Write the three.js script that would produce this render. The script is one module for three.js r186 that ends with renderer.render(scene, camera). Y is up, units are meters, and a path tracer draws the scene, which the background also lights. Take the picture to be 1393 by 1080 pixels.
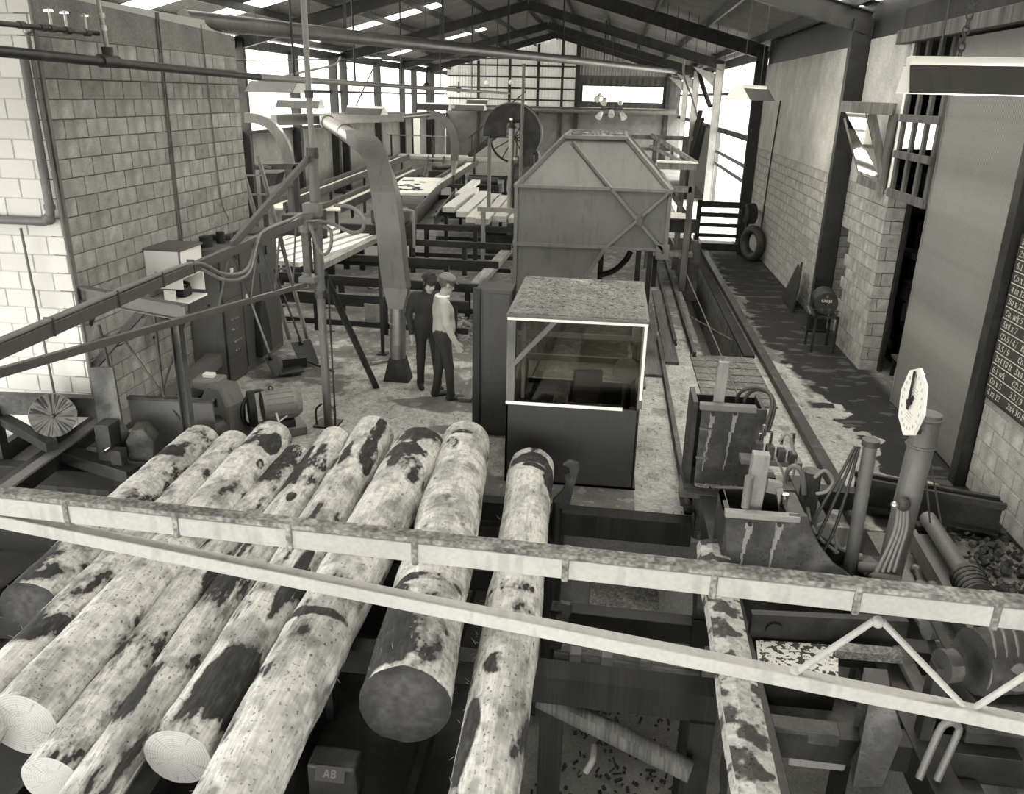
import * as THREE from 'three';
import { mergeGeometries, toCreasedNormals } from 'three/addons/utils/BufferGeometryUtils.js';
import { RoundedBoxGeometry } from 'three/addons/geometries/RoundedBoxGeometry.js';
import { MarchingCubes } from 'three/addons/objects/MarchingCubes.js';

// ------------------------------------------------------------------ camera
const scene = new THREE.Scene();
const CAM = { H: 4.0354, f: 1120.614, pitch: 0.3514955, yaw: -0.1099867, roll: 0.0240552 };
const V = (x, y, z) => new THREE.Vector3(x, y, z);
const fwd = V(Math.sin(CAM.yaw) * Math.cos(CAM.pitch), -Math.sin(CAM.pitch), -Math.cos(CAM.yaw) * Math.cos(CAM.pitch));
const right0 = V(Math.cos(CAM.yaw), 0, Math.sin(CAM.yaw));
const up0 = right0.clone().cross(fwd);
const camR = right0.clone().multiplyScalar(Math.cos(CAM.roll)).addScaledVector(up0, Math.sin(CAM.roll));
const camU = right0.clone().multiplyScalar(-Math.sin(CAM.roll)).addScaledVector(up0, Math.cos(CAM.roll));
const camera = new THREE.PerspectiveCamera(2 * Math.atan(540 / CAM.f) * 180 / Math.PI, 1393 / 1080, 0.05, 400);
camera.position.set(0, CAM.H, 0);
camera.quaternion.setFromRotationMatrix(new THREE.Matrix4().makeBasis(camR, camU, fwd.clone().negate()));
scene.add(camera);
// photo pixel -> point on the plane axis = value
function P(px, py, ax, v) {
  const d = fwd.clone().addScaledVector(camR, (px - 696.5) / CAM.f).addScaledVector(camU, (540 - py) / CAM.f);
  const t = (v - (ax === 'y' ? CAM.H : 0)) / d[ax];
  return V(0, CAM.H, 0).addScaledVector(d, t);
}

// ------------------------------------------------------------------ sky and light
scene.background = new THREE.Color().setRGB(1.0, 0.99, 0.95);
scene.backgroundIntensity = 8;
const renderer = new THREE.WebGLRenderer();
renderer.toneMapping = THREE.LinearToneMapping;
renderer.toneMappingExposure = 1.22;
renderer.shadowMap.enabled = true;

// ------------------------------------------------------------------ random, noise
function rng(seed) { let a = seed >>> 0; return () => { a = (a + 0x6D2B79F5) | 0; let t = Math.imul(a ^ (a >>> 15), 1 | a); t = (t + Math.imul(t ^ (t >>> 7), 61 | t)) ^ t; return ((t ^ (t >>> 14)) >>> 0) / 4294967296; }; }
const rnd = rng(7);
const rr = (a, b) => a + (b - a) * rnd();
function hash(x, y) { let h = Math.imul(x | 0, 374761393) ^ Math.imul(y | 0, 668265263); h = Math.imul(h ^ (h >>> 13), 1274126177); return ((h ^ (h >>> 16)) >>> 0) / 4294967296; }
function vn(x, y, px = 0, py = 0) {       // value noise, periodic where px, py are set
  const xi = Math.floor(x), yi = Math.floor(y), fx = x - xi, fy = y - yi;
  const u = fx * fx * (3 - 2 * fx), v = fy * fy * (3 - 2 * fy);
  const w = (a, p) => p ? ((a % p) + p) % p : a;
  const x0 = w(xi, px), x1 = w(xi + 1, px), y0 = w(yi, py), y1 = w(yi + 1, py);
  const a = hash(x0, y0), b = hash(x1, y0), c = hash(x0, y1), d = hash(x1, y1);
  return a + (b - a) * u + (c - a + (a - b - c + d) * u) * v;
}
function fbm(x, y, o = 4, px = 0, py = 0) { let s = 0, a = .5, n = 0; for (let i = 0; i < o; i++) { s += a * vn(x, y, px, py); n += a; x *= 2; y *= 2; px *= 2; py *= 2; a *= .5; } return s / n; }
const clamp = (v, a = 0, b = 1) => Math.min(b, Math.max(a, v));
const smooth = (a, b, x) => { const t = clamp((x - a) / (b - a)); return t * t * (3 - 2 * t); };

// ------------------------------------------------------------------ textures
function tex(w, h, fn, rep = [1, 1], srgb = true) {
  const d = new Uint8Array(w * h * 4);
  for (let j = 0; j < h; j++) for (let i = 0; i < w; i++) {
    const c = fn(i / w, j / h, i, j), k = 4 * (j * w + i);
    if (typeof c === 'number') { d[k] = d[k + 1] = d[k + 2] = clamp(c) * 255; } else { d[k] = clamp(c[0]) * 255; d[k + 1] = clamp(c[1]) * 255; d[k + 2] = clamp(c[2]) * 255; }
    d[k + 3] = 255;
  }
  const t = new THREE.DataTexture(d, w, h, THREE.RGBAFormat);
  t.wrapS = t.wrapT = THREE.RepeatWrapping; t.magFilter = THREE.LinearFilter; t.minFilter = THREE.LinearMipmapLinearFilter; t.generateMipmaps = true;
  if (srgb) t.colorSpace = THREE.SRGBColorSpace;
  t.repeat.set(rep[0], rep[1]); t.needsUpdate = true;
  return t;
}
const T = {};
T.concrete = tex(512, 512, (u, v) => .62 + .26 * fbm(u * 5, v * 5, 5, 5, 5) + .16 * (vn(u * 200, v * 200, 200, 200) - .5), [.4, .4]);
T.block = tex(256, 256, (u, v) => { const g = vn(u * 128, v * 128, 128, 128), c = fbm(u * 6, v * 6, 4, 6, 6); return .74 + .2 * (c - .5) * 1.4 + .16 * (g - .5) - (g > .93 ? .22 : 0); }, [1.25, 1.25]);
T.blockBump = tex(256, 256, (u, v) => .5 + .6 * (vn(u * 100, v * 100, 100, 100) - .5) * fbm(u * 30, v * 30, 2, 30, 30), [1.25, 1.25], false);
T.steel = tex(512, 512, (u, v) => { const a = fbm(u * 6, v * 6, 5, 6, 6), b = fbm(u * 40 + 9, v * 40, 3, 40, 40); return .5 + .42 * smooth(.3, .75, a) + .22 * (b - .5) - (b > .74 ? .18 : 0); }, [.7, .7]);
T.paint = tex(512, 512, (u, v) => { const a = fbm(u * 4, v * 4, 4, 4, 4), b = vn(u * 150, v * 150, 150, 150), s = fbm(u * 30, v * 6, 3, 30, 6); return .78 + .18 * (a - .5) + .05 * (b - .5) - .06 * smooth(.62, .8, s); }, [.6, .6]);
T.wood = tex(512, 512, (u, v) => { const g = fbm(u * 60, v * 4, 4, 60, 4), a = fbm(u * 4, v * 3, 3, 4, 3); return .62 + .34 * (g - .5) + .3 * (a - .5); }, [1.2, .6]);
T.sawn = tex(256, 256, (u, v) => .93 + .12 * (fbm(u * 40, v * 4, 3, 40, 4) - .5), [1.2, .6]);
T.rough = tex(256, 256, (u, v) => .5 + .5 * fbm(u * 12, v * 12, 4, 12, 12), [1, 1], false);
T.dirt = tex(512, 512, (u, v) => { const a = fbm(u * 7, v * 7, 5, 7, 7), b = vn(u * 200, v * 200, 200, 200), c = fbm(u * 60, v * 60, 3, 60, 60); return .55 + .32 * (a - .5) + .3 * (b - .5) + .3 * (c - .5); }, [.5, .5]);

// ------------------------------------------------------------------ materials
const gcol = (v, w = 1) => new THREE.Color().setRGB(v, v * (1 - .012 * w), v * (1 - .07 * w));
function mat(v, rough, o = {}) {
  const phys = o.transmission !== undefined || o.clearcoat !== undefined || o.sheen !== undefined;
  const m = phys ? new THREE.MeshPhysicalMaterial() : new THREE.MeshStandardMaterial();
  m.color = o.color || gcol(v, o.warm ?? 1); m.roughness = rough; m.metalness = o.metal || 0; m.side = THREE.DoubleSide;
  if (o.map) m.map = o.map;
  if (o.bump) { m.bumpMap = o.bump; m.bumpScale = o.bumpScale || .003; }
  if (o.transmission !== undefined) { m.transmission = o.transmission; m.thickness = 0; m.ior = o.ior || 1.45; }
  if (o.clearcoat !== undefined) m.clearcoat = o.clearcoat;
  if (o.vertexColors) m.vertexColors = true;
  return m;
}
const M = {
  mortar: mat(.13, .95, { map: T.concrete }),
  mortarWhite: mat(.46, .9),
  block: [.46, .52, .58, .64].map(v => mat(v, .93, { map: T.block, bump: T.blockBump, bumpScale: .004 })),
  blockPale: [.66, .71, .76].map(v => mat(v, .9, { map: T.block, bump: T.blockBump, bumpScale: .004 })),
  blockWhite: [.60, .63, .66].map(v => mat(v, .85, { bump: T.blockBump, bumpScale: .004 })),
  render: mat(.36, .95, { map: T.concrete }),
  panelWall: mat(.82, .8, { map: T.concrete }),
  sheetWhite: mat(.60, .7, { map: T.paint }),
  concrete: mat(.34, .92, { map: T.concrete }),
  paleConcrete: mat(.5, .92, { map: T.concrete }),
  steelDark: mat(.042, .55, { map: T.steel, bump: T.rough, bumpScale: .002 }),
  steelBlack: mat(.017, .6, { map: T.steel }),
  steelMid: mat(.11, .55, { map: T.steel }),
  steelGrey: mat(.22, .5, { map: T.paint }),
  hopperPaint: mat(.18, .48, { map: T.paint }),
  cabinPaint: mat(.055, .4, { map: T.paint }),
  cabinPale: mat(.2, .55, { map: T.paint }),
  boomGrey: mat(.13, .5, { map: T.paint }),
  boomWhite: mat(.8, .5, { map: T.paint }),
  boomDust: mat(.85, .9, { map: T.dirt }),
  galv: mat(.55, .38, { map: T.paint, metal: .75 }),
  duct: mat(.24, .42, { map: T.paint, metal: .3 }),
  pipeDark: mat(.085, .45, { map: T.steel }),
  pipePale: mat(.38, .45, { map: T.paint }),
  chrome: mat(.75, .18, { metal: 1 }),
  brass: mat(.5, .3, { metal: .8 }),
  frameDark: mat(.024, .5, { map: T.steel }),
  columnPale: mat(.6, .6, { map: T.paint }),
  roofSheet: mat(.34, .6, { map: T.paint, metal: .2 }),
  cladding: mat(.55, .55, { map: T.paint }),
  girt: mat(.05, .6, { map: T.steel }),
  timber: mat(.42, .85, { map: T.wood }),
  timberDark: mat(.045, .9, { map: T.wood }),
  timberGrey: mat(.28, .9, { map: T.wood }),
  timberPale: mat(.72, .85, { map: T.wood }),
  sawn: mat(.86, .8, { map: T.sawn }),
  sawnEnd: mat(.5, .85, { map: T.sawn }),
  rubber: mat(.02, .55),
  hose: mat(.16, .5),
  hoseDark: mat(.03, .5),
  white: mat(.85, .55),
  enamel: mat(.82, .35),
  lampTop: mat(.11, .5, { map: T.paint }),
  black: mat(.012, .6),
  cabinetGrey: mat(.23, .42, { map: T.paint }),
  cabinetDoor: mat(.12, .4, { map: T.paint }),
  sawdust: mat(.62, .95, { map: T.dirt }),
  ground: mat(.62, .95, { map: T.concrete }),
  skin: mat(.5, .6),
};
// daylight sheets: translucent corrugated cladding in walls and roof
M.translucent = mat(.95, .9, { transmission: .75 });
M.translucentRoof = mat(.95, .9, { transmission: .8 });
M.translucentGrey = mat(.6, .9, { transmission: .06 });
M.doorGrey = mat(.36, .5, { map: T.paint });
M.glass = mat(.92, .03, { transmission: 1, ior: 1.45 });
M.glassDusty = mat(.8, .02, { transmission: 1, ior: 1.5 });
M.mirror = mat(.8, .03, { metal: 1 });

// ------------------------------------------------------------------ geometry builder
const Y = V(0, 1, 0);
function basisFor(dir, up = Y) {             // matrix columns: side, up', dir
  const d = dir.clone().normalize(); let u = up;
  if (Math.abs(d.dot(u)) > .999) u = V(0, 0, 1);
  const s = u.clone().cross(d).normalize(), u2 = d.clone().cross(s);
  return new THREE.Matrix4().makeBasis(s, u2, d);
}
class B {
  constructor() { this.g = []; }
  add(geo, m) {
    let g = geo.index ? geo.toNonIndexed() : geo.clone();
    if (m) g.applyMatrix4(m);
    for (const k of Object.keys(g.attributes)) if (k !== 'position' && k !== 'normal') g.deleteAttribute(k);
    if (!g.attributes.normal) g.computeVertexNormals();
    this.g.push(g); return this;
  }
  box(cx, cy, cz, sx, sy, sz, bev = 0, rot) {
    const g = bev ? new RoundedBoxGeometry(sx, sy, sz, 1, bev) : new THREE.BoxGeometry(sx, sy, sz);
    const m = new THREE.Matrix4();
    if (rot) m.makeRotationFromEuler(new THREE.Euler(...rot));
    m.setPosition(cx, cy, cz); return this.add(g, m);
  }
  box2(x0, y0, z0, x1, y1, z1, bev = 0) { return this.box((x0 + x1) / 2, (y0 + y1) / 2, (z0 + z1) / 2, Math.abs(x1 - x0), Math.abs(y1 - y0), Math.abs(z1 - z0), bev); }
  bar(a, b, w, h, bev = 0, up = Y) {
    const d = b.clone().sub(a), L = d.length(), m = basisFor(d, up); m.setPosition(a.clone().add(b).multiplyScalar(.5));
    return this.add(bev ? new RoundedBoxGeometry(w, h, L, 1, bev) : new THREE.BoxGeometry(w, h, L), m);
  }
  cyl(a, b, r, r2 = r, seg = 18, open = false) {
    const d = b.clone().sub(a), L = d.length(), m = basisFor(d); m.multiply(new THREE.Matrix4().makeRotationX(Math.PI / 2)); m.setPosition(a.clone().add(b).multiplyScalar(.5));
    return this.add(new THREE.CylinderGeometry(r2, r, L, seg, 1, open), m);
  }
  tube(pts, r, seg = 8, n = pts.length * 8, tension = .5) { return this.add(new THREE.TubeGeometry(new THREE.CatmullRomCurve3(pts, false, 'catmullrom', tension), n, r, seg, false)); }
  poly(p2, depth, m, bev = 0) {
    const s = new THREE.Shape(p2.map(p => new THREE.Vector2(p[0], p[1])));
    return this.add(new THREE.ExtrudeGeometry(s, { depth, bevelEnabled: bev > 0, bevelSize: bev, bevelThickness: bev, bevelSegments: 1, curveSegments: 16 }), m);
  }
  lathe(prof, m, seg = 24) { return this.add(new THREE.LatheGeometry(prof.map(p => new THREE.Vector2(p[0], p[1])), seg), m); }
  sphere(c, r, s = [1, 1, 1], seg = 14) { const m = new THREE.Matrix4().makeScale(...s); m.setPosition(c); return this.add(new THREE.SphereGeometry(r, seg, Math.ceil(seg * .7)), m); }
  ibeam(a, b, depth, width, tf = .015, tw = .01, up = Y) {
    const d = b.clone().sub(a), L = d.length(), m = basisFor(d, up); m.setPosition(a.clone().add(b).multiplyScalar(.5));
    const q = (x, y, w, h) => this.add(new THREE.BoxGeometry(w, h, L).translate(x, y, 0), m);
    q(0, depth / 2 - tf / 2, width, tf); q(0, -depth / 2 + tf / 2, width, tf); q(0, 0, tw, depth - 2 * tf); return this;
  }
  hull(quads) {       // list of faces (arrays of Vector3), fan-triangulated
    const p = []; for (const q of quads) for (let i = 1; i < q.length - 1; i++) for (const v of [q[0], q[i], q[i + 1]]) p.push(v.x, v.y, v.z);
    const g = new THREE.BufferGeometry(); g.setAttribute('position', new THREE.Float32BufferAttribute(p, 3)); g.computeVertexNormals(); return this.add(g);
  }
  geo(uvScale = 1) { const g = mergeGeometries(this.g, false); boxUV(g, uvScale); return g; }
  mesh(name, m, parent, uvScale = 1) { return obj(name, this.geo(uvScale), m, parent); }
}
function boxUV(g, s = 1) {
  const p = g.attributes.position, n = p.count, uv = new Float32Array(n * 2), a = V(), b = V(), c = V();
  for (let i = 0; i < n; i += 3) {
    a.fromBufferAttribute(p, i); b.fromBufferAttribute(p, i + 1); c.fromBufferAttribute(p, i + 2);
    const nn = b.clone().sub(a).cross(c.clone().sub(a)); const ax = Math.abs(nn.x), ay = Math.abs(nn.y), az = Math.abs(nn.z);
    [a, b, c].forEach((q, k) => { const [u, v] = ax >= ay && ax >= az ? [q.z, q.y] : ay >= az ? [q.x, q.z] : [q.x, q.y]; uv[(i + k) * 2] = u * s; uv[(i + k) * 2 + 1] = v * s; });
  }
  g.setAttribute('uv', new THREE.BufferAttribute(uv, 2)); return g;
}
const taken = {};
function numbered(n) { if (!(n in taken)) { taken[n] = 0; return n; } taken[n]++; return n + '_' + String(taken[n]).padStart(3, '0'); }
function obj(name, geo, m, parent = scene) {
  const o = new THREE.Mesh(geo, m); o.name = parent === scene ? numbered(name) : name; o.castShadow = o.receiveShadow = true; parent.add(o); return o;
}
function tag(o, label, category, group, kind) { o.userData.label = label; o.userData.category = category; if (group) o.userData.group = group; if (kind) o.userData.kind = kind; return o; }
function thing(name, label, category, pos = [0, 0, 0], group) {
  const o = new THREE.Group(); o.name = numbered(name); o.position.set(...pos); scene.add(o); return tag(o, label, category, group);
}
function struct(name, label, category) { const o = new THREE.Group(); o.name = numbered(name); scene.add(o); return tag(o, label, category, null, 'structure'); }
const b_ = () => new B();
// ================================================================== STRUCTURE
const XL = -5.78, XR = 4.16, XW = -11.45, ZF = -58.4, RX = -3.65;
const roofY = x => 7.72 - .27 * Math.abs(x - RX);      // underside of the roof sheets
const gcd = (...a) => P(...a);

// ---- floor, with sawdust and stains where the photograph shows them
const floorTex = (() => {
  const x0 = -6, x1 = 4.6, z0 = -26, z1 = -7.7;
  const blob = (x, z, cx, cz, rx, rz, a = 0) => { const c = Math.cos(a), s = Math.sin(a), dx = x - cx, dz = z - cz; return 1 - Math.hypot((dx * c + dz * s) / rx, (-dx * s + dz * c) / rz); };
  const t = tex(1024, 1536, (u, v) => {
    const x = x0 + u * (x1 - x0), z = z0 + v * (z1 - z0);
    const n = fbm(x * 1.3 + 7, z * 1.3, 4), n2 = fbm(x * 5, z * 5 + 40, 3), g = vn(x * 60, z * 60), g2 = vn(x * 33 + 5, z * 33);
    let c = .49 + .22 * (n - .5) + .12 * (n2 - .5) + .08 * (g - .5);           // worn concrete
    if (fbm(x * 9 + 3, z * 9, 3) > .66) c += .14;                              // crumbs of bark and chips
    // sawdust
    let s = Math.max(blob(x, z, -3.2, -9.5, 1.9, 1.7), blob(x, z, -2.2, -9.0, 1.8, 1.0), blob(x, z, -4.4, -10.2, 1.5, 1.0, .3), blob(x, z, -2.9, -10.9, 1.0, .5), blob(x, z, -1.3, -10.0, .8, .35));
    s = Math.max(s, -.15 + .55 * blob(x, z, -3.4, -11.9, 2.0, 1.2));
    const sr = (x > .45 && x < 2.72 && z < -7.6 && z > -13.9) ? .55 - .3 * smooth(-12.2, -14.2, z) : -1;
    s = Math.max(s, sr, .75 * blob(x, z, 3.05, -10.1, .55, 2.4), .7 * blob(x, z, 2.8, -11.8, .4, 1.8), .9 * blob(x, z, 3.15, -8.6, .7, .5));
    s = Math.max(s, .6 * blob(x, z, 1.2, -14.2, .5, 1.1), .5 * blob(x, z, 3.62, -8.75, .35, .3) + .15);
    s += .9 * (n - .5) + .5 * (n2 - .5);
    // dust thinned: shadow at the workers' feet painted in, plus darker patches beside it
    s -= 1.1 * Math.max(0, blob(x, z, -2.3, -10.5, .62, .34), blob(x, z, -1.75, -9.55, .6, .22, .1), blob(x, z, -1.2, -9.7, .4, .3), 0);
    const k = smooth(.02, .2, s);
    const dust = .76 + .12 * (g - .5) + .16 * (g2 - .5) + .16 * (n2 - .5) + .14 * (n - .5) - (g2 > .88 ? .32 : 0) - .14 * smooth(.55, .8, fbm(x * 9 + 60, z * 5, 4));
    c = c + (dust - c) * k;
    // oil-dark stain on the aisle
    const edge = 2.96 - .16 * smooth(-13, -17, z) + .5 * (fbm(z * .9, 3, 3) - .5) + .6 * (n2 - .5);
    let d = smooth(0, .14, x - edge) * smooth(-25.5, -22, z) * (1 - smooth(4.2, 4.4, x));
    d *= smooth(.1, .3, 1 - k * .9) ;
    c = c * (1 - d) + d * (.11 + .1 * n * n2 + .05 * (g - .5) + (fbm(x * 3 + 20, z * 9, 3) > .68 ? .2 : 0));
    return c;
  });
  t.wrapS = t.wrapT = THREE.ClampToEdgeWrapping;
  return { t, uv: g => { const p = g.attributes.position, uv = new Float32Array(p.count * 2); for (let i = 0; i < p.count; i++) { uv[2 * i] = (p.getX(i) - x0) / (x1 - x0); uv[2 * i + 1] = (p.getZ(i) - z0) / (z1 - z0); } g.setAttribute('uv', new THREE.BufferAttribute(uv, 2)); return g; } };
})();
{
  const m = mat(.62, .93, { map: floorTex.t, bump: T.rough, bumpScale: .004 });
  const near = b_().box2(-6, -.3, -26, 1.72, 0, -7.72).box2(1.72, -.3, -13.45, 2.4, 0, -7.72).box2(2.4, -.3, -26, 4.6, 0, -7.72);
  const g = mergeGeometries(near.g, false); floorTex.uv(g);
  const f = struct('floor', 'worn concrete mill floor strewn with pale sawdust and dark oil stains', 'floor');
  obj('near_slab', g, m, f);
  b_().box2(-12, -.3, ZF - .3, 4.6, 0, -26).box2(-12, -.3, -26, -6, 0, -7.72).box2(2.78, -.3, -7.72, 4.6, -.02, 3).mesh('far_slab', M.concrete, f);
  b_().box2(2.5, 0, -37, 4.16, .012, -25.7).mesh('daylit_apron', mat(.8, .9, { map: T.sawn }), f);  // pale patch paints the daylight falling in on the floor here
  b_().box2(1.72, -1.35, -26, 2.4, -1.2, -13.45).box2(1.62, -1.35, -26, 1.72, -.3, -13.45).box2(2.4, -1.35, -26, 2.5, -.3, -13.45).box2(1.62, -1.35, -13.45, 2.5, -.3, -13.35).box2(1.62, -1.35, -26.1, 2.5, -.3, -26).mesh('trench_bottom', M.concrete, f);
  b_().box2(-12, -.3, -2.5, 2.78, 0, 3).box2(-12, -.3, -7.72, -7.1, 0, -2.5).mesh('unseen_front_slab', M.concrete, f);  // out-of-view slabs added to keep low light out of the pit
  b_().box2(-12, -2.4, -7.72, 2.78, -2.2, 3).box2(-12, -2.4, -7.85, 2.78, -.3, -7.72).box2(2.78, -2.4, -7.72, 2.9, -.3, 3).mesh('pit_bottom', M.concrete, f);
}
// outside yard
{
  const g = struct('yard_ground', 'pale open yard ground beyond the building openings', 'ground');
  b_().box2(-60, -.5, -90, XW - .2, -.2, 40).box2(XR + .5, -.5, -90, 60, -.05, -20.3).box2(8.6, -.5, -16, 60, -.2, 40).box2(-12, -.5, -120, 5, -.2, ZF - .4).box2(-60, -2.6, 3, 60, -1.9, 40).mesh('yard_surface', M.ground, g);
}

// ---- block walls
function blockGeo(L, h, d = .012, ch = .005) {
  const x = L / 2, y = h / 2, f = [V(-x + ch, -y + ch, d), V(x - ch, -y + ch, d), V(x - ch, y - ch, d), V(-x + ch, y - ch, d)], k = [V(-x, -y, 0), V(x, -y, 0), V(x, y, 0), V(-x, y, 0)];
  const q = [f]; for (let i = 0; i < 4; i++) { const j = (i + 1) % 4; q.push([k[i], k[j], f[j], f[i]]); }
  return boxUV(b_().hull(q).geo(), 1);
}
const blockCache = {};
function blockPiece(L, h, v) { const k = L.toFixed(2) + '|' + h.toFixed(2) + '|' + v; if (!blockCache[k]) { const g = blockGeo(L, h); const uv = g.attributes.uv; for (let i = 0; i < uv.count; i++) uv.setXY(i, uv.getX(i) + v * .37, uv.getY(i) + v * .23); blockCache[k] = g; } return blockCache[k]; }
// rows: bottom y -> blocks from u0 to u1 along dirU, normal given by rotation ry
function layBlocks(parent, place, ry, u0, u1, yTop, nRows, firstJoint, mats, skip, mergedFrom = Infinity) {
  const J = .008, merged = [];
  for (let r = 0; r < nRows; r++) {
    const y = yTop - .2 * r - .1, off = firstJoint + (r % 2 ? .2 : 0);
    let edges = [u0]; for (let t = off - 2 * Math.ceil((off - u0) / .4) * .4; t < u1 - .03; t += .4) if (t > u0 + .03) edges.push(t); edges.push(u1);
    for (let i = 0; i < edges.length - 1; i++) {
      const L = edges[i + 1] - edges[i] - J, c = (edges[i] + edges[i + 1]) / 2;
      if (skip && skip(c, y)) continue;
      const v = Math.floor(rnd() * 6), g = blockPiece(Math.round(L * 100) / 100, .192, v), pos = place(c, y);
      if (c > mergedFrom) { merged.push(g.clone().applyMatrix4(new THREE.Matrix4().makeRotationY(ry).setPosition(pos))); continue; }
      const o = obj('block', g, mats[Math.floor(rnd() * mats.length)], parent); o.position.copy(pos); o.rotation.y = ry;
    }
  }
  if (merged.length) { const o = obj('far_blocks', mergeGeometries(merged, false), mats[1], parent); o.userData.kind = 'stuff'; }
}
// left block room: side facing the hall
{
  const w = struct('wall_left', 'grey concrete block wall with rendered top band and conduit runs', 'wall');
  const zc = -8.32, ze = -12.94, top = 4.483;
  b_().box2(XL - .2, 0, ze, XL - .004, top, zc - .004).mesh('mortar_core', M.mortar, w);
  b_().hull([[V(XL + .01, top, zc), V(XL + .01, 4.9, zc), V(XL + .01, 4.77, ze), V(XL + .01, top, ze)]]).box2(XL - .2, top, ze, XL, 4.77, zc).mesh('render_band', M.render, w);
  // joints measured in the photograph: t = 0 at z = -8.543
  layBlocks(w, (u, y) => V(XL - .004, y, -u), Math.PI / 2, -zc, -ze, top, 22, 8.543, M.block.slice(1));
  const f = struct('wall_front', 'white painted block wall end beside the grey block wall', 'wall');
  b_().box2(XL - 2.6, 0, ze, XL - .2, 4.95, zc - .004).box2(XL - .2, top, zc - .03, XL - .01, 4.9, zc - .004).mesh('mortar_core', M.mortarWhite, f);
  layBlocks(f, (u, y) => V(-u, y, zc - .004), 0, -XL + .004, -XL + 2.4, 4.883, 24, 6.03, M.blockWhite);
  b_().box2(XL - .012, 0, zc - .03, XL + .012, 4.9, zc + .02).mesh('corner_trim', M.steelGrey, f);
}
// right wall
{
  const w = struct('wall_right', 'pale block wall below white lining sheets along the aisle', 'wall');
  const top = 2.765, zr = (u, y) => V(XR + .004, y, -u);
  // far length between the dark columns
  b_().box2(XR + .004, 0, -25.6, XR + .2, top, -15.7).mesh('mortar_core', M.mortar, w);
  layBlocks(w, zr, -Math.PI / 2, 15.7, 25.6, top, 14, 15.9, M.blockPale, null, 19.6);
  // pier next to the workshop opening, with an alcove beside the column
  b_().box2(XR + .004, 0, -14.85, XR + .28, top, -13.24).box2(XR + .004, 1.98, -15.7, XR + .28, top, -14.85).box2(XR + .28, 1.98, -15.9, XR + .62, top, -14.3).box2(XR + .56, 0, -15.9, XR + .62, 1.98, -14.3).box2(XR + .02, 0, -15.9, XR + .56, 1.98, -15.68).box2(XR + .28, 0, -14.5, XR + .56, 1.98, -14.3).mesh('mortar_core', M.mortar, w);
  layBlocks(w, zr, -Math.PI / 2, 13.22, 15.7, top, 14, 13.42, M.blockPale, (c, y) => c > 14.85 && y < 2.0);
  layBlocks(w, (u, y) => V(u, y, -13.236), 0, XR, XR + .28, top, 14, XR + .5, M.blockPale);
  layBlocks(w, (u, y) => V(u, y, -15.678), 0, XR + .02, XR + .3, 1.965, 10, XR + .6, M.blockPale);
  b_().box2(XR + .3, 0, -15.66, XR + .38, 1.95, -15.5, .004).mesh('alcove_jamb', M.white, w); b_().box2(XR + .38, 0, -15.62, XR + .54, 1.93, -15.58, .004).mesh('alcove_door', M.steelGrey, w);
  // lining sheets above the blocks
  const sheet = (z0, z1, y1) => b_().box2(XR - .012, top, z0 + .006, XR + .05, y1, z1 - .006, .004).mesh('lining_sheet', M.panelWall, w);
  for (const [a, c] of [[-25.5, -23.1], [-23.1, -20.7], [-20.7, -18.3], [-18.3, -15.75]]) sheet(a, c, 4.98);
  sheet(-15.5, -13.24, 5.03);
  b_().box2(XR - .03, top + .01, -13.30, XR + .04, 5.0, -13.2, .004).mesh('edge_trim', M.white, w);
  // near stretch with the chalk board
  b_().box2(XR + .004, 0, -8.9, XR + .2, 5.2, 2.2).mesh('mortar_core', M.mortar, w);
  layBlocks(w, zr, -Math.PI / 2, 6.4, 8.88, 1.04, 5, 6.74, M.blockPale);
  b_().box2(XR - .01, 1.04, -8.88, XR + .05, 1.1, -6.4).mesh('ledge', M.paleConcrete, w);
  b_().box2(XR - .02, 2.9, -8.88, XR + .04, 5.2, 2.2).mesh('lining_sheet', M.panelWall, w);
  b_().box2(XR + .02, 4.95, -25.6, XR + .1, 5.62, 2.2).mesh('eave_fascia', M.frameDark, w);
  // workshop lean-to behind the opening: floor, back wall with windows, side walls, roof
  const wx = XR + 4.4, wk = struct('wall_workshop', 'dim workshop lean-to with bright windows behind the opening', 'wall');
  b_().box2(XR, -.3, -20, wx, 0, -8.9).mesh('workshop_floor', M.paleConcrete, wk);
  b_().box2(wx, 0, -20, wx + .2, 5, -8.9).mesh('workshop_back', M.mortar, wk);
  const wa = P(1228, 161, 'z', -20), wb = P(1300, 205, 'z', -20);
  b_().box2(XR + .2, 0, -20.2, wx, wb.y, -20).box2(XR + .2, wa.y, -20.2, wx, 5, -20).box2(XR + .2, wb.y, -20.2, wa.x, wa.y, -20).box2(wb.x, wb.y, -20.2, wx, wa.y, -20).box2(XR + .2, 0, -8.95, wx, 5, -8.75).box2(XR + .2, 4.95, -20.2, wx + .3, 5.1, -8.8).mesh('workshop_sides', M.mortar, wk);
  for (let k = 0; k < 3; k++) b_().box2(wa.x + (wb.x - wa.x) * k / 3 + .02, wb.y, -20.12, wa.x + (wb.x - wa.x) * (k + 1) / 3 - .02, wa.y, -20.1).mesh('workshop_pane', M.translucent, wk);
}
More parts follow.
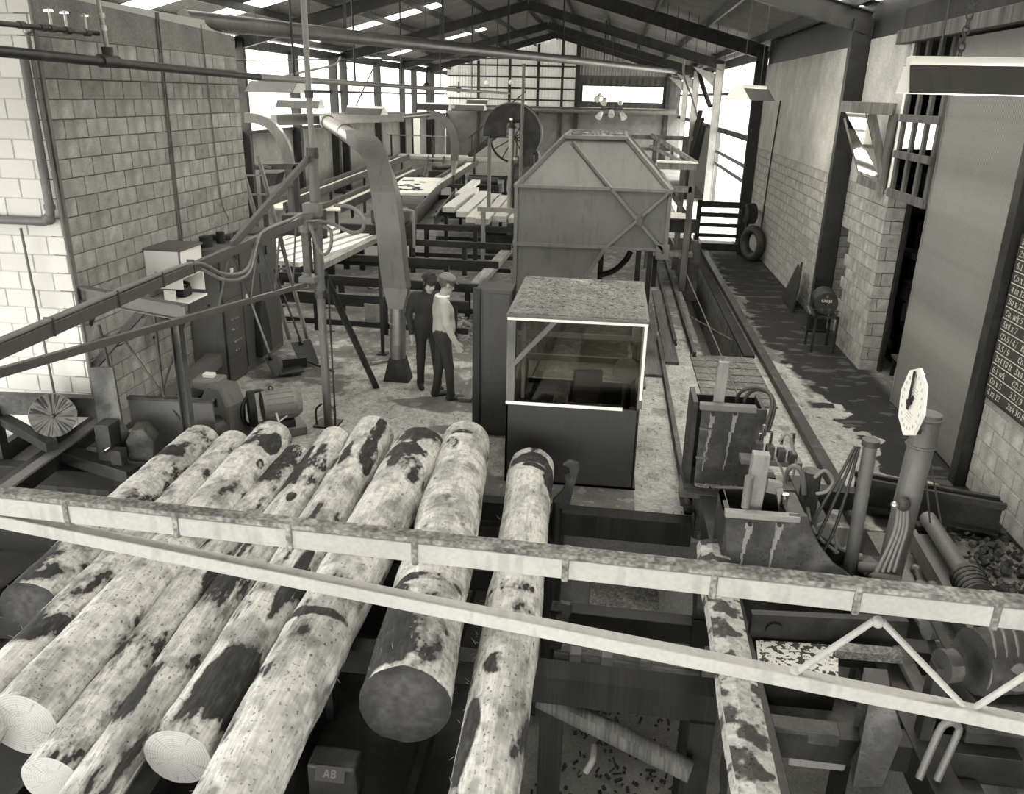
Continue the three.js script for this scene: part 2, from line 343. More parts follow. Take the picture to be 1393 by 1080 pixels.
// ---- ribbed sliding door panel
{
  const d = thing('sliding_door', 'tall grey ribbed sliding door panel standing beside the workshop opening', 'door');
  const z0 = -11.62, z1 = -9.1, n = 64, pts = [];
  for (let i = 0; i <= n * 4; i++) { const k = i % 4; pts.push([z0 + (z1 - z0) * i / (n * 4), k === 1 || k === 2 ? .012 : 0]); }
  const q = []; for (let i = 0; i < pts.length - 1; i++) { const [a, p] = pts[i], [c, r] = pts[i + 1]; q.push([V(4.19 - p, .03, a), V(4.19 - r, .03, c), V(4.19 - r, 4.82, c), V(4.19 - p, 4.82, a)]); }
  b_().hull(q).mesh('ribbed_face', M.doorGrey, d);
  b_().box2(4.19, .03, z0, 4.24, 4.82, z1).mesh('door_core', M.steelGrey, d);
  b_().box2(4.165, .03, z0 - .03, 4.245, 4.82, z0).mesh('edge_strip', M.pipePale, d);
  const c = thing('door_post', 'dark steel door post between ribbed door and chalk board', 'post');
  b_().box2(4.05, 0, -9.1, 4.2, 5.0, -8.93, .006).mesh('post_body', M.steelDark, c);
  const h = thing('door_header', 'rough timber header beam above the slatted screen and ribbed door', 'beam');
  b_().box2(3.96, 4.84, -13.5, 4.1, 5.02, -8.4, .008).mesh('beam_body', M.timberGrey, h); b_().box2(4.0, 5.02, -13.4, 4.15, 5.3, -8.4).mesh('upper_board', M.timberDark, h);
}
// ---- portal frames
const frames = [-15.6, -25.6, -35.6, -45.6, -52.2];
const leftCols = [-30, -34.3, -40.8, -48.4, -53.2];
{
  let f0;
  const raf = (b, z, dep, w) => { for (const [xa, xb] of [[RX, 4.1], [RX, XW]]) { const ya = roofY(RX) - .34, yb = roofY(xb) - .34; b.ibeam(V(xa, ya, z), V(xb, yb, z), dep, w, .02, .012, V(0, 1, 0)); } };
  frames.forEach((z, i) => {
    const pale = i >= 2;
    const f = struct('portal_frame', i < 2 ? 'dark painted steel portal frame with deep rafters over the aisle' : 'pale painted steel portal frame further down the mill hall', 'frame');
    f.userData.group = i < 2 ? 'near dark portal frames' : 'far pale portal frames';
    const rb = b_(); raf(rb, z, .36, .16); rb.mesh('rafter', M.frameDark, f);
    const cm = pale ? M.columnPale : M.frameDark, c = b_();
    c.box2(3.84, 0, z - .09, 3.865, 5.35, z + .09).box2(4.135, 0, z - .09, 4.158, 5.35, z + .09).box2(3.865, 0, z + .05, 4.135, 5.35, z + .062);
    c.mesh('column', cm, f);
    if (pale) b_().poly([[0, 0], [.9, .24], [0, -.55]], .02, new THREE.Matrix4().makeBasis(V(-1, 0, 0), V(0, 1, 0), V(0, 0, -1)).setPosition(3.85, 5.0, z)).mesh('haunch', cm, f);
    b_().box2(3.78, 0, z - .16, 4.2, .03, z + .16).mesh('base_plate', cm, f);
    if (z < -20) b_().box2(XW + .02, 0, z - .1, XW + .3, 5.35, z + .1).mesh('column', M.steelDark, f);
  });
}
// ---- roof
{
  const r = struct('ceiling', 'corrugated iron gable roof on dark steel purlins', 'roof');
  function slope(x0, x1, z0, z1, mtl, name, lift = 0) {
    const n = Math.max(2, Math.round(Math.abs(z1 - z0) / .19)), q = [], rows = n * 4;
    for (let i = 0; i < rows; i++) { const h = k => { const m = k % 4; return m === 1 || m === 2 ? .035 : 0; }; const za = z0 + (z1 - z0) * i / rows, zb = z0 + (z1 - z0) * (i + 1) / rows; q.push([V(x0, roofY(x0) + h(i) + lift, za), V(x1, roofY(x1) + h(i) + lift, za), V(x1, roofY(x1) + h(i + 1) + lift, zb), V(x0, roofY(x0) + h(i + 1) + lift, zb)]); }
    return b_().hull(q).mesh(name, mtl, r);
  }
  // sheets in strips along the hall; daylight strips between, unseen front ones added for fill
  const day = [[-3, -4.2], [-8, -9.2], [-10.2, -11.4], [-12.4, -13.6], [-14.4, -15.5], [-16.3, -17.5], [-19, -20.2], [-22.4, -23.6], [-27, -28.2], [-31, -32.2], [-37.5, -38.7], [-42, -43.2], [-48, -49.2]], strips = [];
  { let z = 2.2; for (const [p, q] of day) { strips.push([z, p, 0], [p, q, 1]); z = q; } strips.push([z, ZF, 0]); }
  for (const [a, c, d] of strips) {
    const addedRightDay = d && a > -18;                      // unseen right-slope daylight sheets, added over the front bays to brighten the hall
    if (!d) slope(RX, XW - .3, a, c, M.roofSheet, 'roof_sheet'); else { slope(RX, -6.4, a, c, M.roofSheet, 'roof_sheet'); slope(-6.4, XW - .3, a, c, M.translucentRoof, 'daylight_sheet'); }
    if (!addedRightDay) slope(RX, XR + .4, a, c, M.roofSheet, 'roof_sheet'); else { slope(RX, -2.6, a, c, M.roofSheet, 'roof_sheet'); slope(-2.6, XR + .4, a, c, M.translucentRoof, 'daylight_sheet'); }
  }
  for (const s of [-1, 1]) for (let k = 0; k < 6; k++) { const x = RX + s * (.35 + k * 1.42); b_().box(x, roofY(x) - .1, (ZF + 1.5) / 2, .06, .19, 1.5 - ZF).mesh('purlin', M.frameDark, r); }
  b_().box(RX, 7.78, (ZF + 1.5) / 2, .5, .03, 1.5 - ZF).mesh('ridge_cap', M.roofSheet, r);
  for (const x of [XR + .1, XW + .05]) b_().box(x, 5.32, (ZF + 1.5) / 2, .12, .3, 1.5 - ZF).mesh('eave_beam', M.frameDark, r);
}
// ---- front wall behind the camera, added out of view to limit frontal light
{ const w = struct('added_wall_near', 'unseen front wall added to cut the light from behind the camera', 'wall'); b_().box2(XW, 3.0, 2.2, 4.3, 5.5, 2.3).hull([[V(XW, 5.5, 2.25), V(4.3, 5.5, 2.25), V(RX, 7.7, 2.25)]]).mesh('wall_sheet', M.cladding, w); }
// ---- far wall
function corrWall(b, x0, x1, y0f, y1f, z, pitch = .2, dep = .035) {
  const n = Math.round((x1 - x0) / pitch) * 4, q = [], h = k => { const m = k % 4; return m === 1 || m === 2 ? dep : 0; };
  for (let i = 0; i < n; i++) { const a = x0 + (x1 - x0) * i / n, c = x0 + (x1 - x0) * (i + 1) / n; q.push([V(a, y0f, z + h(i)), V(c, y0f, z + h(i + 1)), V(c, y1f(c), z + h(i + 1)), V(a, y1f(a), z + h(i))]); }
  return b.hull(q);
}
{
  const w = struct('wall_back', 'corrugated gable end wall with girts and a long bright window', 'wall');
  b_().box2(XW, 0, ZF - .2, 4.3, 3.1, ZF).mesh('concrete_base', M.concrete, w);
  corrWall(b_(), XW, -2.55, 3.1, x => roofY(x), ZF - .05).mesh('cladding_sheet', M.translucentGrey, w);
  corrWall(b_(), -2.55, 4.2, 5.35, x => Math.max(5.36, roofY(x)), ZF - .05).mesh('cladding_sheet', M.cladding, w);
  // dark boards round the window stand in for a shaded recess
  const d = b_(); d.box2(-2.55, 3.1, ZF - .1, -2.24, 5.35, ZF).box2(3.05, 3.1, ZF - .1, 4.2, 5.35, ZF).box2(-2.24, 4.72, ZF - .1, 3.05, 5.35, ZF).box2(-2.24, 3.1, ZF - .1, 3.05, 3.72, ZF); d.mesh('shade_boards', M.timberGrey, w); for (const [a, c, e, g] of [[-2.3, 3.66, 3.11, 3.74], [-2.3, 4.7, 3.11, 4.78], [-2.3, 3.66, -2.22, 4.78], [3.03, 3.66, 3.11, 4.78]]) b_().box2(a, c, ZF - .02, e, g, ZF + .06).mesh('window_frame', M.girt, w);
  for (let k = 0; k < 4; k++) { const x = -2.24 + 1.3225 * k; b_().box2(x + .02, 3.74, ZF - .06, x + 1.30, 4.70, ZF - .04).mesh('window_pane', M.translucent, w); }
  for (const y of [3.75, 4.45, 5.15, 5.85, 6.5]) { const hx = Math.min(7.6, (7.72 - y) / .27); b_().box2(RX - hx, y - .05, ZF, Math.min(-2.6, RX + hx), y + .05, ZF + .12).mesh('girt', M.girt, w); }
  for (const x of [-9.2, -7.1, -5.2, -3.6]) b_().box2(x - .08, 0, ZF, x + .08, roofY(x) - .1, ZF + .22).mesh('wall_post', M.girt, w);
  for (const x of [-2.6, 3.35]) b_().box2(x - .14, 0, ZF, x + .14, roofY(x) - .1, ZF + .25).mesh('wall_post', M.girt, w);
  b_().box2(-2.4, 2.85, ZF, 3.2, 3.05, ZF + .15).mesh('lintel', M.steelGrey, w);
}
// ---- left outer wall
{
  const w = struct('wall_left_far', 'stained concrete panel wall below a strip of bright daylight sheets', 'wall');
  for (let z = -12; z > -58; z -= 5.8) b_().box2(XW - .15, 0, Math.max(z - 5.78, ZF), XW, 2.72, z).mesh('concrete_panel', M.paleConcrete, w);
  b_().box2(XW - .15, 0, -12, XW, 5.4, -5).mesh('near_panel', M.paleConcrete, w);
  const q = (z0, z1) => { const n = Math.round((z0 - z1) / .35) * 4, f = []; const h = k => (k % 4 === 1 || k % 4 === 2) ? .04 : 0; for (let i = 0; i < n; i++) { const a = z0 + (z1 - z0) * i / n, c = z0 + (z1 - z0) * (i + 1) / n; f.push([V(XW - .1 + h(i), 2.72, a), V(XW - .1 + h(i + 1), 2.72, c), V(XW - .1 + h(i + 1), 5.4, c), V(XW - .1 + h(i), 5.4, a)]); } return f; };
  for (let z = -12; z > -58; z -= 5.8) b_().hull(q(z, Math.max(z - 5.79, ZF))).mesh('daylight_sheet', M.translucent, w);
  b_().box2(XW - .02, 3.93, ZF, XW + .06, 4.03, -12).box2(XW - .02, 2.68, ZF, XW + .1, 2.78, -12).mesh('girt', M.girt, w);
  for (const z of leftCols) b_().box2(XW, 0, z - .12, XW + .3, 5.3, z + .12).mesh('wall_column', M.steelDark, w);
  const X = -38; b_().bar(V(XW + .12, 2.8, -36.2), V(XW + .12, 5.0, -40.2), .05, .05).bar(V(XW + .12, 5.0, -36.2), V(XW + .12, 2.8, -40.2), .03, .03).mesh('cross_brace', M.steelMid, w);
}
// ---- right outer wall beyond the lined part
{
  const w = struct('wall_right_far', 'bright translucent side wall above an open loading bay', 'wall');
  const q = (z0, z1, y0, y1) => { const n = Math.round((z0 - z1) / .35) * 4, f = []; const h = k => (k % 4 === 1 || k % 4 === 2) ? .04 : 0; for (let i = 0; i < n; i++) { const a = z0 + (z1 - z0) * i / n, c = z0 + (z1 - z0) * (i + 1) / n; f.push([V(XR + .1 - h(i), y0, a), V(XR + .1 - h(i + 1), y0, c), V(XR + .1 - h(i + 1), y1, c), V(XR + .1 - h(i), y1, a)]); } return f; };
  for (const [a, c] of [[-25.7, -35.5], [-35.7, -45.5], [-45.7, -52.1], [-52.2, -58.3]]) b_().hull(q(a, c, 2.95, 5.4)).mesh('daylight_sheet', M.translucent, w);
  b_().box2(XR, 4.2, ZF, XR + .08, 4.3, -25.7).box2(XR - .02, 2.82, ZF, XR + .12, 3.0, -25.7).mesh('girt', M.girt, w);
  b_().box2(XR, 0, -45.5, XR + .15, 2.85, -35.7).mesh('lower_sheet', M.steelGrey, w);
  for (const y of [2.08, 1.62]) b_().box2(XR - .02, y - .06, -35.6, XR + .04, y + .06, -25.7, .006).mesh('guard_rail', M.timber, w);
  b_().bar(V(XR + .02, 3.0, -37), V(XR + .02, 5.2, -40), .05, .05).bar(V(XR + .02, 5.2, -37), V(XR + .02, 3.0, -40), .03, .03).mesh('cross_brace', M.steelMid, w);
}
// ================================================================== LOGS
function logTex(seed, patches, barkLevel, dir = 1) {
  return tex(256, 1024, (u, v) => {
    const a = fbm(u * 5 + seed * 3.1, v * 9 + seed, 5), st = fbm(u * 40 + seed, v * 7, 4), fi = vn(u * 150, v * 60 + seed), sp = vn(u * 110 + 7, v * 330 + seed), ring = fbm(u * 2 + seed, v * 60, 2);
    const fz = fbm(u * 24 + seed, v * 150, 3), bl = fbm(u * 7 + seed * 2, v * 15 + seed, 4);
    let c = .85 + .16 * (st - .5) + .14 * (fi - .5) + .16 * (fz - .5);
    c *= 1 - .2 * smooth(.5, .74, bl) - .16 * smooth(.5, .8, fbm(u * 18 + 3, v * 44 + seed, 3));
    if (sp > .9) c -= .3;
    let d = (a - barkLevel - .07) * 3.6;                        // left-over bark
    for (const [pu, pv, ru, rv, s] of patches) { let du = Math.abs(u - pu); du = Math.min(du, 1 - du); const q = 1 - Math.hypot(du / ru, (v - pv) / rv); d += s * clamp(q * 2.2, -0.0, 1); }
    d += 1.3 * (fbm(u * 22, v * 30 + seed, 4) - .5) + .5 * (fbm(u * 60, v * 120, 2) - .5);
    const mid = smooth(-.3, .1, d), k = smooth(.1, .2, d);
    c = c * (1 - .3 * mid); const bark = .1 + .2 * fbm(u * 34, v * 60, 3) * (.5 + fi);
    return c + (bark - c) * k;
  });
}
function logGeo(a, b, r0, r1, seed, bend) {
  const nu = 48, nv = 110, d = b.clone().sub(a), L = d.length(), bs = basisFor(d), sx = V().setFromMatrixColumn(bs, 0), sy = V().setFromMatrixColumn(bs, 1);
  const pos = [], uv = [], idx = [], R = (u, v) => { const cu = Math.cos(u * 6.2832), su = Math.sin(u * 6.2832); return (r0 + (r1 - r0) * v) * (1 + .16 * (fbm(cu * .9 + 5 + seed * 3, su * .9 + v * 2.4 * L + 3, 3) - .5) + .05 * (fbm(cu * 5 + seed, su * 5 + v * 9 * L, 3) - .5)); };
  const at = (u, v, k = 1) => { const r = R(u, v) * k, q = a.clone().addScaledVector(d, v); q.addScaledVector(sx, bend * Math.sin(v * 3.1) + Math.cos(u * 6.2832) * r).addScaledVector(sy, Math.sin(u * 6.2832) * r); return q; };
  for (let j = 0; j <= nv; j++) for (let i = 0; i <= nu; i++) { const q = at(i === nu ? 0 : i / nu, j / nv); pos.push(q.x, q.y, q.z); uv.push(i / nu, j / nv); }
  for (let j = 0; j < nv; j++) for (let i = 0; i < nu; i++) { const k = j * (nu + 1) + i; idx.push(k, k + 1, k + nu + 1, k + 1, k + nu + 2, k + nu + 1); }
  const g = new THREE.BufferGeometry(); g.setAttribute('position', new THREE.Float32BufferAttribute(pos, 3)); g.setAttribute('uv', new THREE.Float32BufferAttribute(uv, 2)); g.setIndex(idx); g.computeVertexNormals();
  const cap = v => { const p = [], w = [], ix = [], c = at(0, v, 0); p.push(c.x, c.y, c.z); w.push(.5, .5); for (let i = 0; i < nu; i++) { const q = at(i / nu, v); p.push(q.x, q.y, q.z); w.push(.5 + .5 * Math.cos(i / nu * 6.2832), .5 + .5 * Math.sin(i / nu * 6.2832)); } for (let i = 0; i < nu; i++) ix.push(0, 1 + i, 1 + (i + 1) % nu); const h = new THREE.BufferGeometry(); h.setAttribute('position', new THREE.Float32BufferAttribute(p, 3)); h.setAttribute('uv', new THREE.Float32BufferAttribute(w, 2)); h.setIndex(ix); h.computeVertexNormals(); return h; };
  return { body: g, far: cap(0), near: cap(1) };
}
T.endPale = tex(256, 256, (u, v) => { const r = Math.hypot(u - .5, v - .5), a = Math.atan2(v - .5, u - .5); return .9 - .12 * r + .05 * Math.sin((r + .02 * vn(a * 3, 2)) * 160) - .12 * (vn(a * 14, r * 5) > .86 ? 1 : 0) + .08 * (vn(u * 90, v * 90) - .5); });
T.endDark = tex(256, 256, (u, v) => { const r = Math.hypot(u - .5, v - .5); return .30 + .22 * fbm(u * 12, v * 12, 4) - .12 * smooth(.25, .5, r); });
const endPale = mat(.5, .85, { map: T.endPale }), endDark = mat(.35, .9, { map: T.endDark }), endMid = mat(.5, .9, { map: T.endDark });
// far silhouette pixel, near axis pixel, radii at far / near, label, dark patches (u: .25 = top), bark threshold
const LOGS = [
  [272, 577, 42, 828, .20, .22, 'peeled log with bark patch lying next to the drive unit, outermost of the row', [[.3, .22, .2, .05, 1.6], [.35, .93, .3, .1, 1.2], [.2, .62, .3, .04, .6]], .60, endDark],
  [318, 586, -60, 1010, .19, .20, 'pale peeled log second in row from the drive unit', [[.3, .8, .2, .05, .6]], .66, endPale],
  [368, 572, 30, 985, .235, .215, 'thick pale log with splintered top and white sawn end, third in row', [[.42, .12, .05, .14, 1.8], [.12, .1, .08, .06, 1.8], [.1, .2, .05, .03, 1.4], [.45, .52, .05, .12, 1.5], [.42, .3, .04, .1, 1.4]], .66, endPale],
  [402, 604, 70, 1062, .16, .165, 'thin log with dark flank and a black spot, fourth in row', [[.22, .05, .3, .09, 1.6], [.3, .15, .3, .06, .9], [.22, .42, .07, .022, 1.7], [.05, .55, .12, .12, 1.1]], .63, endPale],
  [455, 580, 42, 1200, .18, .15, 'mottled log with ragged dark bark left along one side, fifth in row', [[.42, .2, .14, .2, 1.2], [.45, .6, .1, .25, 1.5], [.12, .68, .12, .08, .9], [.3, .8, .1, .05, 1.0], [.2, .3, .05, .02, 1]], .58, endPale],
  [508, 566, 240, 1030, .215, .195, 'split log with long dark cracks and white sawn end, sixth in row', [[.16, .1, .07, .16, 1.8], [.08, .2, .06, .1, 1.5], [.25, .48, .035, .2, 1.6], [.14, .66, .05, .16, 1.6], [.14, .9, .2, .1, 1.8], [.3, .18, .03, .1, 1.2]], .64, endPale],
  [572, 580, 258, 1210, .28, .215, 'large stout log with dark far end, seventh in row', [[.25, .0, .35, .07, 1.4], [.2, .17, .22, .06, .9], [.28, .1, .2, .03, 1.2], [.3, .62, .3, .012, 1.1], [.35, .74, .3, .02, .8], [.1, .4, .1, .1, .5]], .63, endPale],
  [634, 573, 550, 960, .265, .285, 'large log with black bark and dark sawn butt, eighth in row', [[.25, .07, .1, .018, 1.5], [.25, .88, .5, .15, 1.25], [.25, .74, .25, .02, 1.6], [.42, .9, .2, .12, 1.2], [.24, .66, .2, .012, 1.4], [.3, .14, .06, .05, .8]], .65, endDark],
  [724, 608, 630, 1240, .225, .19, 'single log lying apart next to the open pit, last in row', [[.25, .05, .25, .03, 1.2], [.05, .1, .1, .07, 1.5], [.28, .68, .09, .035, 1.7], [.38, .8, .08, .08, 1.3], [.25, .5, .2, .02, .8], [.22, .085, .1, .012, 1.5]], .64, endPale],
];
LOGS.forEach(([fx, fy, nx, ny, rf, rn, label, patches, bark, endM], i) => {
  const base = .22, A = P(fx, fy, 'y', base + 2 * rf), Bn = P(nx, ny, 'y', base + rn); A.y = base + rf;
  const t = thing('log', label, 'log', [0, 0, 0], 'logs on the infeed deck');
  const G = logGeo(A, Bn, rf, rn, i + 1, (i % 3 - 1) * .03);
  const lt = logTex(i + 1, patches, bark);
  const trunk = obj('trunk', G.body, mat(.74, .92, { map: lt, bump: lt, bumpScale: .014 }), t);
  obj('far_end', G.far, endMid, t); obj('cut_end', G.near, endM, t);
  // torn fibres along the edges
  const f = b_(), R = rng(90 + i), d = Bn.clone().sub(A), bs = basisFor(d), sx = V().setFromMatrixColumn(bs, 0), sy = V().setFromMatrixColumn(bs, 1);
  for (let k = 0; k < 70; k++) { const v = R(), th = R() < .7 ? (R() < .5 ? 2.4 + R() * .7 : R() * .7) : R() * 3.14, r = (rf + (rn - rf) * v) * 1.0, q = A.clone().addScaledVector(d, v), o = sx.clone().multiplyScalar(Math.cos(th)).addScaledVector(sy, Math.sin(th)); q.addScaledVector(o, r * .97); const e = q.clone().addScaledVector(o, .012 + .03 * R()).addScaledVector(d.clone().normalize(), (R() - .5) * .09).add(V(0, (R() - .6) * .03, 0)); f.cyl(q, e, .0028, .0008, 4); }
  const fm = f.mesh('torn_fibres', M.timberPale, trunk); fm.userData.kind = 'stuff';
});
// splintered strip standing off the third log
{
  const t = scene.children.filter(o => o.name.startsWith('log'))[2];
  const q = b_(); const a = P(262, 640, 'y', .66), c = P(386, 570, 'y', .74); q.bar(P(378, 575, 'y', .72), P(390, 566, 'y', .82), .03, .012).bar(P(380, 574, 'y', .72), P(376, 562, 'y', .84), .022, .01).mesh('splinter', M.timberPale, t);
}
// square-sided slab on the carriage side
{
  const s = thing('log_slab', 'long bark-edged slab with a clean sawn side leaning over the pit', 'slab');
  const a = P(970, 735, 'y', .62), c = P(1035, 1090, 'y', .62), d = c.clone().sub(a), L = d.length(), m = basisFor(d); m.setPosition(a);
  const n = 40, ring = k => { const w = .115, q = fbm(k * 4, 9, 3) - .5; return [[-w, -.16], [-w, -.01], [-w + .03, .0], [w * .2 + q * .04, .025 + q * .03], [w + q * .05, .0 + q * .03], [w + .02 + q * .04, -.06], [w, -.16]]; };
  const f = [], e = []; for (let j = 0; j < n; j++) { const A = ring(j / n), C = ring((j + 1) / n); for (let i = 0; i < 6; i++) { const pt = (r, z) => V(-r[0], r[1], z).applyMatrix4(m); (i < 1 ? e : f).push([pt(A[i], L * j / n), pt(A[i + 1], L * j / n), pt(C[i + 1], L * (j + 1) / n), pt(C[i], L * (j + 1) / n)]); } }
  const capA = ring(0).map(r => V(-r[0], r[1], 0).applyMatrix4(m)); e.push(capA);
  const lt = tex(512, 512, (u, v) => { const c0 = .72 + .3 * (fbm(u * 40, v * 40, 4, 40, 40) - .5), k = smooth(.5, .62, fbm(u * 9, v * 9, 5, 9, 9)); return c0 * (1 - .62 * k) - (vn(u * 120, v * 120, 120, 120) > .88 ? .2 : 0); }, [.8, .8]);
  b_().hull(f).mesh('bark_face', mat(.72, .92, { map: lt, bump: lt, bumpScale: .01 }), s);
  b_().hull(e).mesh('sawn_side', M.timberPale, s);
}
// ================================================================== SWING BOOMS
function tie(b, p, w, h) { b.box(p.x, p.y, p.z, w, h, .03); }
{ // boom across the foreground
  const t = thing('hose_boom', 'pale painted tapered lattice boom crossing above the log deck, hose strapped on top', 'boom');
  const yb = 2.55, l0 = P(-40, 684, 'y', yb), l1 = P(1440, 845, 'y', yb), n = l1.clone().sub(l0).cross(Y);
  const on = (x, y) => { const d = P(x, y, 'z', -1).sub(V(0, CAM.H, 0)), o = V(0, CAM.H, 0), k = l0.clone().sub(o).dot(n) / d.dot(n); return o.addScaledVector(d, k); };
  const top0 = on(-40, 680), top1 = on(1440, 843), low0 = on(-40, 684), low1 = on(1440, 995); low0.y -= .045;
  const uc = b_().bar(top0, top1, .055, .075, .006).mesh('upper_chord', M.boomWhite, t);
  const dir = top1.clone().sub(top0).normalize();
  const off = v => v.clone().add(V(0, .05, 0)).addScaledVector(n.clone().normalize(), 0);
  b_().bar(off(top0), off(top1), .06, .022, .006).mesh('dusty_hose', M.boomDust, uc);
  b_().bar(low0, low1, .05, .055, .006).mesh('lower_chord', M.boomWhite, t);
  const at = (x) => { const f = (x - (-40)) / 1480; return f; };
  for (const x of [97, 245, 398, 567, 770, 970, 1163, 1350]) { const c = on(x, 680 + (x + 40) * 163 / 1480); const m = basisFor(dir); m.setPosition(c.x, c.y + .008, c.z); const q = b_(); q.add(new RoundedBoxGeometry(.068, .108, .024, 1, .006), m); q.mesh('strap', M.boomDust, uc); }
  for (const [x0, y0, x1, y1] of [[1188, 845, 1078, 918], [1200, 845, 1318, 968], [1318, 968, 1440, 890]]) b_().cyl(on(x0, y0), on(x1, y1), .011, .011, 12).mesh('lattice_strut', M.boomWhite, t);
  for (const [x, y] of [[1194, 846], [1312, 965], [1080, 914]]) b_().sphere(on(x, y), .02).mesh('weld', M.boomWhite, t);
}
const postX = -3.42, postZ = -9.5;
{ // jib post
  const t = thing('jib_post', 'upright steel pipe post with hinge brackets carrying the hose boom', 'post');
  b_().cyl(V(postX, 0, postZ), V(postX, 1.72, postZ), .052).cyl(V(postX, 1.72, postZ), V(postX, 3.35, postZ), .062).mesh('lower_pipe', M.steelGrey, t);
  b_().cyl(V(postX, 3.35, postZ), V(postX, 6.9, postZ), .034).mesh('upper_pipe', M.pipePale, t);
  for (const [y, h, r] of [[3.3, .12, .07], [3.95, .08, .05], [1.66, .1, .075]]) b_().cyl(V(postX, y, postZ), V(postX, y + h, postZ), r).mesh('collar', M.steelMid, t);
  b_().box(postX - .02, 2.72, postZ + .05, .2, .16, .16, .01).box(postX - .04, 2.56, postZ + .1, .16, .1, .22, .01).cyl(V(postX - .08, 2.48, postZ + .14), V(postX - .08, 2.68, postZ + .14), .09).mesh('upper_hinge', M.steelGrey, t);
  b_().box(postX - .08, 1.92, postZ + .12, .2, .07, .24, .01).cyl(V(postX - .1, 1.82, postZ + .16), V(postX - .1, 2.0, postZ + .16), .055).mesh('lower_hinge', M.steelGrey, t);
  b_().box(postX - .1, 2.3, postZ + .1, .09, .62, .1, .008).mesh('hinge_bar', M.steelMid, t);
  b_().box(postX, .012, postZ, .3, .025, .3).mesh('base_plate', M.steelDark, t);
  for (const s of [-1, 1]) b_().tube([V(postX + s * .12, 0, postZ + .08), V(postX + s * .12, .22, postZ + .08), V(postX + s * .05, .3, postZ + .05)], .014).mesh('guard_loop', M.steelMid, t);
  b_().tube([V(postX + .1, .1, postZ), V(postX + .1, 1.9, postZ)], .012, 6).mesh('conduit', M.steelDark, t);
  b_().cyl(V(postX + .05, 1.95, postZ - .02), P(512, 527, 'y', 0), .045).mesh('raking_brace', M.steelDark, t);
}
{ // boom on the post
  const t = thing('hose_boom', 'grey tapered lattice boom hinged to the upright pipe post, hoses strapped along it', 'boom');
  const h = V(postX - .1, 2.615, postZ + .25), e = P(-30, 490, 'y', 2.615);
  const low = V(postX - .1, 1.87, postZ + .25), le = e.clone().add(V(0, -.1, 0));
  const u = f => h.clone().lerp(e, f), l = f => low.clone().lerp(le, f);
  const uc = b_().bar(h, e, .05, .085, .005).mesh('upper_chord', M.boomGrey, t);
  b_().bar(low, le, .045, .055, .005).mesh('lower_chord', M.boomGrey, t);
  let up = true; const fs = [.03, .075, .125, .18, .24, .30, .37, .44];
  for (let i = 0; i < fs.length - 1; i++) { b_().cyl(up ? u(fs[i]) : l(fs[i]), up ? l(fs[i + 1]) : u(fs[i + 1]), .011, .011, 8).mesh('lattice_strut', M.boomGrey, t); up = !up; }
  const o = (f, dx, dy) => u(f).add(V(dx, dy, 0));
  b_().tube([o(0, .02, .08), o(.1, .02, .07), o(.2, .01, .065), o(.26, .03, .02), o(.33, .06, -.2), o(.42, .05, -.16), o(.5, .02, .02), o(.6, .01, .062), o(.8, .01, .06), o(1, .01, .06)], .017, 8, 80).tube([o(.05, -.02, .06), o(.2, -.01, .06), o(.27, .05, 0), o(.34, .09, -.23), o(.43, .08, -.2), o(.51, .0, .0), o(.6, -.015, .055), o(1, -.015, .055)], .014, 8, 80).mesh('hose', M.hose, uc);
  for (const f of [.52, .62, .74, .88]) { const m = basisFor(e.clone().sub(h)); m.setPosition(u(f).add(V(0, .015, 0))); b_().add(new RoundedBoxGeometry(.066, .12, .014, 1, .004), m).mesh('strap', M.steelMid, uc); }
  const s0 = V(postX - .03, 3.3, postZ + .06), s1 = u(.36).add(V(0, .05, 0));
  b_().bar(s0, s1, .045, .075, .005).mesh('stay', M.boomGrey, t);
}
{ // hanging hoses at the post
  const t = thing('hydraulic_hose', 'grey hose looping out from the upright pipe post', 'hose', [0, 0, 0]);
  const q = (x, y, z) => P(x, y, 'z', z);
  b_().tube([q(425, 300, -9.35), q(450, 304, -9.3), q(478, 316, -9.25), q(493, 312, -9.2), q(493, 296, -9.2), q(478, 282, -9.25), q(455, 279, -9.3)], .022, 8, 60).mesh('loop', M.hose, t);
  b_().tube([q(420, 304, -9.3), q(426, 318, -9.25), q(432, 338, -9.25), q(442, 346, -9.25), q(450, 334, -9.25), q(450, 314, -9.28), q(440, 308, -9.3)], .02, 8, 60).mesh('loop', M.hose, t);
  b_().cyl(q(416, 300, -9.3), q(430, 300, -9.3), .024).mesh('coupling', M.chrome, t);
}
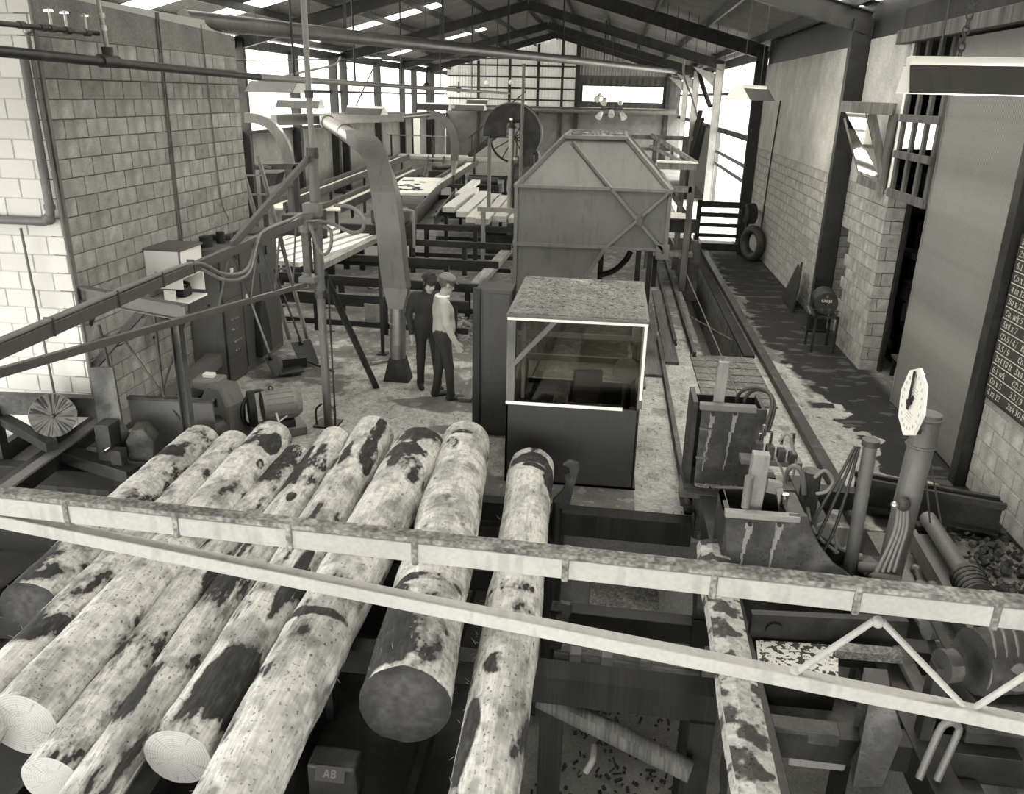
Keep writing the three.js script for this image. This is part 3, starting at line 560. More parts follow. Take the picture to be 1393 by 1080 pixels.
// ================================================================== DUCTS
{
  const t = thing('extraction_duct', 'grey rectangular extraction duct main running below the daylight strip', 'duct');
  const a = P(372, 163, 'z', -25), c = P(545, 159, 'z', -30);
  b_().bar(a, c, .3, .32, .01).mesh('duct_run', M.duct, t);
  const s = P(446, 167, 'z', -18.2), m = P(440, 163, 'z', -26.5);
  b_().bar(m, s, .26, .24, .01).mesh('branch_box', M.duct, t);
  b_().cyl(c, P(588, 155, 'z', -31), .1).mesh('spiral_run', M.galv, t);
}
function gooseneck(pts, w, dep, t, m1, m2) {       // square-section bend through points, widths across x
  const f = [], e = []; const cr = pts.map((p, i) => { const tg = (pts[Math.min(i + 1, pts.length - 1)].clone().sub(pts[Math.max(i - 1, 0)])).normalize(); const side = t.clone(); const nn = side.clone().cross(tg).normalize(); return [p.clone().addScaledVector(side, -w / 2).addScaledVector(nn, -dep / 2), p.clone().addScaledVector(side, w / 2).addScaledVector(nn, -dep / 2), p.clone().addScaledVector(side, w / 2).addScaledVector(nn, dep / 2), p.clone().addScaledVector(side, -w / 2).addScaledVector(nn, dep / 2)]; });
  for (let i = 0; i < cr.length - 1; i++) for (let k = 0; k < 4; k++) { const j = (k + 1) % 4; (k % 2 ? e : f).push([cr[i][k], cr[i][j], cr[i + 1][j], cr[i + 1][k]]); }
  return [f, e.filter((_, i) => i % 2 === 0), e.filter((_, i) => i % 2 === 1)];
}
const curve = (pts, n = 30) => new THREE.CatmullRomCurve3(pts, false, 'catmullrom', .5).getPoints(n);
{
  const t = thing('duct_downpipe', 'large square duct bending down to the floor beside the two workers', 'duct');
  const q = (x, y, z) => P(x, y, 'z', z);
  b_().cyl(q(447, 167, -18), q(503, 202, -12.1), .135, .14, 24, true).mesh('round_tube', M.duct, t);
  for (const [x, y, z] of [[447, 167, -18], [470, 181, -15.1]]) { const p = q(x, y, z), d = q(503, 202, -12.1).sub(q(447, 167, -18)).normalize(); b_().cyl(p.clone().addScaledVector(d, -.03), p.clone().addScaledVector(d, .03), .16, .16, 24).mesh('flange', M.duct, t); }
  const c = curve([q(486, 186, -12.6), q(506, 205, -11.9), q(521, 245, -11.5), q(530, 300, -11.42), q(536, 360, -11.4), q(540, 390, -11.4)], 30);
  const side = V(1, 0, .12).normalize(); const [f, e, e2] = gooseneck(c, .36, .2, side);
  b_().hull(f).mesh('bend_face', M.duct, t); b_().hull(e).mesh('bend_side', M.duct, t); b_().hull(e2).mesh('bend_side', M.duct, t);
  const b0 = q(540, 390, -11.4), b1 = q(541, 418, -11.4);
  const ring = (p, a, d) => [V(p.x - a, p.y, p.z + d), V(p.x + a, p.y, p.z + d), V(p.x + a, p.y, p.z - d), V(p.x - a, p.y, p.z - d)];
  const R0 = ring(b0, .18, .1), R1 = ring(b1, .11, .11); b_().hull([0, 1, 2, 3].map(i => [R0[i], R0[(i + 1) % 4], R1[(i + 1) % 4], R1[i]])).mesh('transition', M.duct, t);
  const g0 = b1, g1 = q(541, 486, -11.4);
  b_().cyl(g1, g0, .118, .118, 28, true).mesh('spiral_pipe', M.galv, t);
  for (let k = 0; k < 5; k++) { const y = g1.y + (g0.y - g1.y) * (k + .5) / 5; b_().add(new THREE.TorusGeometry(.119, .005, 6, 28).rotateX(Math.PI / 2 + .06).translate(g1.x, y, g1.z)).mesh('seam', M.galv, t); }
  const gl = V(g1.x, 0, g1.z), S0 = ring(g1, .11, .11), S1 = ring(gl, .19, .15); b_().hull([0, 1, 2, 3].map(i => [S0[i], S0[(i + 1) % 4], S1[(i + 1) % 4], S1[i]])).mesh('floor_hood', M.steelDark, t);
}
{
  const t = thing('duct_downpipe', 'curved square duct dropping beside the far end of the block wall', 'duct');
  const q = (x, y, z) => P(x, y, 'z', z), Z = -22;
  const c = curve([q(334, 160, Z), q(352, 162, Z), q(372, 173, Z), q(388, 198, Z), q(394, 225, Z), q(396, 252, Z)], 30); const [f, e, e2] = gooseneck(c, .42, .24, V(.25, 0, 1).normalize());
  b_().hull(f).mesh('bend_face', M.duct, t); b_().hull(e).mesh('bend_side', M.duct, t); b_().hull(e2).mesh('bend_side', M.duct, t);
  b_().cyl(V(c[30].x, 0, c[30].z), c[30], .12).mesh('drop_pipe', M.duct, t);
}
{
  const t = thing('duct_downpipe', 'small curved duct dropping in front of the raised walkway', 'duct');
  const q = (x, y, z) => P(x, y, 'z', z), Z = -31;
  const c = curve([q(580, 157, Z), q(594, 157, Z), q(607, 166, Z), q(616, 182, Z), q(619, 200, Z), q(618, 218, Z)], 30); const [f, e, e2] = gooseneck(c, .35, .28, V(.2, 0, 1).normalize());
  b_().hull(f).mesh('bend_face', M.duct, t); b_().hull(e).mesh('bend_side', M.duct, t); b_().hull(e2).mesh('bend_side', M.duct, t);
  b_().cyl(q(617, 238, Z), c[30], .08, .13).mesh('drop_pipe', M.galv, t);
  b_().cyl(V(q(617, 238, Z).x, 0, Z), q(617, 238, Z), .05).mesh('lower_pipe', M.steelDark, t);
}
// ================================================================== CHIP HOOD (hopper)
{
  const t = thing('chip_bin', 'large grey steel bin with sloping top and diagonal angle bracing', 'bin');
  const z0 = -13, z1 = -16.2, x0 = -1.44, x1 = .905, yA = 2.72, yB = 1.83, yT = 3.44;
  const t0 = -.76, t1 = .21, zt0 = -13.5, zt1 = -15.7;
  const c = (x, y, z) => V(x, y, z), f = [];
  f.push([c(x0, yB, z0), c(x1, yB, z0), c(x1, yA, z0), c(x0, yA, z0)], [c(x0, yB, z1), c(x1, yB, z1), c(x1, yA, z1), c(x0, yA, z1)], [c(x0, yB, z0), c(x0, yB, z1), c(x0, yA, z1), c(x0, yA, z0)], [c(x1, yB, z0), c(x1, yB, z1), c(x1, yA, z1), c(x1, yA, z0)]);
  b_().hull(f).mesh('side_plates', M.hopperPaint, t);
  b_().hull([[c(x0, yA, z0), c(x1, yA, z0), c(t1, yT, zt0), c(t0, yT, zt0)], [c(x0, yA, z1), c(x1, yA, z1), c(t1, yT, zt1), c(t0, yT, zt1)], [c(x0, yA, z0), c(x0, yA, z1), c(t0, yT, zt1), c(t0, yT, zt0)], [c(x1, yA, z0), c(x1, yA, z1), c(t1, yT, zt1), c(t1, yT, zt0)]]).mesh('sloping_top', M.hopperPaint, t);
  b_().hull([[c(t0, yT, zt0), c(t1, yT, zt0), c(t1, yT, zt1), c(t0, yT, zt1)]]).mesh('top_plate', M.sawdust, t);
  // lower chute: left part down to the floor
  const lx = -.1; b_().hull([[c(x0 + .02, 0, z0), c(-.85, 0, z0), c(-.55, .95, z0), c(lx + .1, yB, z0), c(x0 + .02, yB, z0)], [c(x0 + .02, 0, z0), c(x0 + .02, 0, z1), c(x0 + .02, yB, z1), c(x0 + .02, yB, z0)], [c(-.85, 0, z0), c(-.85, 0, z1), c(-.55, .95, z1), c(-.55, .95, z0)], [c(-.55, .95, z0), c(-.55, .95, z1), c(lx + .1, yB, z1), c(lx + .1, yB, z0)], [c(x0 + .02, 0, z1), c(-.85, 0, z1), c(-.55, .95, z1), c(lx + .1, yB, z1), c(x0 + .02, yB, z1)]]).mesh('chute', M.hopperPaint, t);
  const L = (n, a, b, w = .06, h = .06) => b_().bar(a, b, w, h, .005).mesh(n, M.steelGrey, t), zf = z0 + .02;
  L('ring_angle', c(x0 - .04, yA, zf), c(x1 + .04, yA, zf), .07, .05); L('ring_angle', c(x0 - .04, yB, zf), c(x1 - .02, yB, zf), .07, .05);
  L('ring_angle', c(x0 - .02, yA, z0), c(x0 - .02, yA, z1)); L('ring_angle', c(x1 + .02, yA, z0), c(x1 + .02, yA, z1)); L('ring_angle', c(x0 - .02, yB, z0), c(x0 - .02, yB, z1)); L('ring_angle', c(x1 + .02, yB, z0), c(x1 + .02, yB, z1));
  L('corner_angle', c(x0, 0, zf), c(x0, yA, zf)); L('corner_angle', c(x1, yB, zf), c(x1, yA, zf));
  L('hip_angle', c(x0, yA, zf), c(t0, yT, zt0 + .02)); L('hip_angle', c(x1, yA, zf), c(t1, yT, zt0 + .02)); L('hip_angle', c(x0, yA, z1), c(t0, yT, zt1)); L('hip_angle', c(x1, yA, z1), c(t1, yT, zt1));
  L('top_angle', c(t0, yT, zt0 + .02), c(t1, yT, zt0 + .02), .1, .06); L('top_angle', c(t0, yT, zt1), c(t1, yT, zt1)); L('top_angle', c(t0, yT, zt0), c(t0, yT, zt1)); L('top_angle', c(t1, yT, zt0), c(t1, yT, zt1));
  const mid = c(-.62, 3.36, -13.42), mj = c(.02, yA, zf + .03); L('brace', mid, mj, .05, .05); L('brace', mj, c(.86, yB, zf + .03), .05, .05); L('brace', c(x1, yA, zf + .03), c(-.02, yB, zf + .03), .05, .05); L('brace', c(-.02, yB, zf + .03), c(-.55, .95, zf + .03), .06, .06);
  b_().box(.45, 2.27, zf + .05, .16, .02, .16, 0, [Math.PI / 2, 0, .78]).mesh('gusset', M.steelGrey, t);
  b_().box(.86, yB - .03, zf + .03, .2, .22, .05, .006).mesh('corner_plate', M.steelGrey, t);
  for (const [x, y] of [[.86, yB - .03], [.89, yA - .05]]) b_().cyl(V(x, y, zf + .05), V(x, y, zf + .075), .025, .025, 8).mesh('bolt', M.steelDark, t);
  for (const x of [-1.38, -.1, .62]) b_().box(x, 1.02, z1 + .06, .1, 1.62, .1).box(x, .1, z1 + .06, .1, .2, .1).mesh('leg', M.steelDark, t);
  b_().box(.84, .9, z1 + .06, .1, 1.8, .1).mesh('leg', M.steelDark, t);
  const g = b_(); for (let i = 0; i < 60; i++) g.box(rr(t0 + .05, t1 - .05), yT + .012, rr(zt1, zt0 - .05), rr(.02, .12), .02, rr(.02, .1), 0, [0, rr(0, 3), 0]); const gm = g.mesh('sawdust_heap', M.sawdust, t); gm.userData.kind = 'stuff';
  // arc of the saw guard under the bin
  b_().tube([P(815, 375, 'z', -14.4), P(835, 368, 'z', -14.4), P(850, 355, 'z', -14.4), P(858, 342, 'z', -14.4)], .05, 8).mesh('guard_arc', M.steelDark, t);
}
// ================================================================== OPERATOR CABIN
{
  const t = thing('control_cabin', 'sawyer control cabin with large glass front and dusty flat roof', 'cabin');
  const x0 = -.975, x1 = .47, z0 = -8.23, z1 = -10.1, yS = .95, yR = 1.88, m = M.cabinPaint;
  b_().box2(x0, 0, z0 - .03, x1 - .03, yS - .02, z0, .004).mesh('front_panel', m, t);
  b_().box2(x1 - .05, 0, z1, x1 - .02, yS, z0, .004).mesh('side_panel', m, t); b_().box2(x0, 0, z1, x0 + .03, yS, z0, .004).mesh('side_panel', m, t); b_().box2(x0, 0, z1, x1, .6, z1 + .03).mesh('back_panel', m, t);
  const fr = (n, ...a) => b_().box2(...a, .005).mesh(n, M.cabinPale, t);
  fr('corner_post', x0, yS, z0 - .09, x0 + .09, yR, z0); fr('corner_post', x1 - .05, yS, z0 - .06, x1, yR, z0); fr('corner_post', x0, .6, z1, x0 + .07, yR, z1 + .07); fr('corner_post', x1 - .07, .6, z1, x1, yR, z1 + .07);
  fr('mullion', x0 + .15, yS, z0 - .16, x0 + .19, yR, z0 - .11);
  b_().bar(V(x0 + .03, 1.32, z0 - .03), V(x0 + .5, yR - .02, z0 - .03), .05, .075, .004, V(0, 0, 1)).mesh('front_brace', M.cabinPale, t);
  const rs = b_().box2(x0 - .01, yR, z1 - .02, x1 + .01, yR + .03, z0 + .02, .004).mesh('roof_sheet', M.cabinPale, t);
  const du = b_(); du.box2(x0 + .02, yR + .03, z1, x1 - .02, yR + .042, z0 - .01); const dm = du.mesh('roof_dust', mat(.5, .95, { map: T.dirt }), rs); dm.userData.kind = 'stuff';
  for (let i = 0; i < 1; i++) { const g = b_(), R = rng(5); for (let k = 0; k < 260; k++) g.box(x0 + .05 + R() * (x1 - x0 - .1), yR + .045, z1 + .05 + R() * (z0 - z1 - .1), .01 + .05 * R() * R(), .01, .008 + .02 * R(), 0, [0, R() * 3, 0]); const o = g.mesh('roof_chips', M.sawdust, rs); o.userData.kind = 'stuff'; }
  const tape = mat(.85, .6);
  b_().box2(x0, yR - .03, z0, x1, yR + .02, z0 + .012, .003).mesh('white_edge_strip', tape, t); b_().box2(x0, yS - .03, z0, x1 - .2, yS + .005, z0 + .014, .003).mesh('white_edge_strip', tape, t); b_().box2(x1 - .035, yS + .1, z0, x1 - .005, yR - .03, z0 + .012, .003).mesh('white_edge_strip', tape, t);
  b_().box2(x0 + .1, yS, z0 - .035, x1 - .06, yR - .02, z0 - .029).mesh('front_glass', M.glassDusty, t);
  b_().box2(x1 - .034, yS, z1 + .08, x1 - .03, yR - .02, z0 - .08).mesh('side_glass', M.glassDusty, t); b_().box2(x0 + .014, yS, z1 + .08, x0 + .018, yR - .02, z0 - .1).mesh('side_glass', M.glassDusty, t);
  b_().box2(x0 + .08, .62, z1 + .03, x1 - .08, yR - .04, z1 + .034).mesh('back_glass', M.glassDusty, t);
  b_().box2(x0 + .05, 1.18, z1 + .05, x1 - .05, 1.24, z1 + .09).box2(x0 + .05, .88, z1 + .05, x1 - .05, .95, z1 + .12).mesh('back_rail', M.cabinPale, t);
  b_().box2(x0, -.02, z1, x1, .03, z0).mesh('cabin_floor', M.steelDark, t);
  b_().box2(x1 - .12, .03, z0 - .2, x1 - .06, yS - .05, z0 - .12).mesh('inner_post', m, t);
  const c = thing('operator_seat', 'black padded operator seat inside the glass cabin', 'seat');
  b_().box(-.15, .5, -9.25, .42, .1, .42, .03).mesh('cushion', M.black, c); b_().box(-.12, .9, -9.0, .34, .42, .08, .035, [-.12, .25, 0]).mesh('backrest', M.black, c); b_().cyl(V(-.15, .03, -9.25), V(-.15, .46, -9.25), .04).box(-.15, .05, -9.25, .36, .03, .36).mesh('pedestal', M.steelDark, c);
  const k = thing('control_console', 'small pale control box beside the cabin seat', 'console');
  b_().box(-.42, .42, -8.75, .16, .78, .3, .01).mesh('box_body', M.cabinPale, k); b_().box(-.42, .83, -8.75, .14, .03, .26, .01).mesh('button_panel', M.steelDark, k);
  const w = thing('cabin_stool', 'pale round disc on a post inside the cabin corner', 'disc');
  b_().cyl(V(.3, .03, -9.0), V(.3, 1.0, -9.0), .02).mesh('stem', M.steelMid, w); b_().cyl(V(.3, 1.12, -9.02), V(.31, 1.12, -8.98), .15, .15, 22).mesh('disc_plate', M.cabinPale, w);
}
{ // cabinet left of the cabin
  const t = thing('steel_locker', 'dark upright steel locker standing behind the operator cabin', 'locker');
  b_().box2(-1.52, 0, -9.95, -1.08, 1.86, -9.5, .008).mesh('body', M.cabinPaint, t);
  b_().box2(-1.42, .72, -9.5, -1.1, 1.82, -9.485, .004).mesh('door', M.cabinPaint, t); const ld = b_().box2(-1.42, .05, -9.5, -1.1, .69, -9.485, .004).mesh('door', M.cabinPaint, t);
  b_().box2(-1.54, 0, -9.52, -1.45, 1.88, -9.46, .004).mesh('front_post', M.steelBlack, t);
  b_().box(-1.40, .5, -9.475, .015, .1, .015).mesh('hinge', M.steelMid, ld);
}
// ================================================================== LEFT SIDE
const Q = (x, y, z) => P(x, y, 'z', z), QY = (x, y, h) => P(x, y, 'y', h), QX = (x, y, v) => P(x, y, 'x', v);
const one = (name, label, cat, build, m, part = 'body', group) => { const t = thing(name, label, cat, [0, 0, 0], group); const b = b_(); build(b); b.mesh(part, m, t); return t; };
{ // wall conduits
  one('conduit_run', 'pair of thin metal conduits running up the grey block wall', 'conduit', b => { for (const d of [0, .05]) b.cyl(V(XL + .03, 2.0, -10.62 - d), V(XL + .03, 4.9, -10.66 - d), .012, .012, 8); }, M.steelGrey, 'conduit');
  one('wall_cable', 'thin dark cable dropping down the far part of block wall', 'cable', b => b.tube([V(XL + .03, 4.85, -11.85), V(XL + .03, 3.5, -11.9), V(XL + .03, 2.5, -11.95), V(XL + .05, 2.15, -12.1)], .01, 6), M.hose, 'cable');
  one('wall_conduit', 'thin conduit on the block wall beside the control cabinet', 'conduit', b => b.cyl(V(XL + .03, 0, -10.2), V(XL + .03, 1.5, -10.2), .015, .015, 8), M.steelMid, 'conduit');
}
{ // pipes in the upper corner
  const t = thing('air_main_pipe', 'long dark service pipe running above the block wall into the hall', 'pipe');
  const a = Q(-30, 66, -7.6), m = V(-5.42, 4.22, -12.6); const a0 = V(-5.42, 4.3, -6.9), a1 = V(-5.42, 4.2, -12.9), a2 = V(-5.5, 4.1, -45);
  b_().cyl(a0, a1, .05, .05, 16).mesh('dark_pipe', M.pipeDark, t); b_().cyl(a1, a2, .055, .055, 12).mesh('pale_pipe', M.pipePale, t);
  const T0 = V(-5.42, 4.275, -8.95); b_().cyl(T0.clone().add(V(0, 0, .16)), T0.clone().add(V(0, 0, -.14)), .068).mesh('tee', M.pipeDark, t);
  b_().cyl(T0, T0.clone().add(V(0, .14, 0)), .05, .06).mesh('tee_neck', M.steelMid, t);
  b_().cyl(T0.clone().add(V(0, .13, 0)), T0.clone().add(V(-.03, .62, 0)), .024).mesh('riser', M.galv, t);
  for (const y of [.3, .42]) b_().cyl(T0.clone().add(V(-.01, y, 0)), T0.clone().add(V(-.012, y + .05, 0)), .034, .034, 10).mesh('union', M.brass, t);
  const v = thing('valve_manifold', 'small pipe run with brass valves above the service pipe', 'pipe'), y = 4.56;
  b_().cyl(V(-5.5, 4.53, -7.4), V(-5.5, 4.55, -8.95), .026).mesh('run', M.pipeDark, v);
  for (const z of [-8.18, -8.42, -8.75]) { const vb = b_().cyl(V(-5.5, y - .02, z + .04), V(-5.5, y - .02, z - .04), .036).mesh('valve_body', M.steelMid, v); b_().cyl(V(-5.5, y - .04, z), V(-5.5, y + .16, z), .014).mesh('valve_stem', M.brass, vb); b_().box(-5.5, y + .14, z, .1, .02, .02).mesh('valve_handle', M.chrome, vb); }
  for (const z of [-7.7, -8.0]) b_().cyl(V(-5.5, 4.535, z), V(-5.5, 4.54, z - .07), .036).mesh('coupling', M.steelMid, v);
  const p = thing('downpipe', 'pale metal pipe dropping down white wall to an elbow', 'pipe'), pa = Q(33, 80, -8.22), pb = Q(68, 285, -8.22);
  b_().tube([pa, pa.clone().lerp(pb, .5), pb, pb.clone().add(V(-.02, -.1, 0)), pb.clone().add(V(-.1, -.13, 0)), pb.clone().add(V(-1.2, -.13, 0))], .045, 12, 60, .1).mesh('pipe_run', M.steelGrey, p);
  b_().sphere(pb.clone().add(V(-.03, -.1, 0)), .064).mesh('elbow', M.steelGrey, p); b_().cyl(pb, pb.clone().add(V(0, .05, 0)), .056).mesh('elbow_collar', M.steelGrey, p);
  const s = thing('corner_pipe', 'slim pipe strapped beside the corner of the white wall', 'pipe'), sa = Q(37, 42, -8.26), sb = Q(115, 440, -8.26);
  b_().cyl(sa, sb.clone().setY(.2), .02).mesh('pipe_run', M.steelGrey, s); b_().sphere(sa, .04).mesh('elbow', M.galv, s);
  const w = thing('slim_conduit', 'slim conduit slanting down the white wall beside the steel frame', 'conduit'), wa = Q(28, 310, -8.2), wb = Q(75, 540, -8.2);
  b_().cyl(wa, wb, .014).mesh('conduit', M.steelGrey, w);
}
{ // electrical cabinet
  const t = thing('electrical_cabinet', 'tall grey electrical cabinet with push buttons against the block wall', 'cabinet');
  const x0 = XL + .02, x1 = -5.26, z0 = -10.66, z1 = -12.75, h = 1.95;
  b_().box2(x0, 0, z1, x1 - .02, h, z0, .008).mesh('body', M.cabinetGrey, t);
  const D = (n, za, zb, ya, yb, m) => b_().box2(x1 - .02, ya, zb + .01, x1 + .005, yb, za - .01, .005).mesh(n, m, t);
  const d1 = D('door', z0 - .02, -11.28, .38, 1.22, M.cabinetDoor), d2 = D('door', z0 - .02, -11.28, 1.24, 1.92, M.cabinetDoor), d3 = D('door', -11.3, -11.95, .1, 1.38, M.cabinetDoor), d4 = D('door', -11.3, -12.7, 1.4, 1.92, M.cabinetDoor); D('door', -11.97, -12.7, .1, 1.38, M.cabinetDoor); D('plinth', z0 - .02, -11.28, .02, .36, M.cabinetDoor);
  for (const [n, y] of [[3, .92], [2, .78], [3, .6], [2, .47]]) for (let k = 0; k < n; k++) { const z = -10.9 - .09 * k; b_().cyl(V(x1, y, z), V(x1 + .03, y, z), .016, .013, 8).mesh('push_button', M.chrome, d1); }
  b_().box(x1 + .02, 1.62, -11.0, .02, .06, .06).mesh('name_plate', M.white, d2); b_().box(x1 + .02, 1.78, -11.15, .02, .07, .07).mesh('indicator', M.black, d2); b_().box(x1 + .02, 1.15, -11.42, .02, .06, .06).mesh('name_plate', M.white, d3);
  for (const [y, z] of [[1.12, -11.5], [1.62, -11.9], [1.7, -12.2]]) b_().box(x1 + .03, y, z, .03, .14, .02, .004).mesh('door_handle', M.black, y < 1.3 ? d3 : d4);
  b_().box(x0 + .3, 1.18, z0 + .006, .03, .035, .012, .003).mesh('latch', M.black, t);
  b_().box2(x1 - .01, 0, z0 - .02, x1 + .008, h, z0 + .004).mesh('corner_strip', M.steelDark, t);
  // clutter on the top
  one('belt_pulley_spare', 'dark spare pulley standing on top of electrical cabinet', 'pulley', b => b.cyl(V(-5.55, h, -10.95), V(-5.55, h + .14, -10.95), .09), M.steelDark, 'pulley');
  one('steel_sleeve', 'short dark steel sleeve on electrical cabinet top', 'sleeve', b => b.cyl(V(-5.48, h, -11.25), V(-5.48, h + .16, -11.25), .06), M.steelDark, 'sleeve');
  one('steel_offcut', 'dark flat steel offcut on electrical cabinet top', 'offcut', b => b.box(-5.6, h + .04, -11.5, .3, .07, .16, .01, [0, .3, 0]), M.steelDark, 'offcut');
  one('bent_plate', 'thin bent dark plate on electrical cabinet top', 'plate', b => b.box(-5.42, h + .05, -11.78, .3, .02, .1, .004, [.25, 1.1, .1]), M.steelDark, 'plate');
  one('loose_board', 'short pale board lying on top of electrical cabinet', 'board', b => b.box(-5.5, h + .02, -12.3, .34, .03, .6, .004, [0, .1, 0]), M.timberGrey, 'board');
}
{ // white phone box on the wall
  const t = thing('wall_telephone_box', 'white open-bottomed telephone box fixed to the block wall', 'box');
  const x0 = XL + .01, x1 = -5.3, za = -9.72, zb = -10.3;
  b_().box2(x0, 1.62, za - .02, x1, 2.1, za, .004).mesh('front_panel', M.white, t); b_().box2(x1 - .02, 1.75, zb, x1, 2.1, za, .004).mesh('side_panel', M.white, t); b_().box2(x0, 1.5, zb, x1, 2.1, zb + .02, .004).mesh('rear_panel', M.white, t);
  b_().box2(x0, 2.1, zb - .02, x1 + .02, 2.13, za + .02, .006).mesh('lid', M.steelGrey, t); b_().box2(x0, 1.42, zb, x1 + .02, 1.45, za, .004).mesh('shelf', M.white, t); b_().box2(x0 + .2, 1.34, za - .015, x0 + .36, 1.6, za, .004).mesh('bracket', M.white, t);
  const p = thing('telephone', 'black telephone set on shelf of the white box', 'telephone');
  b_().box(-5.5, 1.52, -10.05, .2, .13, .2, .03).mesh('base', M.black, p); b_().tube([V(-5.62, 1.6, -10.02), V(-5.6, 1.64, -10.02), V(-5.4, 1.64, -10.02), V(-5.38, 1.6, -10.02)], .024, 8).mesh('handset', M.black, p);
}
{ // switches on the wall
  const t = thing('switch_box', 'small grey switch box on the block wall', 'switch box', [0, 0, 0], 'wall switches'); b_().box(XL + .05, 1.02, -9.55, .09, .17, .11, .01).mesh('body', M.pipePale, t); b_().cyl(V(XL + .09, 1.02, -9.55), V(XL + .12, 1.02, -9.55), .02).mesh('knob', M.black, t);
  const u = thing('round_switch', 'pair of round switches beside grey switch box', 'switch', [0, 0, 0], 'wall switches'); b_().cyl(V(XL, 1.1, -9.95), V(XL + .09, 1.1, -9.95), .05).mesh('switch', M.pipePale, u); b_().cyl(V(XL, 1.12, -10.07), V(XL + .09, 1.12, -10.07), .04).mesh('switch', M.steelMid, u);
}
{ // steel trestle frame
  const t = thing('steel_trestle', 'grey steel beam trestle with thin cross rods before the block wall', 'frame');
  const a = QY(84, 390, 1.9), c = QY(252, 420, 1.9); a.y = c.y = 1.86;
  b_().ibeam(a, c, .16, .1, .012, .01).mesh('top_beam', M.steelGrey, t);
  const f0 = a.clone().add(V(.12, -.08, 0)); const col = V(f0.x + .03, .05, f0.z + .0);
  b_().ibeam(f0, col, .14, .14, .012, .01, V(1, 0, 0)).mesh('column', M.steelGrey, t);
  const g = c.clone(); b_().ibeam(V(g.x - .12, 1.78, g.z), V(g.x - .12, 0, g.z), .1, .1, .01, .008, V(1, 0, 0)).mesh('column', M.steelMid, t);
  b_().bar(V(col.x - .25, .62, f0.z + .05), V(f0.x + .95, 1.78, f0.z + .12), .05, .08).mesh('knee_brace', M.steelMid, t);
  const z = -8.05; b_().cyl(V(-5.25, 1.5, z - .1), V(-4.3, .2, z + .1), .014).mesh('cross_rod', M.steelMid, t); b_().cyl(V(-4.35, 1.75, z + .1), V(-5.05, .35, z - .1), .014).mesh('cross_rod', M.steelMid, t);
  b_().cyl(V(-4.75, 1.78, z), V(-4.78, .2, z), .016).mesh('hanger_rod', M.steelMid, t); b_().cyl(V(-5.4, 1.6, z), V(-5.3, .6, z), .016).mesh('hanger_rod', M.steelMid, t);
  b_().bar(V(f0.x + .08, 1.5, f0.z), V(f0.x + .2, 1.75, f0.z), .02, .2).mesh('gusset', M.steelMid, t);
  b_().box(f0.x + .35, 1.3, f0.z + .02, .16, .1, .1, .01).mesh('limit_switch', M.pipeDark, t);
}
{ // scorched plate, deck end and casting
  const pl = thing('steel_plate', 'scorched steel plate standing against the trestle column', 'plate');
  const f = [Q(122, 500, -7.75), Q(153, 500, -7.75), Q(166, 577, -7.5), Q(134, 579, -7.5)], k = f.map(v => v.clone().add(V(.0, 0, -.03)));
  b_().hull([f, k, ...[0, 1, 2, 3].map(i => [f[i], f[(i + 1) % 4], k[(i + 1) % 4], k[i]])]).mesh('plate', M.steelMid, pl);
  const w = thing('deck_side_plate', 'long grey steel side plate behind the log deck', 'plate');
  const a = V(-5.2, 0, -8.0), c = V(-4.25, 0, -8.35); b_().bar(V(-5.15, .42, -8.0), V(-4.2, .42, -8.05), .03, .72, .005).mesh('plate', M.steelGrey, w); b_().bar(V(-5.15, .8, -8.0), V(-4.2, .8, -8.05), .08, .03).mesh('flange', M.steelMid, w);
  const s = thing('steel_channel', 'grey steel channel leaning along foot of the block wall', 'channel'); b_().bar(V(-5.5, .28, -9.2), V(-5.45, .55, -11.3), .22, .03, .004).bar(V(-5.4, .2, -9.2), V(-5.35, .47, -11.3), .03, .16, .004).mesh('channel', M.steelGrey, s);
  const cst = thing('bumper_casting', 'two-lobed steel bumper casting on the deck end', 'casting');
  const bp = QY(183, 600, .42); for (const [dx, dz, ry] of [[-.12, .03, -.25], [.12, -.02, .3]]) { const m = new THREE.Matrix4().makeRotationY(ry).setPosition(bp.x + dx, bp.y - .12, bp.z + dz); b_().poly([[-.13, 0], [.1, -.03], [.13, .2], [.05, .34], [-.06, .34], [-.13, .22]], .22, m, .01).mesh('lobe', M.steelMid, cst); }
}
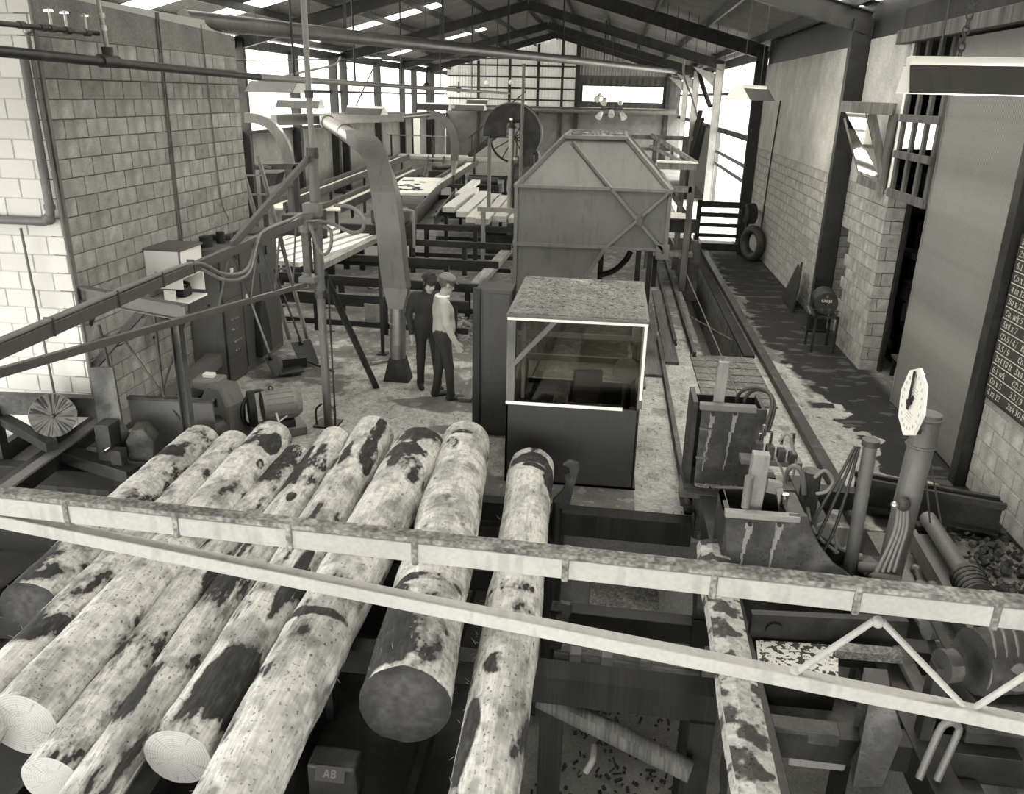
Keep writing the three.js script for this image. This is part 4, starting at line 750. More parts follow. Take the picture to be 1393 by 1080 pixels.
{ // side deck with beams, and a butt of log on it
  const t = thing('infeed_frame', 'dark steel infeed frame with sloping rails left of the log deck', 'frame');
  const r = (n, a, b, w, h, m = M.steelDark) => b_().bar(a, b, w, h, .006).mesh(n, m, t);
  r('rail', QY(-20, 690, .34), QY(150, 566, .34), .09, .26); r('rail_cap', QY(-20, 683, .5), QY(147, 563, .5), .12, .03, M.steelGrey);
  r('rail', QY(-30, 640, .1), QY(75, 566, .1), .1, .2); r('rail', QY(-30, 605, .1), QY(40, 560, .1), .1, .16);
  r('cross_beam', V(-6.4, .8, -7.6), V(-5.2, .8, -7.7), .12, .22, M.steelMid); r('post', V(-5.85, .1, -7.66), V(-5.85, .9, -7.66), .12, .14); r('post', V(-5.05, .1, -7.4), V(-5.05, .75, -7.4), .16, .2); r('post', V(-4.9, -.8, -7.3), V(-4.9, .5, -7.3), .12, .12);
  r('ramp_plate', QY(92, 618, .32), QY(182, 646, .26), .18, .14); r('post', V(-5.05, -2.2, -5.4), V(-5.05, .3, -5.4), .14, .14); r('post', V(-6.2, -2.2, -5.4), V(-6.2, .3, -5.4), .14, .14); r('post', V(-6.4, -2.2, -7.5), V(-6.4, .8, -7.5), .12, .12);
  for (const z of [-7.35, -6.1, -4.9]) r('skid', V(-6.6, .12, z), V(-.55, .12, z), .16, .2, M.steelBlack);
  for (const z of [-7.35, -4.9]) for (const x of [-5, -3.4, -1.9, -.65]) r('skid_leg', V(x, -2.2, z), V(x, .03, z), .14, .14, M.steelBlack);
  b_().cyl(V(-5.0, .5, -7.28), V(-5.0, .5, -7.2), .03, .03, 8).mesh('bolt', M.chrome, t);
  for (let k = 0; k < 9; k++) r('chain_plate', V(-5.9, .2, -7.2 + .22 * k), V(-5.9, .2, -7.06 + .22 * k), .1, .05, M.steelMid);
  const g = thing('log_butt', 'short log butt with cracked round end face on the infeed frame', 'log');
  const c = Q(72, 566, -7.2), ax = V(.58, .3, .76).normalize(), G = logGeo(c.clone().addScaledVector(ax, -1.1), c, .235, .225, 31, 0);
  const tx = logTex(31, [], .5); obj('trunk', G.body, mat(.5, .92, { map: tx }), g); obj('far_end', G.far, endMid, g);
  T.endCrack = tex(256, 256, (u, v) => { const r = Math.hypot(u - .5, v - .5), a = Math.atan2(v - .5, u - .5); return .52 + .3 * (fbm(a * 9 + 30, r * 4, 4) - .5) - .25 * smooth(.6, .75, vn(a * 12 + 9, r * 3)) + .2 * smooth(.03, .0, r); });
  obj('cut_end', G.near, mat(.55, .9, { map: T.endCrack }), g); b_().sphere(c.clone().addScaledVector(ax, .005), .025).mesh('centre_pin', M.steelMid, g);
  b_().bar(V(-6.9, .62, -7.9), V(-5.4, .62, -7.0), .12, .1, .006).mesh('cradle', M.steelDark, t);
}
{ // dark tray added so gaps between logs read black; cast housing lettered AB
  const t = thing('added_dark_tray', 'added dark ribbed tray that blackens the gaps below the logs', 'tray');
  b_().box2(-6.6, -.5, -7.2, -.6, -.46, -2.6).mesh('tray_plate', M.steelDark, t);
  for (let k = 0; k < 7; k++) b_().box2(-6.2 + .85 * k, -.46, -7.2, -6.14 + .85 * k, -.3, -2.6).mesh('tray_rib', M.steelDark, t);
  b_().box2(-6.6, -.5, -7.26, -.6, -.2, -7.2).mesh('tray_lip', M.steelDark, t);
  const h = thing('lettered_housing', 'small dark cast housing lettered AB between two large logs', 'housing'), p = QY(456, 1032, -.2);
  b_().box(p.x, -.32, p.z, .34, .28, .2, .03).mesh('housing', M.steelMid, h);
  const cv = document.createElement('canvas'); cv.width = 128; cv.height = 64; const g = cv.getContext('2d'); g.fillStyle = '#2c2b28'; g.fillRect(0, 0, 128, 64); g.fillStyle = '#5a5851'; g.font = 'bold 46px sans-serif'; g.textAlign = 'center'; g.fillText('AB', 64, 48); const tx = new THREE.CanvasTexture(cv); tx.colorSpace = THREE.SRGBColorSpace;
  const pg = new THREE.PlaneGeometry(.2, .1); pg.rotateX(-.5); pg.translate(p.x, -.22, p.z + .115); obj('letter_plate', pg, mat(1, .7, { color: new THREE.Color(1, 1, 1), map: tx }), h);
}
{ // drive unit
  const t = thing('drive_gearbox', 'cast gearbox on a channel base behind the log ends', 'gearbox');
  const c = V(-4.42, .42, -8.85);
  const m = new THREE.Matrix4().makeRotationY(.35).setPosition(c.x, .12, c.z + .14); b_().poly([[-.17, .05], [.17, .05], [.19, .4], [.1, .6], [-.08, .6], [-.19, .45]], .26, new THREE.Matrix4().makeRotationY(-.35).setPosition(c.x, .1, c.z - .1), .025).mesh('housing', M.steelGrey, t);
  b_().cyl(V(c.x - .02, .25, c.z + .1), V(c.x - .12, .22, c.z + .42), .14, .12).mesh('output_hub', M.steelMid, t);
  b_().box(c.x - .07, .53, c.z + .19, .04, .1, .03, .005).mesh('sight_plate', M.steelDark, t);
  b_().cyl(V(c.x + .2, .36, c.z - .1), V(c.x + .27, .36, c.z - .14), .23, .23, 26).mesh('coupling_disc', M.steelBlack, t);
  b_().add(new THREE.TorusGeometry(.225, .022, 8, 30).applyMatrix4(new THREE.Matrix4().makeRotationY(1.1).setPosition(c.x + .29, .36, c.z - .15))).mesh('brake_drum', M.steelDark, t);
  b_().bar(V(c.x - .25, .06, c.z + .2), V(c.x + .75, .06, c.z - .45), .42, .1, .008).mesh('base_channel', M.steelGrey, t);
  const e = thing('electric_motor', 'pale electric motor with lifting eye coupled to gearbox', 'motor'), p = V(c.x + .34, .38, c.z - .18), d = V(.84, 0, -.55).normalize();
  const mb = b_().cyl(p, p.clone().addScaledVector(d, .4), .19, .19, 22).mesh('motor_body', M.pipePale, e); b_().cyl(p.clone().addScaledVector(d, .4), p.clone().addScaledVector(d, .47), .19, .14, 22).mesh('end_bell', M.pipePale, e);
  for (let k = 0; k < 10; k++) { const a = -.3 + k * .38, o = V(0, 1, 0).multiplyScalar(Math.cos(a)).addScaledVector(d.clone().cross(Y), Math.sin(a)); b_().bar(p.clone().addScaledVector(o, .19).addScaledVector(d, .04), p.clone().addScaledVector(o, .19).addScaledVector(d, .36), .012, .02).mesh('cooling_fin', M.pipePale, mb); }
  b_().add(new THREE.TorusGeometry(.028, .009, 6, 14).translate(p.x + d.x * .12, p.y + .215, p.z + d.z * .12)).mesh('lifting_eye', M.steelDark, mb);
  b_().box(p.x + d.x * .2, .15, p.z + d.z * .2, .34, .1, .3, .01, [0, .55, 0]).mesh('feet', M.steelMid, e);
  const u = thing('spare_motor', 'dusty pale motor with dark belt guard by the cabinet foot', 'motor'), s = V(-4.78, .55, -9.15);
  b_().box(s.x, s.y, s.z, .34, .26, .3, .04).mesh('motor_body', M.pipePale, u); b_().box(s.x, s.y + .15, s.z, .14, .06, .1, .015).mesh('terminal_box', M.white, u); b_().box(s.x, .2, s.z, .3, .42, .26, .01).mesh('pedestal', M.steelDark, u); b_().cyl(V(s.x - .16, .38, s.z + .2), V(s.x + .06, .38, s.z + .28), .2, .2, 22).mesh('belt_guard', M.steelDark, u);
}
{ // shovels and brooms by the cabinet
  const sh = (n, l, top, foot, wide, mm, hm) => { const t = thing(n, l, 'shovel', [0, 0, 0], 'tools leaning on the cabinet'); const d = foot.clone().sub(top); b_().cyl(top, top.clone().addScaledVector(d, .74), .017, .017, 8).mesh('handle', hm, t); const a = top.clone().addScaledVector(d, .72); const m = basisFor(d); m.setPosition(a.clone().lerp(foot, .55)); b_().add(new THREE.CylinderGeometry(.5, .55, d.length() * .26, 12, 1, true, -.35, .7).translate(0, 0, -.5).rotateX(Math.PI / 2).scale(wide, .5, 1), m).mesh('blade', mm, t); b_().cyl(a.clone().addScaledVector(d, -.02), a.clone().addScaledVector(d, .06), .024, .03, 8).mesh('socket', M.steelDark, t); return t; };
  sh('shovel', 'long-handled shovel with pale shaft leaning on electrical cabinet', V(-5.22, 1.12, -11.45), V(-4.75, .02, -11.15), .5, M.steelDark, M.timberPale);
  sh('shovel', 'dark wide-bladed shovel leaning at the far edge of electrical cabinet', V(-5.2, 1.35, -12.4), V(-4.45, .03, -11.7), .9, M.steelBlack, M.steelDark);
  const f = thing('dust_pan', 'dark square scoop lying beside the shovels on the floor', 'scoop'); b_().box(-4.62, .06, -11.35, .36, .02, .34, .004, [0, .5, .1]).box(-4.62, .12, -11.52, .36, .14, .02, .004, [0, .5, 0]).mesh('scoop', M.steelDark, f); b_().cyl(V(-4.5, .1, -11.7), V(-4.0, .02, -11.5), .015).mesh('handle', M.steelDark, f);
  const c = thing('work_coat', 'dark work coat hanging down cabinet side', 'coat'); b_().poly([[-.14, 0], [.2, 0], [.14, .5], [.04, .82], [-.02, .82], [-.1, .55]], .08, new THREE.Matrix4().makeRotationY(Math.PI / 2).setPosition(-5.24, .18, -11.75), .025).mesh('cloth', M.black, c);
}
{ // ladder against the end of the block wall
  const t = thing('ladder', 'slim timber ladder leaning against the end of block wall', 'ladder');
  const a = Q(325, 212, -13.2), c = Q(358, 305, -13.2), o = V(.28, 0, -.1); c.y = Math.min(c.y, 1.9);
  b_().bar(a, V(c.x + .35, 0, c.z + .1), .04, .06).mesh('stile', M.timberPale, t); b_().bar(a.clone().add(o), V(c.x + .35, 0, c.z + .1).add(o), .04, .06).mesh('stile', M.timberPale, t);
  for (let k = 1; k < 10; k++) { const p = a.clone().lerp(V(c.x + .35, 0, c.z + .1), k / 10); b_().bar(p, p.clone().add(o), .03, .03).mesh('rung', M.timberPale, t); }
}
// ================================================================== TIMBER DECKS AND LUMBER
{
  const legs = (t, x, z, h, m) => b_().box2(x - .05, 0, z - .05, x + .05, h, z + .05).mesh('leg', m, t);
  const deck = (label, x0, x1, zs, h, slope = 0) => { const t = thing('chain_deck', label, 'deck'); for (const z of zs) { b_().bar(V(x0, h, z), V(x1, h, z - slope), .09, .14, .004).mesh('top_rail', M.steelBlack, t); b_().bar(V(x0, .16, z), V(x1, .16, z - slope), .06, .1, .004).mesh('bottom_rail', M.steelBlack, t); for (let x = x0 + .3; x < x1; x += 1.25) legs(t, x, z - slope * (x - x0) / (x1 - x0), h, M.steelBlack); } return t; };
  deck('low dark steel chain deck frame behind the round duct', -6.6, -2.3, [-13.9, -15.3], .62, -.25);
  deck('long dark steel deck frame carrying pale boards beside the far wall', -8.6, -2.2, [-17.0, -19.2], .72, -.2);
  deck('dark steel outfeed table under the stack of white flitches', -4.85, -1.7, [-20.6, -23.2, -25.5], .86, 0);
  deck('far dark steel sorting deck in front of raised walkway', -5.9, -4.2, [-27.5, -31, -35], .8, 0);
  // boards on the left deck
  const board = (n, label, group, a, c, w, h, m = M.sawn) => { const t = thing(n, label, 'timber', [0, 0, 0], group); b_().bar(a, c, w, h, .006).mesh('sawn_length', m, t); const d = c.clone().sub(a).normalize(); b_().bar(a.clone().addScaledVector(d, -.004), a.clone().addScaledVector(d, .002), w * .96, h * .96).mesh('end_grain', M.sawnEnd, t); b_().bar(c.clone().addScaledVector(d, -.002), c.clone().addScaledVector(d, .004), w * .96, h * .96).mesh('end_grain', M.sawnEnd, t); return t; };
  for (let k = 0; k < 6; k++) board('sawn_board', ['sixth', 'fifth', 'fourth', 'third', 'second', 'first'][k] + ' white sawn board of the loose row, counted from the round-edged pole', 'white boards on left deck', V(-7.5 + .3 * k, .84 + .01 * (k % 2), -15.9 + .12 * k), V(-7.0 + .33 * k, .84 + .01 * (k % 2), -20.3 + .3 * k), .21, .09);
  board('barked_pole', 'round-edged pole lying beside the row of white boards', null, V(-5.5, .84, -15.2), V(-5.3, .84, -19), .2, .12, M.timberPale);
  // flitches on the outfeed table
  const fl = [[-4.55, -22.9, -28.2, 1], [-4.02, -22.1, -27.2, 1], [-3.58, -21.1, -26.6, 1], [-3.3, -20.9, -26.2, 0], [-2.92, -21.5, -26.8, 1], [-2.5, -21.3, -26.5, 1]];
  fl.forEach(([x, za, zb, y], i) => board('sawn_flitch', ['sixth', 'fifth', 'fourth', 'third', 'second', 'first'][i] + ' thick white sawn flitch on outfeed table, counted from the steel bin', 'flitches on the outfeed table', V(x + .12, 1.0 + .0 * y, za), V(x - .02, 1.0, zb), .34, .15));
  board('sawn_flitch', 'narrow white flitch set back behind the others on table', null, V(-4.75, 1.0, -26.4), V(-4.95, 1.0, -31), .3, .12);
  board('sawn_slab', 'pale rough slab propped on the floor beside dark locker', null, QY(648, 388, .32), QY(691, 340, .45), .24, .12, M.timberPale);
  // wide white slab with knots, waste trough
  const s = thing('wide_slab', 'wide white slab with dark bark specks on the far deck', 'slab'); const c = QY(566, 250, 1.0); b_().box(c.x, .93, c.z, 1.5, .1, 5.2, .02, [0, .12, 0]).mesh('slab_body', M.sawn, s); for (let k = 0; k < 16; k++) b_().box(c.x + rr(-.6, .6), .985, c.z + rr(-2.3, 2.3), rr(.08, .3), .015, rr(.15, .5), .004, [0, rr(0, 3), 0]).mesh('bark_fleck', M.timberDark, s);
  const tr = thing('waste_trough', 'open steel waste trough between the duct and outfeed table', 'trough'); const a = QY(566, 296, .9), b = QY(597, 262, .9); b_().bar(a, b, .05, .5, .004).mesh('side_plate', M.timberGrey, tr); const o = V(.5, -.1, 0); b_().bar(a.clone().add(o), b.clone().add(o), .05, .32, .004).mesh('side_plate', M.steelMid, tr); b_().bar(a.clone().add(V(.25, -.22, 0)), b.clone().add(V(.25, -.22, 0)), .5, .04).mesh('bottom_plate', M.timberPale, tr);
  b_().bar(V(a.x + .2, 0, a.z - .4), V(a.x + .2, .7, a.z - .4), .1, .1).mesh('leg', M.steelDark, tr); b_().bar(V(b.x + .2, 0, b.z + .4), V(b.x + .2, .7, b.z + .4), .1, .1).mesh('leg', M.steelDark, tr);
  // inclined conveyors along the left wall
  const cv = (label, x, z0, z1, y0, y1) => { const t = thing('timber_conveyor', label, 'conveyor'); for (const d of [-.28, .28]) b_().bar(V(x + d, y0, z0), V(x + d, y1, z1), .05, .24, .004).mesh('side_board', M.timberGrey, t); b_().bar(V(x, y0 - .06, z0), V(x, y1 - .06, z1), .5, .05).mesh('belt', M.sawn, t); for (let k = 0; k < 4; k++) { const f = .1 + k * .27, z = z0 + (z1 - z0) * f, y = y0 + (y1 - y0) * f; for (const d of [-.26, .26]) b_().box2(x + d - .04, 0, z - .05, x + d + .04, y, z + .05).mesh('trestle_leg', M.steelDark, t); } };
  cv('pale boarded conveyor running close along the concrete wall', -9.9, -24, -40, .75, 1.15); cv('pale boarded conveyor in the middle of the sorting area', -8.3, -24.5, -36, .7, .95); cv('far conveyor ending below the raised walkway steps', -6.6, -30, -40, .7, 1.0);
  // machine shapes on the left deck
  const ed = thing('edger_machine', 'dark edger machine with pale guard frame behind the post', 'machine'); const e = V(-5.5, 0, -19.6); b_().box(e.x, .85, e.z, 1.6, .5, 1.1, .03).mesh('body', M.steelBlack, ed); b_().box(e.x + .3, 1.25, e.z, .8, .34, .7, .05).mesh('cover', M.steelMid, ed); b_().tube([V(e.x + .6, .6, e.z + .58), V(e.x + .6, 1.45, e.z + .58), V(e.x + 1.0, 1.45, e.z + .58), V(e.x + 1.0, .6, e.z + .58)], .035, 8, 40, .1).mesh('guard_frame', M.pipePale, ed); for (const [x, z] of [[-.7, .45], [.7, .45], [-.7, -.45], [.7, -.45]]) b_().box(e.x + x, .3, e.z + z, .12, .6, .12).mesh('leg', M.steelBlack, ed);
  const lb = thing('motor_stand', 'dark motor stand with pale casing left of the upright post', 'machine'); const m0 = Q(400, 280, -18); b_().box(m0.x - .2, .9, -18.6, .5, .9, .5, .03).mesh('casing', M.steelBlack, lb); b_().box(m0.x + .4, .75, -18.3, .36, 1.5, .34, .02).mesh('pillar', M.steelMid, lb); b_().box(m0.x - .2, .22, -18.6, .6, .45, .6).mesh('base', M.steelDark, lb);
  // tilted chute box and rail near the end of the block wall
  const ch = thing('tilted_chute', 'dark tilted hopper box under a level steel rail', 'chute'); const ra = Q(346, 227, -21), rb = Q(407, 226, -21); b_().bar(ra, rb, .12, .14).mesh('rail', M.steelDark, ch); const c0 = [Q(352, 236, -20.8), Q(378, 236, -20.8), Q(374, 252, -20.8), Q(360, 255, -20.8)], c1 = c0.map(v => v.clone().add(V(.0, .02, -.5))); b_().hull([c0, c1, ...[0, 1, 2, 3].map(i => [c0[i], c0[(i + 1) % 4], c1[(i + 1) % 4], c1[i]])]).mesh('hopper_box', M.steelBlack, ch); b_().bar(V(ra.x + .2, 0, -21), V(ra.x + .2, ra.y, -21), .1, .1).mesh('support', M.steelDark, ch); b_().bar(V(rb.x - .1, 0, -21), V(rb.x - .1, rb.y, -21), .12, .12).mesh('support', M.steelDark, ch);
  b_().bar(Q(350, 224, -21), Q(372, 228, -21), .3, .05).mesh('loose_plank', M.timberGrey, ch);
  // upright thin black post beside the duct, two rail blocks
  const bp = thing('black_pole', 'thin black pole standing just beside the large duct', 'pole'); const p0 = QY(525, 482, 0); b_().box(p0.x - .05, 1.7, p0.z, .05, 3.4, .05).mesh('pole', M.steelBlack, bp); b_().box(p0.x - .05, .01, p0.z, .16, .02, .16).mesh('foot', M.steelBlack, bp);
  const kb = thing('concrete_block', 'worn concrete footing block beside the black pole', 'block'); b_().box(QY(507, 440, 0).x, .2, QY(507, 440, 0).z, .24, .4, .24, .02).mesh('block', M.paleConcrete, kb);
  // scattered offcuts on the floor
  for (let k = 0; k < 26; k++) { const x = rr(-6.3, -2.0), z = rr(-13.2, -20); one('offcut', 'small pale wood offcut lying on the floor among deck frames', 'offcut', b => b.box(x, .02, z, rr(.05, .3), .03, rr(.03, .08), .004, [0, rr(0, 3), 0]), M.timberPale, 'wood', 'offcuts on floor among the decks'); }
  one('floor_batten', 'pale batten lying on the floor beside duct hood', 'batten', b => { const a = QY(505, 494, .03), c = QY(530, 490, .03); b.bar(a, c, .05, .03); }, M.timberPale, 'batten');
  // plank walkway behind the workers
  const pw = thing('plank_platform', 'grey plank platform on the floor behind two workers', 'platform'); for (let k = 0; k < 4; k++) b_().box(-1.12 - .22 * k, .03, -11.6, .2, .05, 2.0, .006, [0, -.06, 0]).mesh('plank', M.timberGrey, pw);
  const bk = thing('debris_heap', 'scattered bark and shavings heap behind the workers', 'debris', [0, 0, 0]); bk.userData.kind = 'stuff'; { const g = b_(), R = rng(77); for (let i = 0; i < 420; i++) { const x = -3.0 + 1.4 * R(), z = -13.4 - 2.2 * R(); g.box(x, .02 + .1 * R() * R(), z, .02 + .14 * R(), .015, .01 + .03 * R(), 0, [R() * .5, R() * 3, R() * .5]); } g.mesh('shavings', M.timberPale, bk); }
}
// ================================================================== BAND SAW, WALKWAY
{
  const t = thing('band_saw', 'large band saw with round dark wheel cowling', 'saw'); const c = V(-2.62, 3.08, -22.5), r = .75;
  const ring = []; for (let i = 0; i <= 40; i++) { const a = -.55 + i / 40 * (Math.PI + .55); ring.push([Math.cos(a) * r, Math.sin(a) * r]); }
  b_().poly([[-r, -.05], ...ring.slice().reverse(), [r * 1.02, -.7], [.62, -1.0], [.28, -1.0], [.22, -.3], [.2, .3], [-.15, .3], [-.18, -.05]].map(p => p), .5, new THREE.Matrix4().setPosition(c.x, c.y, c.z - .25), .02).mesh('cowling', M.steelDark, t);
  b_().tube(ring.slice(0, 30).map(p => V(c.x + p[0] * 1.02, c.y + p[1] * 1.02, c.z + .27)), .02, 6, 60).mesh('cowling_rim', M.pipePale, t);
  const rim = b_().add(new THREE.TorusGeometry(.62, .03, 8, 40).translate(c.x + .02, c.y - .1, c.z)).mesh('wheel_rim', M.steelDark, t);
  for (let k = 0; k < 12; k++) { const a = k / 12 * 6.283; b_().cyl(V(c.x + .02, c.y - .1, c.z), V(c.x + .02 + Math.cos(a) * .62, c.y - .1 + Math.sin(a) * .62, c.z), .014, .014, 6).mesh('wheel_spoke', M.steelDark, rim); }
  b_().cyl(V(c.x - .0, .5, c.z + .4), V(c.x - .0, c.y + .15, c.z + .4), .07).mesh('guide_column', M.galv, t); b_().cyl(V(c.x, c.y + .15, c.z + .4), V(c.x, c.y + .3, c.z + .4), .14, .03).mesh('column_cap', M.steelMid, t); b_().sphere(V(c.x, c.y + .36, c.z + .4), .06).mesh('knob', M.chrome, t);
  b_().sphere(V(c.x + .14, c.y - .62, c.z + .42), .1).mesh('hand_wheel', M.galv, t); b_().box(c.x + .25, 1.15, c.z, .55, 2.3, .6, .05).mesh('pillar', M.steelMid, t); b_().box(c.x, .25, c.z, 1.5, .5, 1.0, .03).mesh('base', M.steelDark, t);
  b_().cyl(V(c.x + .75, 1.6, c.z + .15), V(c.x + .75, 1.6, c.z - .3), .3).mesh('motor', M.steelMid, t); for (const d of [0, .12]) b_().tube([V(c.x + .6 + d, c.y - .5, c.z + .35), V(c.x + .6 + d, c.y - 1.0, c.z + .36), V(c.x + .5 + d, c.y - 1.4, c.z + .35)], .012, 6).mesh('pipe', M.galv, t);
  b_().box(c.x - .62, 1.5, c.z, .09, 2.9, .09).mesh('side_post', M.steelGrey, t);
  one('saw_table_rail', 'pale rail in front of the band saw', 'rail', b => b.box(-2.6, 1.35, -20.6, 1.3, .1, .1).box(-3.1, .65, -20.6, .1, 1.3, .1).box(-2.1, .65, -20.6, .1, 1.3, .1), M.pipePale, 'rail');
  one('thin_upright', 'thin pale upright tube before the band saw', 'tube', b => { const q = Q(708, 200, -20); b.cyl(V(q.x, 0, -20), V(q.x + .03, 4.7, -20), .035); }, M.steelGrey, 'tube');
  const w = thing('raised_walkway', 'raised walkway with pale deck edge and handrail before the far wall', 'walkway'), Z = -42, y = 1.05;
  b_().box2(-11.2, y - .15, Z - 1.6, -2.6, y, Z).mesh('deck', M.sheetWhite, w); b_().box2(-11.2, .15, Z - .1, -2.6, y - .15, Z - .05).mesh('skirt', M.paleConcrete, w);
  for (let x = -11; x < -2.6; x += 2.1) { b_().box2(x - .04, 0, Z - .02, x + .04, y + 1, Z + .06).mesh('rail_post', M.steelMid, w); }
  b_().box2(-11.2, y + .95, Z, -7.6, y + 1.0, Z + .05).mesh('hand_rail', M.pipePale, w);
  const st = thing('walkway_steps', 'steep steps leading up to the raised walkway', 'steps'); const sx = -8.7; for (const d of [-.4, .4]) b_().bar(V(sx + d, 0, Z + 1.3), V(sx + d, y, Z + .1), .05, .16).mesh('stringer', M.timberGrey, st); for (let k = 0; k < 5; k++) b_().box(sx, .2 + .19 * k, Z + 1.1 - .23 * k, .8, .04, .18).mesh('tread', M.timberPale, st);
  const s2 = thing('stair_flight', 'dark stair flight with sloping handrail beside far wall', 'stairs'); const sa = V(-7.2, 1.05, -42.7), sc = V(-4.4, 3.3, -42.7); b_().bar(sa, sc, .08, .3).mesh('stringer', M.steelDark, s2); b_().bar(sa.clone().add(V(0, .9, 0)), sc.clone().add(V(0, .9, 0)), .05, .06).mesh('hand_rail', M.steelDark, s2); for (let k = 0; k < 9; k++) { const p = sa.clone().lerp(sc, (k + .5) / 9); b_().box(p.x, p.y + .1, p.z - .4, .3, .04, .8).mesh('tread', M.steelMid, s2); if (k % 3 === 0) b_().box(p.x, p.y + .5, p.z, .05, .9, .05).mesh('baluster', M.steelDark, s2); }
  one('tarpaulin', 'pale canvas sheet draped below the stair flight', 'sheet', b => b.hull([[V(-7.0, 1.06, -42.5), V(-4.6, 1.06, -42.5), V(-4.5, 2.9, -42.62)], [V(-7.0, 1.06, -42.53), V(-4.6, 1.06, -42.53), V(-4.5, 2.9, -42.65)]]), M.paleConcrete, 'canvas');
  one('white_board_upright', 'narrow white board standing on the walkway against wall', 'board', b => b.box(-10.0, 1.95, -43.3, .34, 1.8, .06), M.white, 'board');
  const sp = thing('spiral_duct', 'long shiny round duct crossing the far wall below window', 'duct'); b_().cyl(V(-11, 3.16, -57.3), V(3.9, 3.2, -57.3), .2, .2, 16).mesh('round_duct', M.galv, sp); for (let k = 0; k < 7; k++) b_().box2(-9.5 + 2 * k, 3.1, -58.38, -9.44 + 2 * k, 3.16, -57.3).mesh('wall_bracket', M.steelDark, sp); for (let k = 0; k < 7; k++) b_().cyl(V(-9.5 + 2 * k, 3.17, -57.3), V(-9.42 + 2 * k, 3.17, -57.3), .22).mesh('joint_band', M.galv, sp);
  // dark piles of machinery parts on the floor behind the outfeed table
  for (const [x, z, s, lab] of [[-5.0, -29.2, .8, 'between the far sorting deck rails'], [-5.0, -33, 1, 'at the far end of sorting deck'], [-3.0, -33.5, 1.1, 'further back behind the band saw'], [-7.6, -38.5, 1, 'beside the raised walkway steps'], [-3.0, -30, .8, 'just behind the band saw base']].map(a => a)) { const t2 = thing('machine_unit', 'dark low roller machine unit ' + lab, 'machine'); b_().box(x, .35 * s, z, 1.4 * s, .7 * s, .9 * s, .03).mesh('body', M.steelBlack, t2); b_().cyl(V(x - .6 * s, .85 * s, z), V(x + .6 * s, .85 * s, z), .13 * s).mesh('roller', M.steelMid, t2); b_().box(x + .3, .8 * s, z - .3, .4, .25, .3, .02).mesh('cover', M.pipePale, t2); }
}
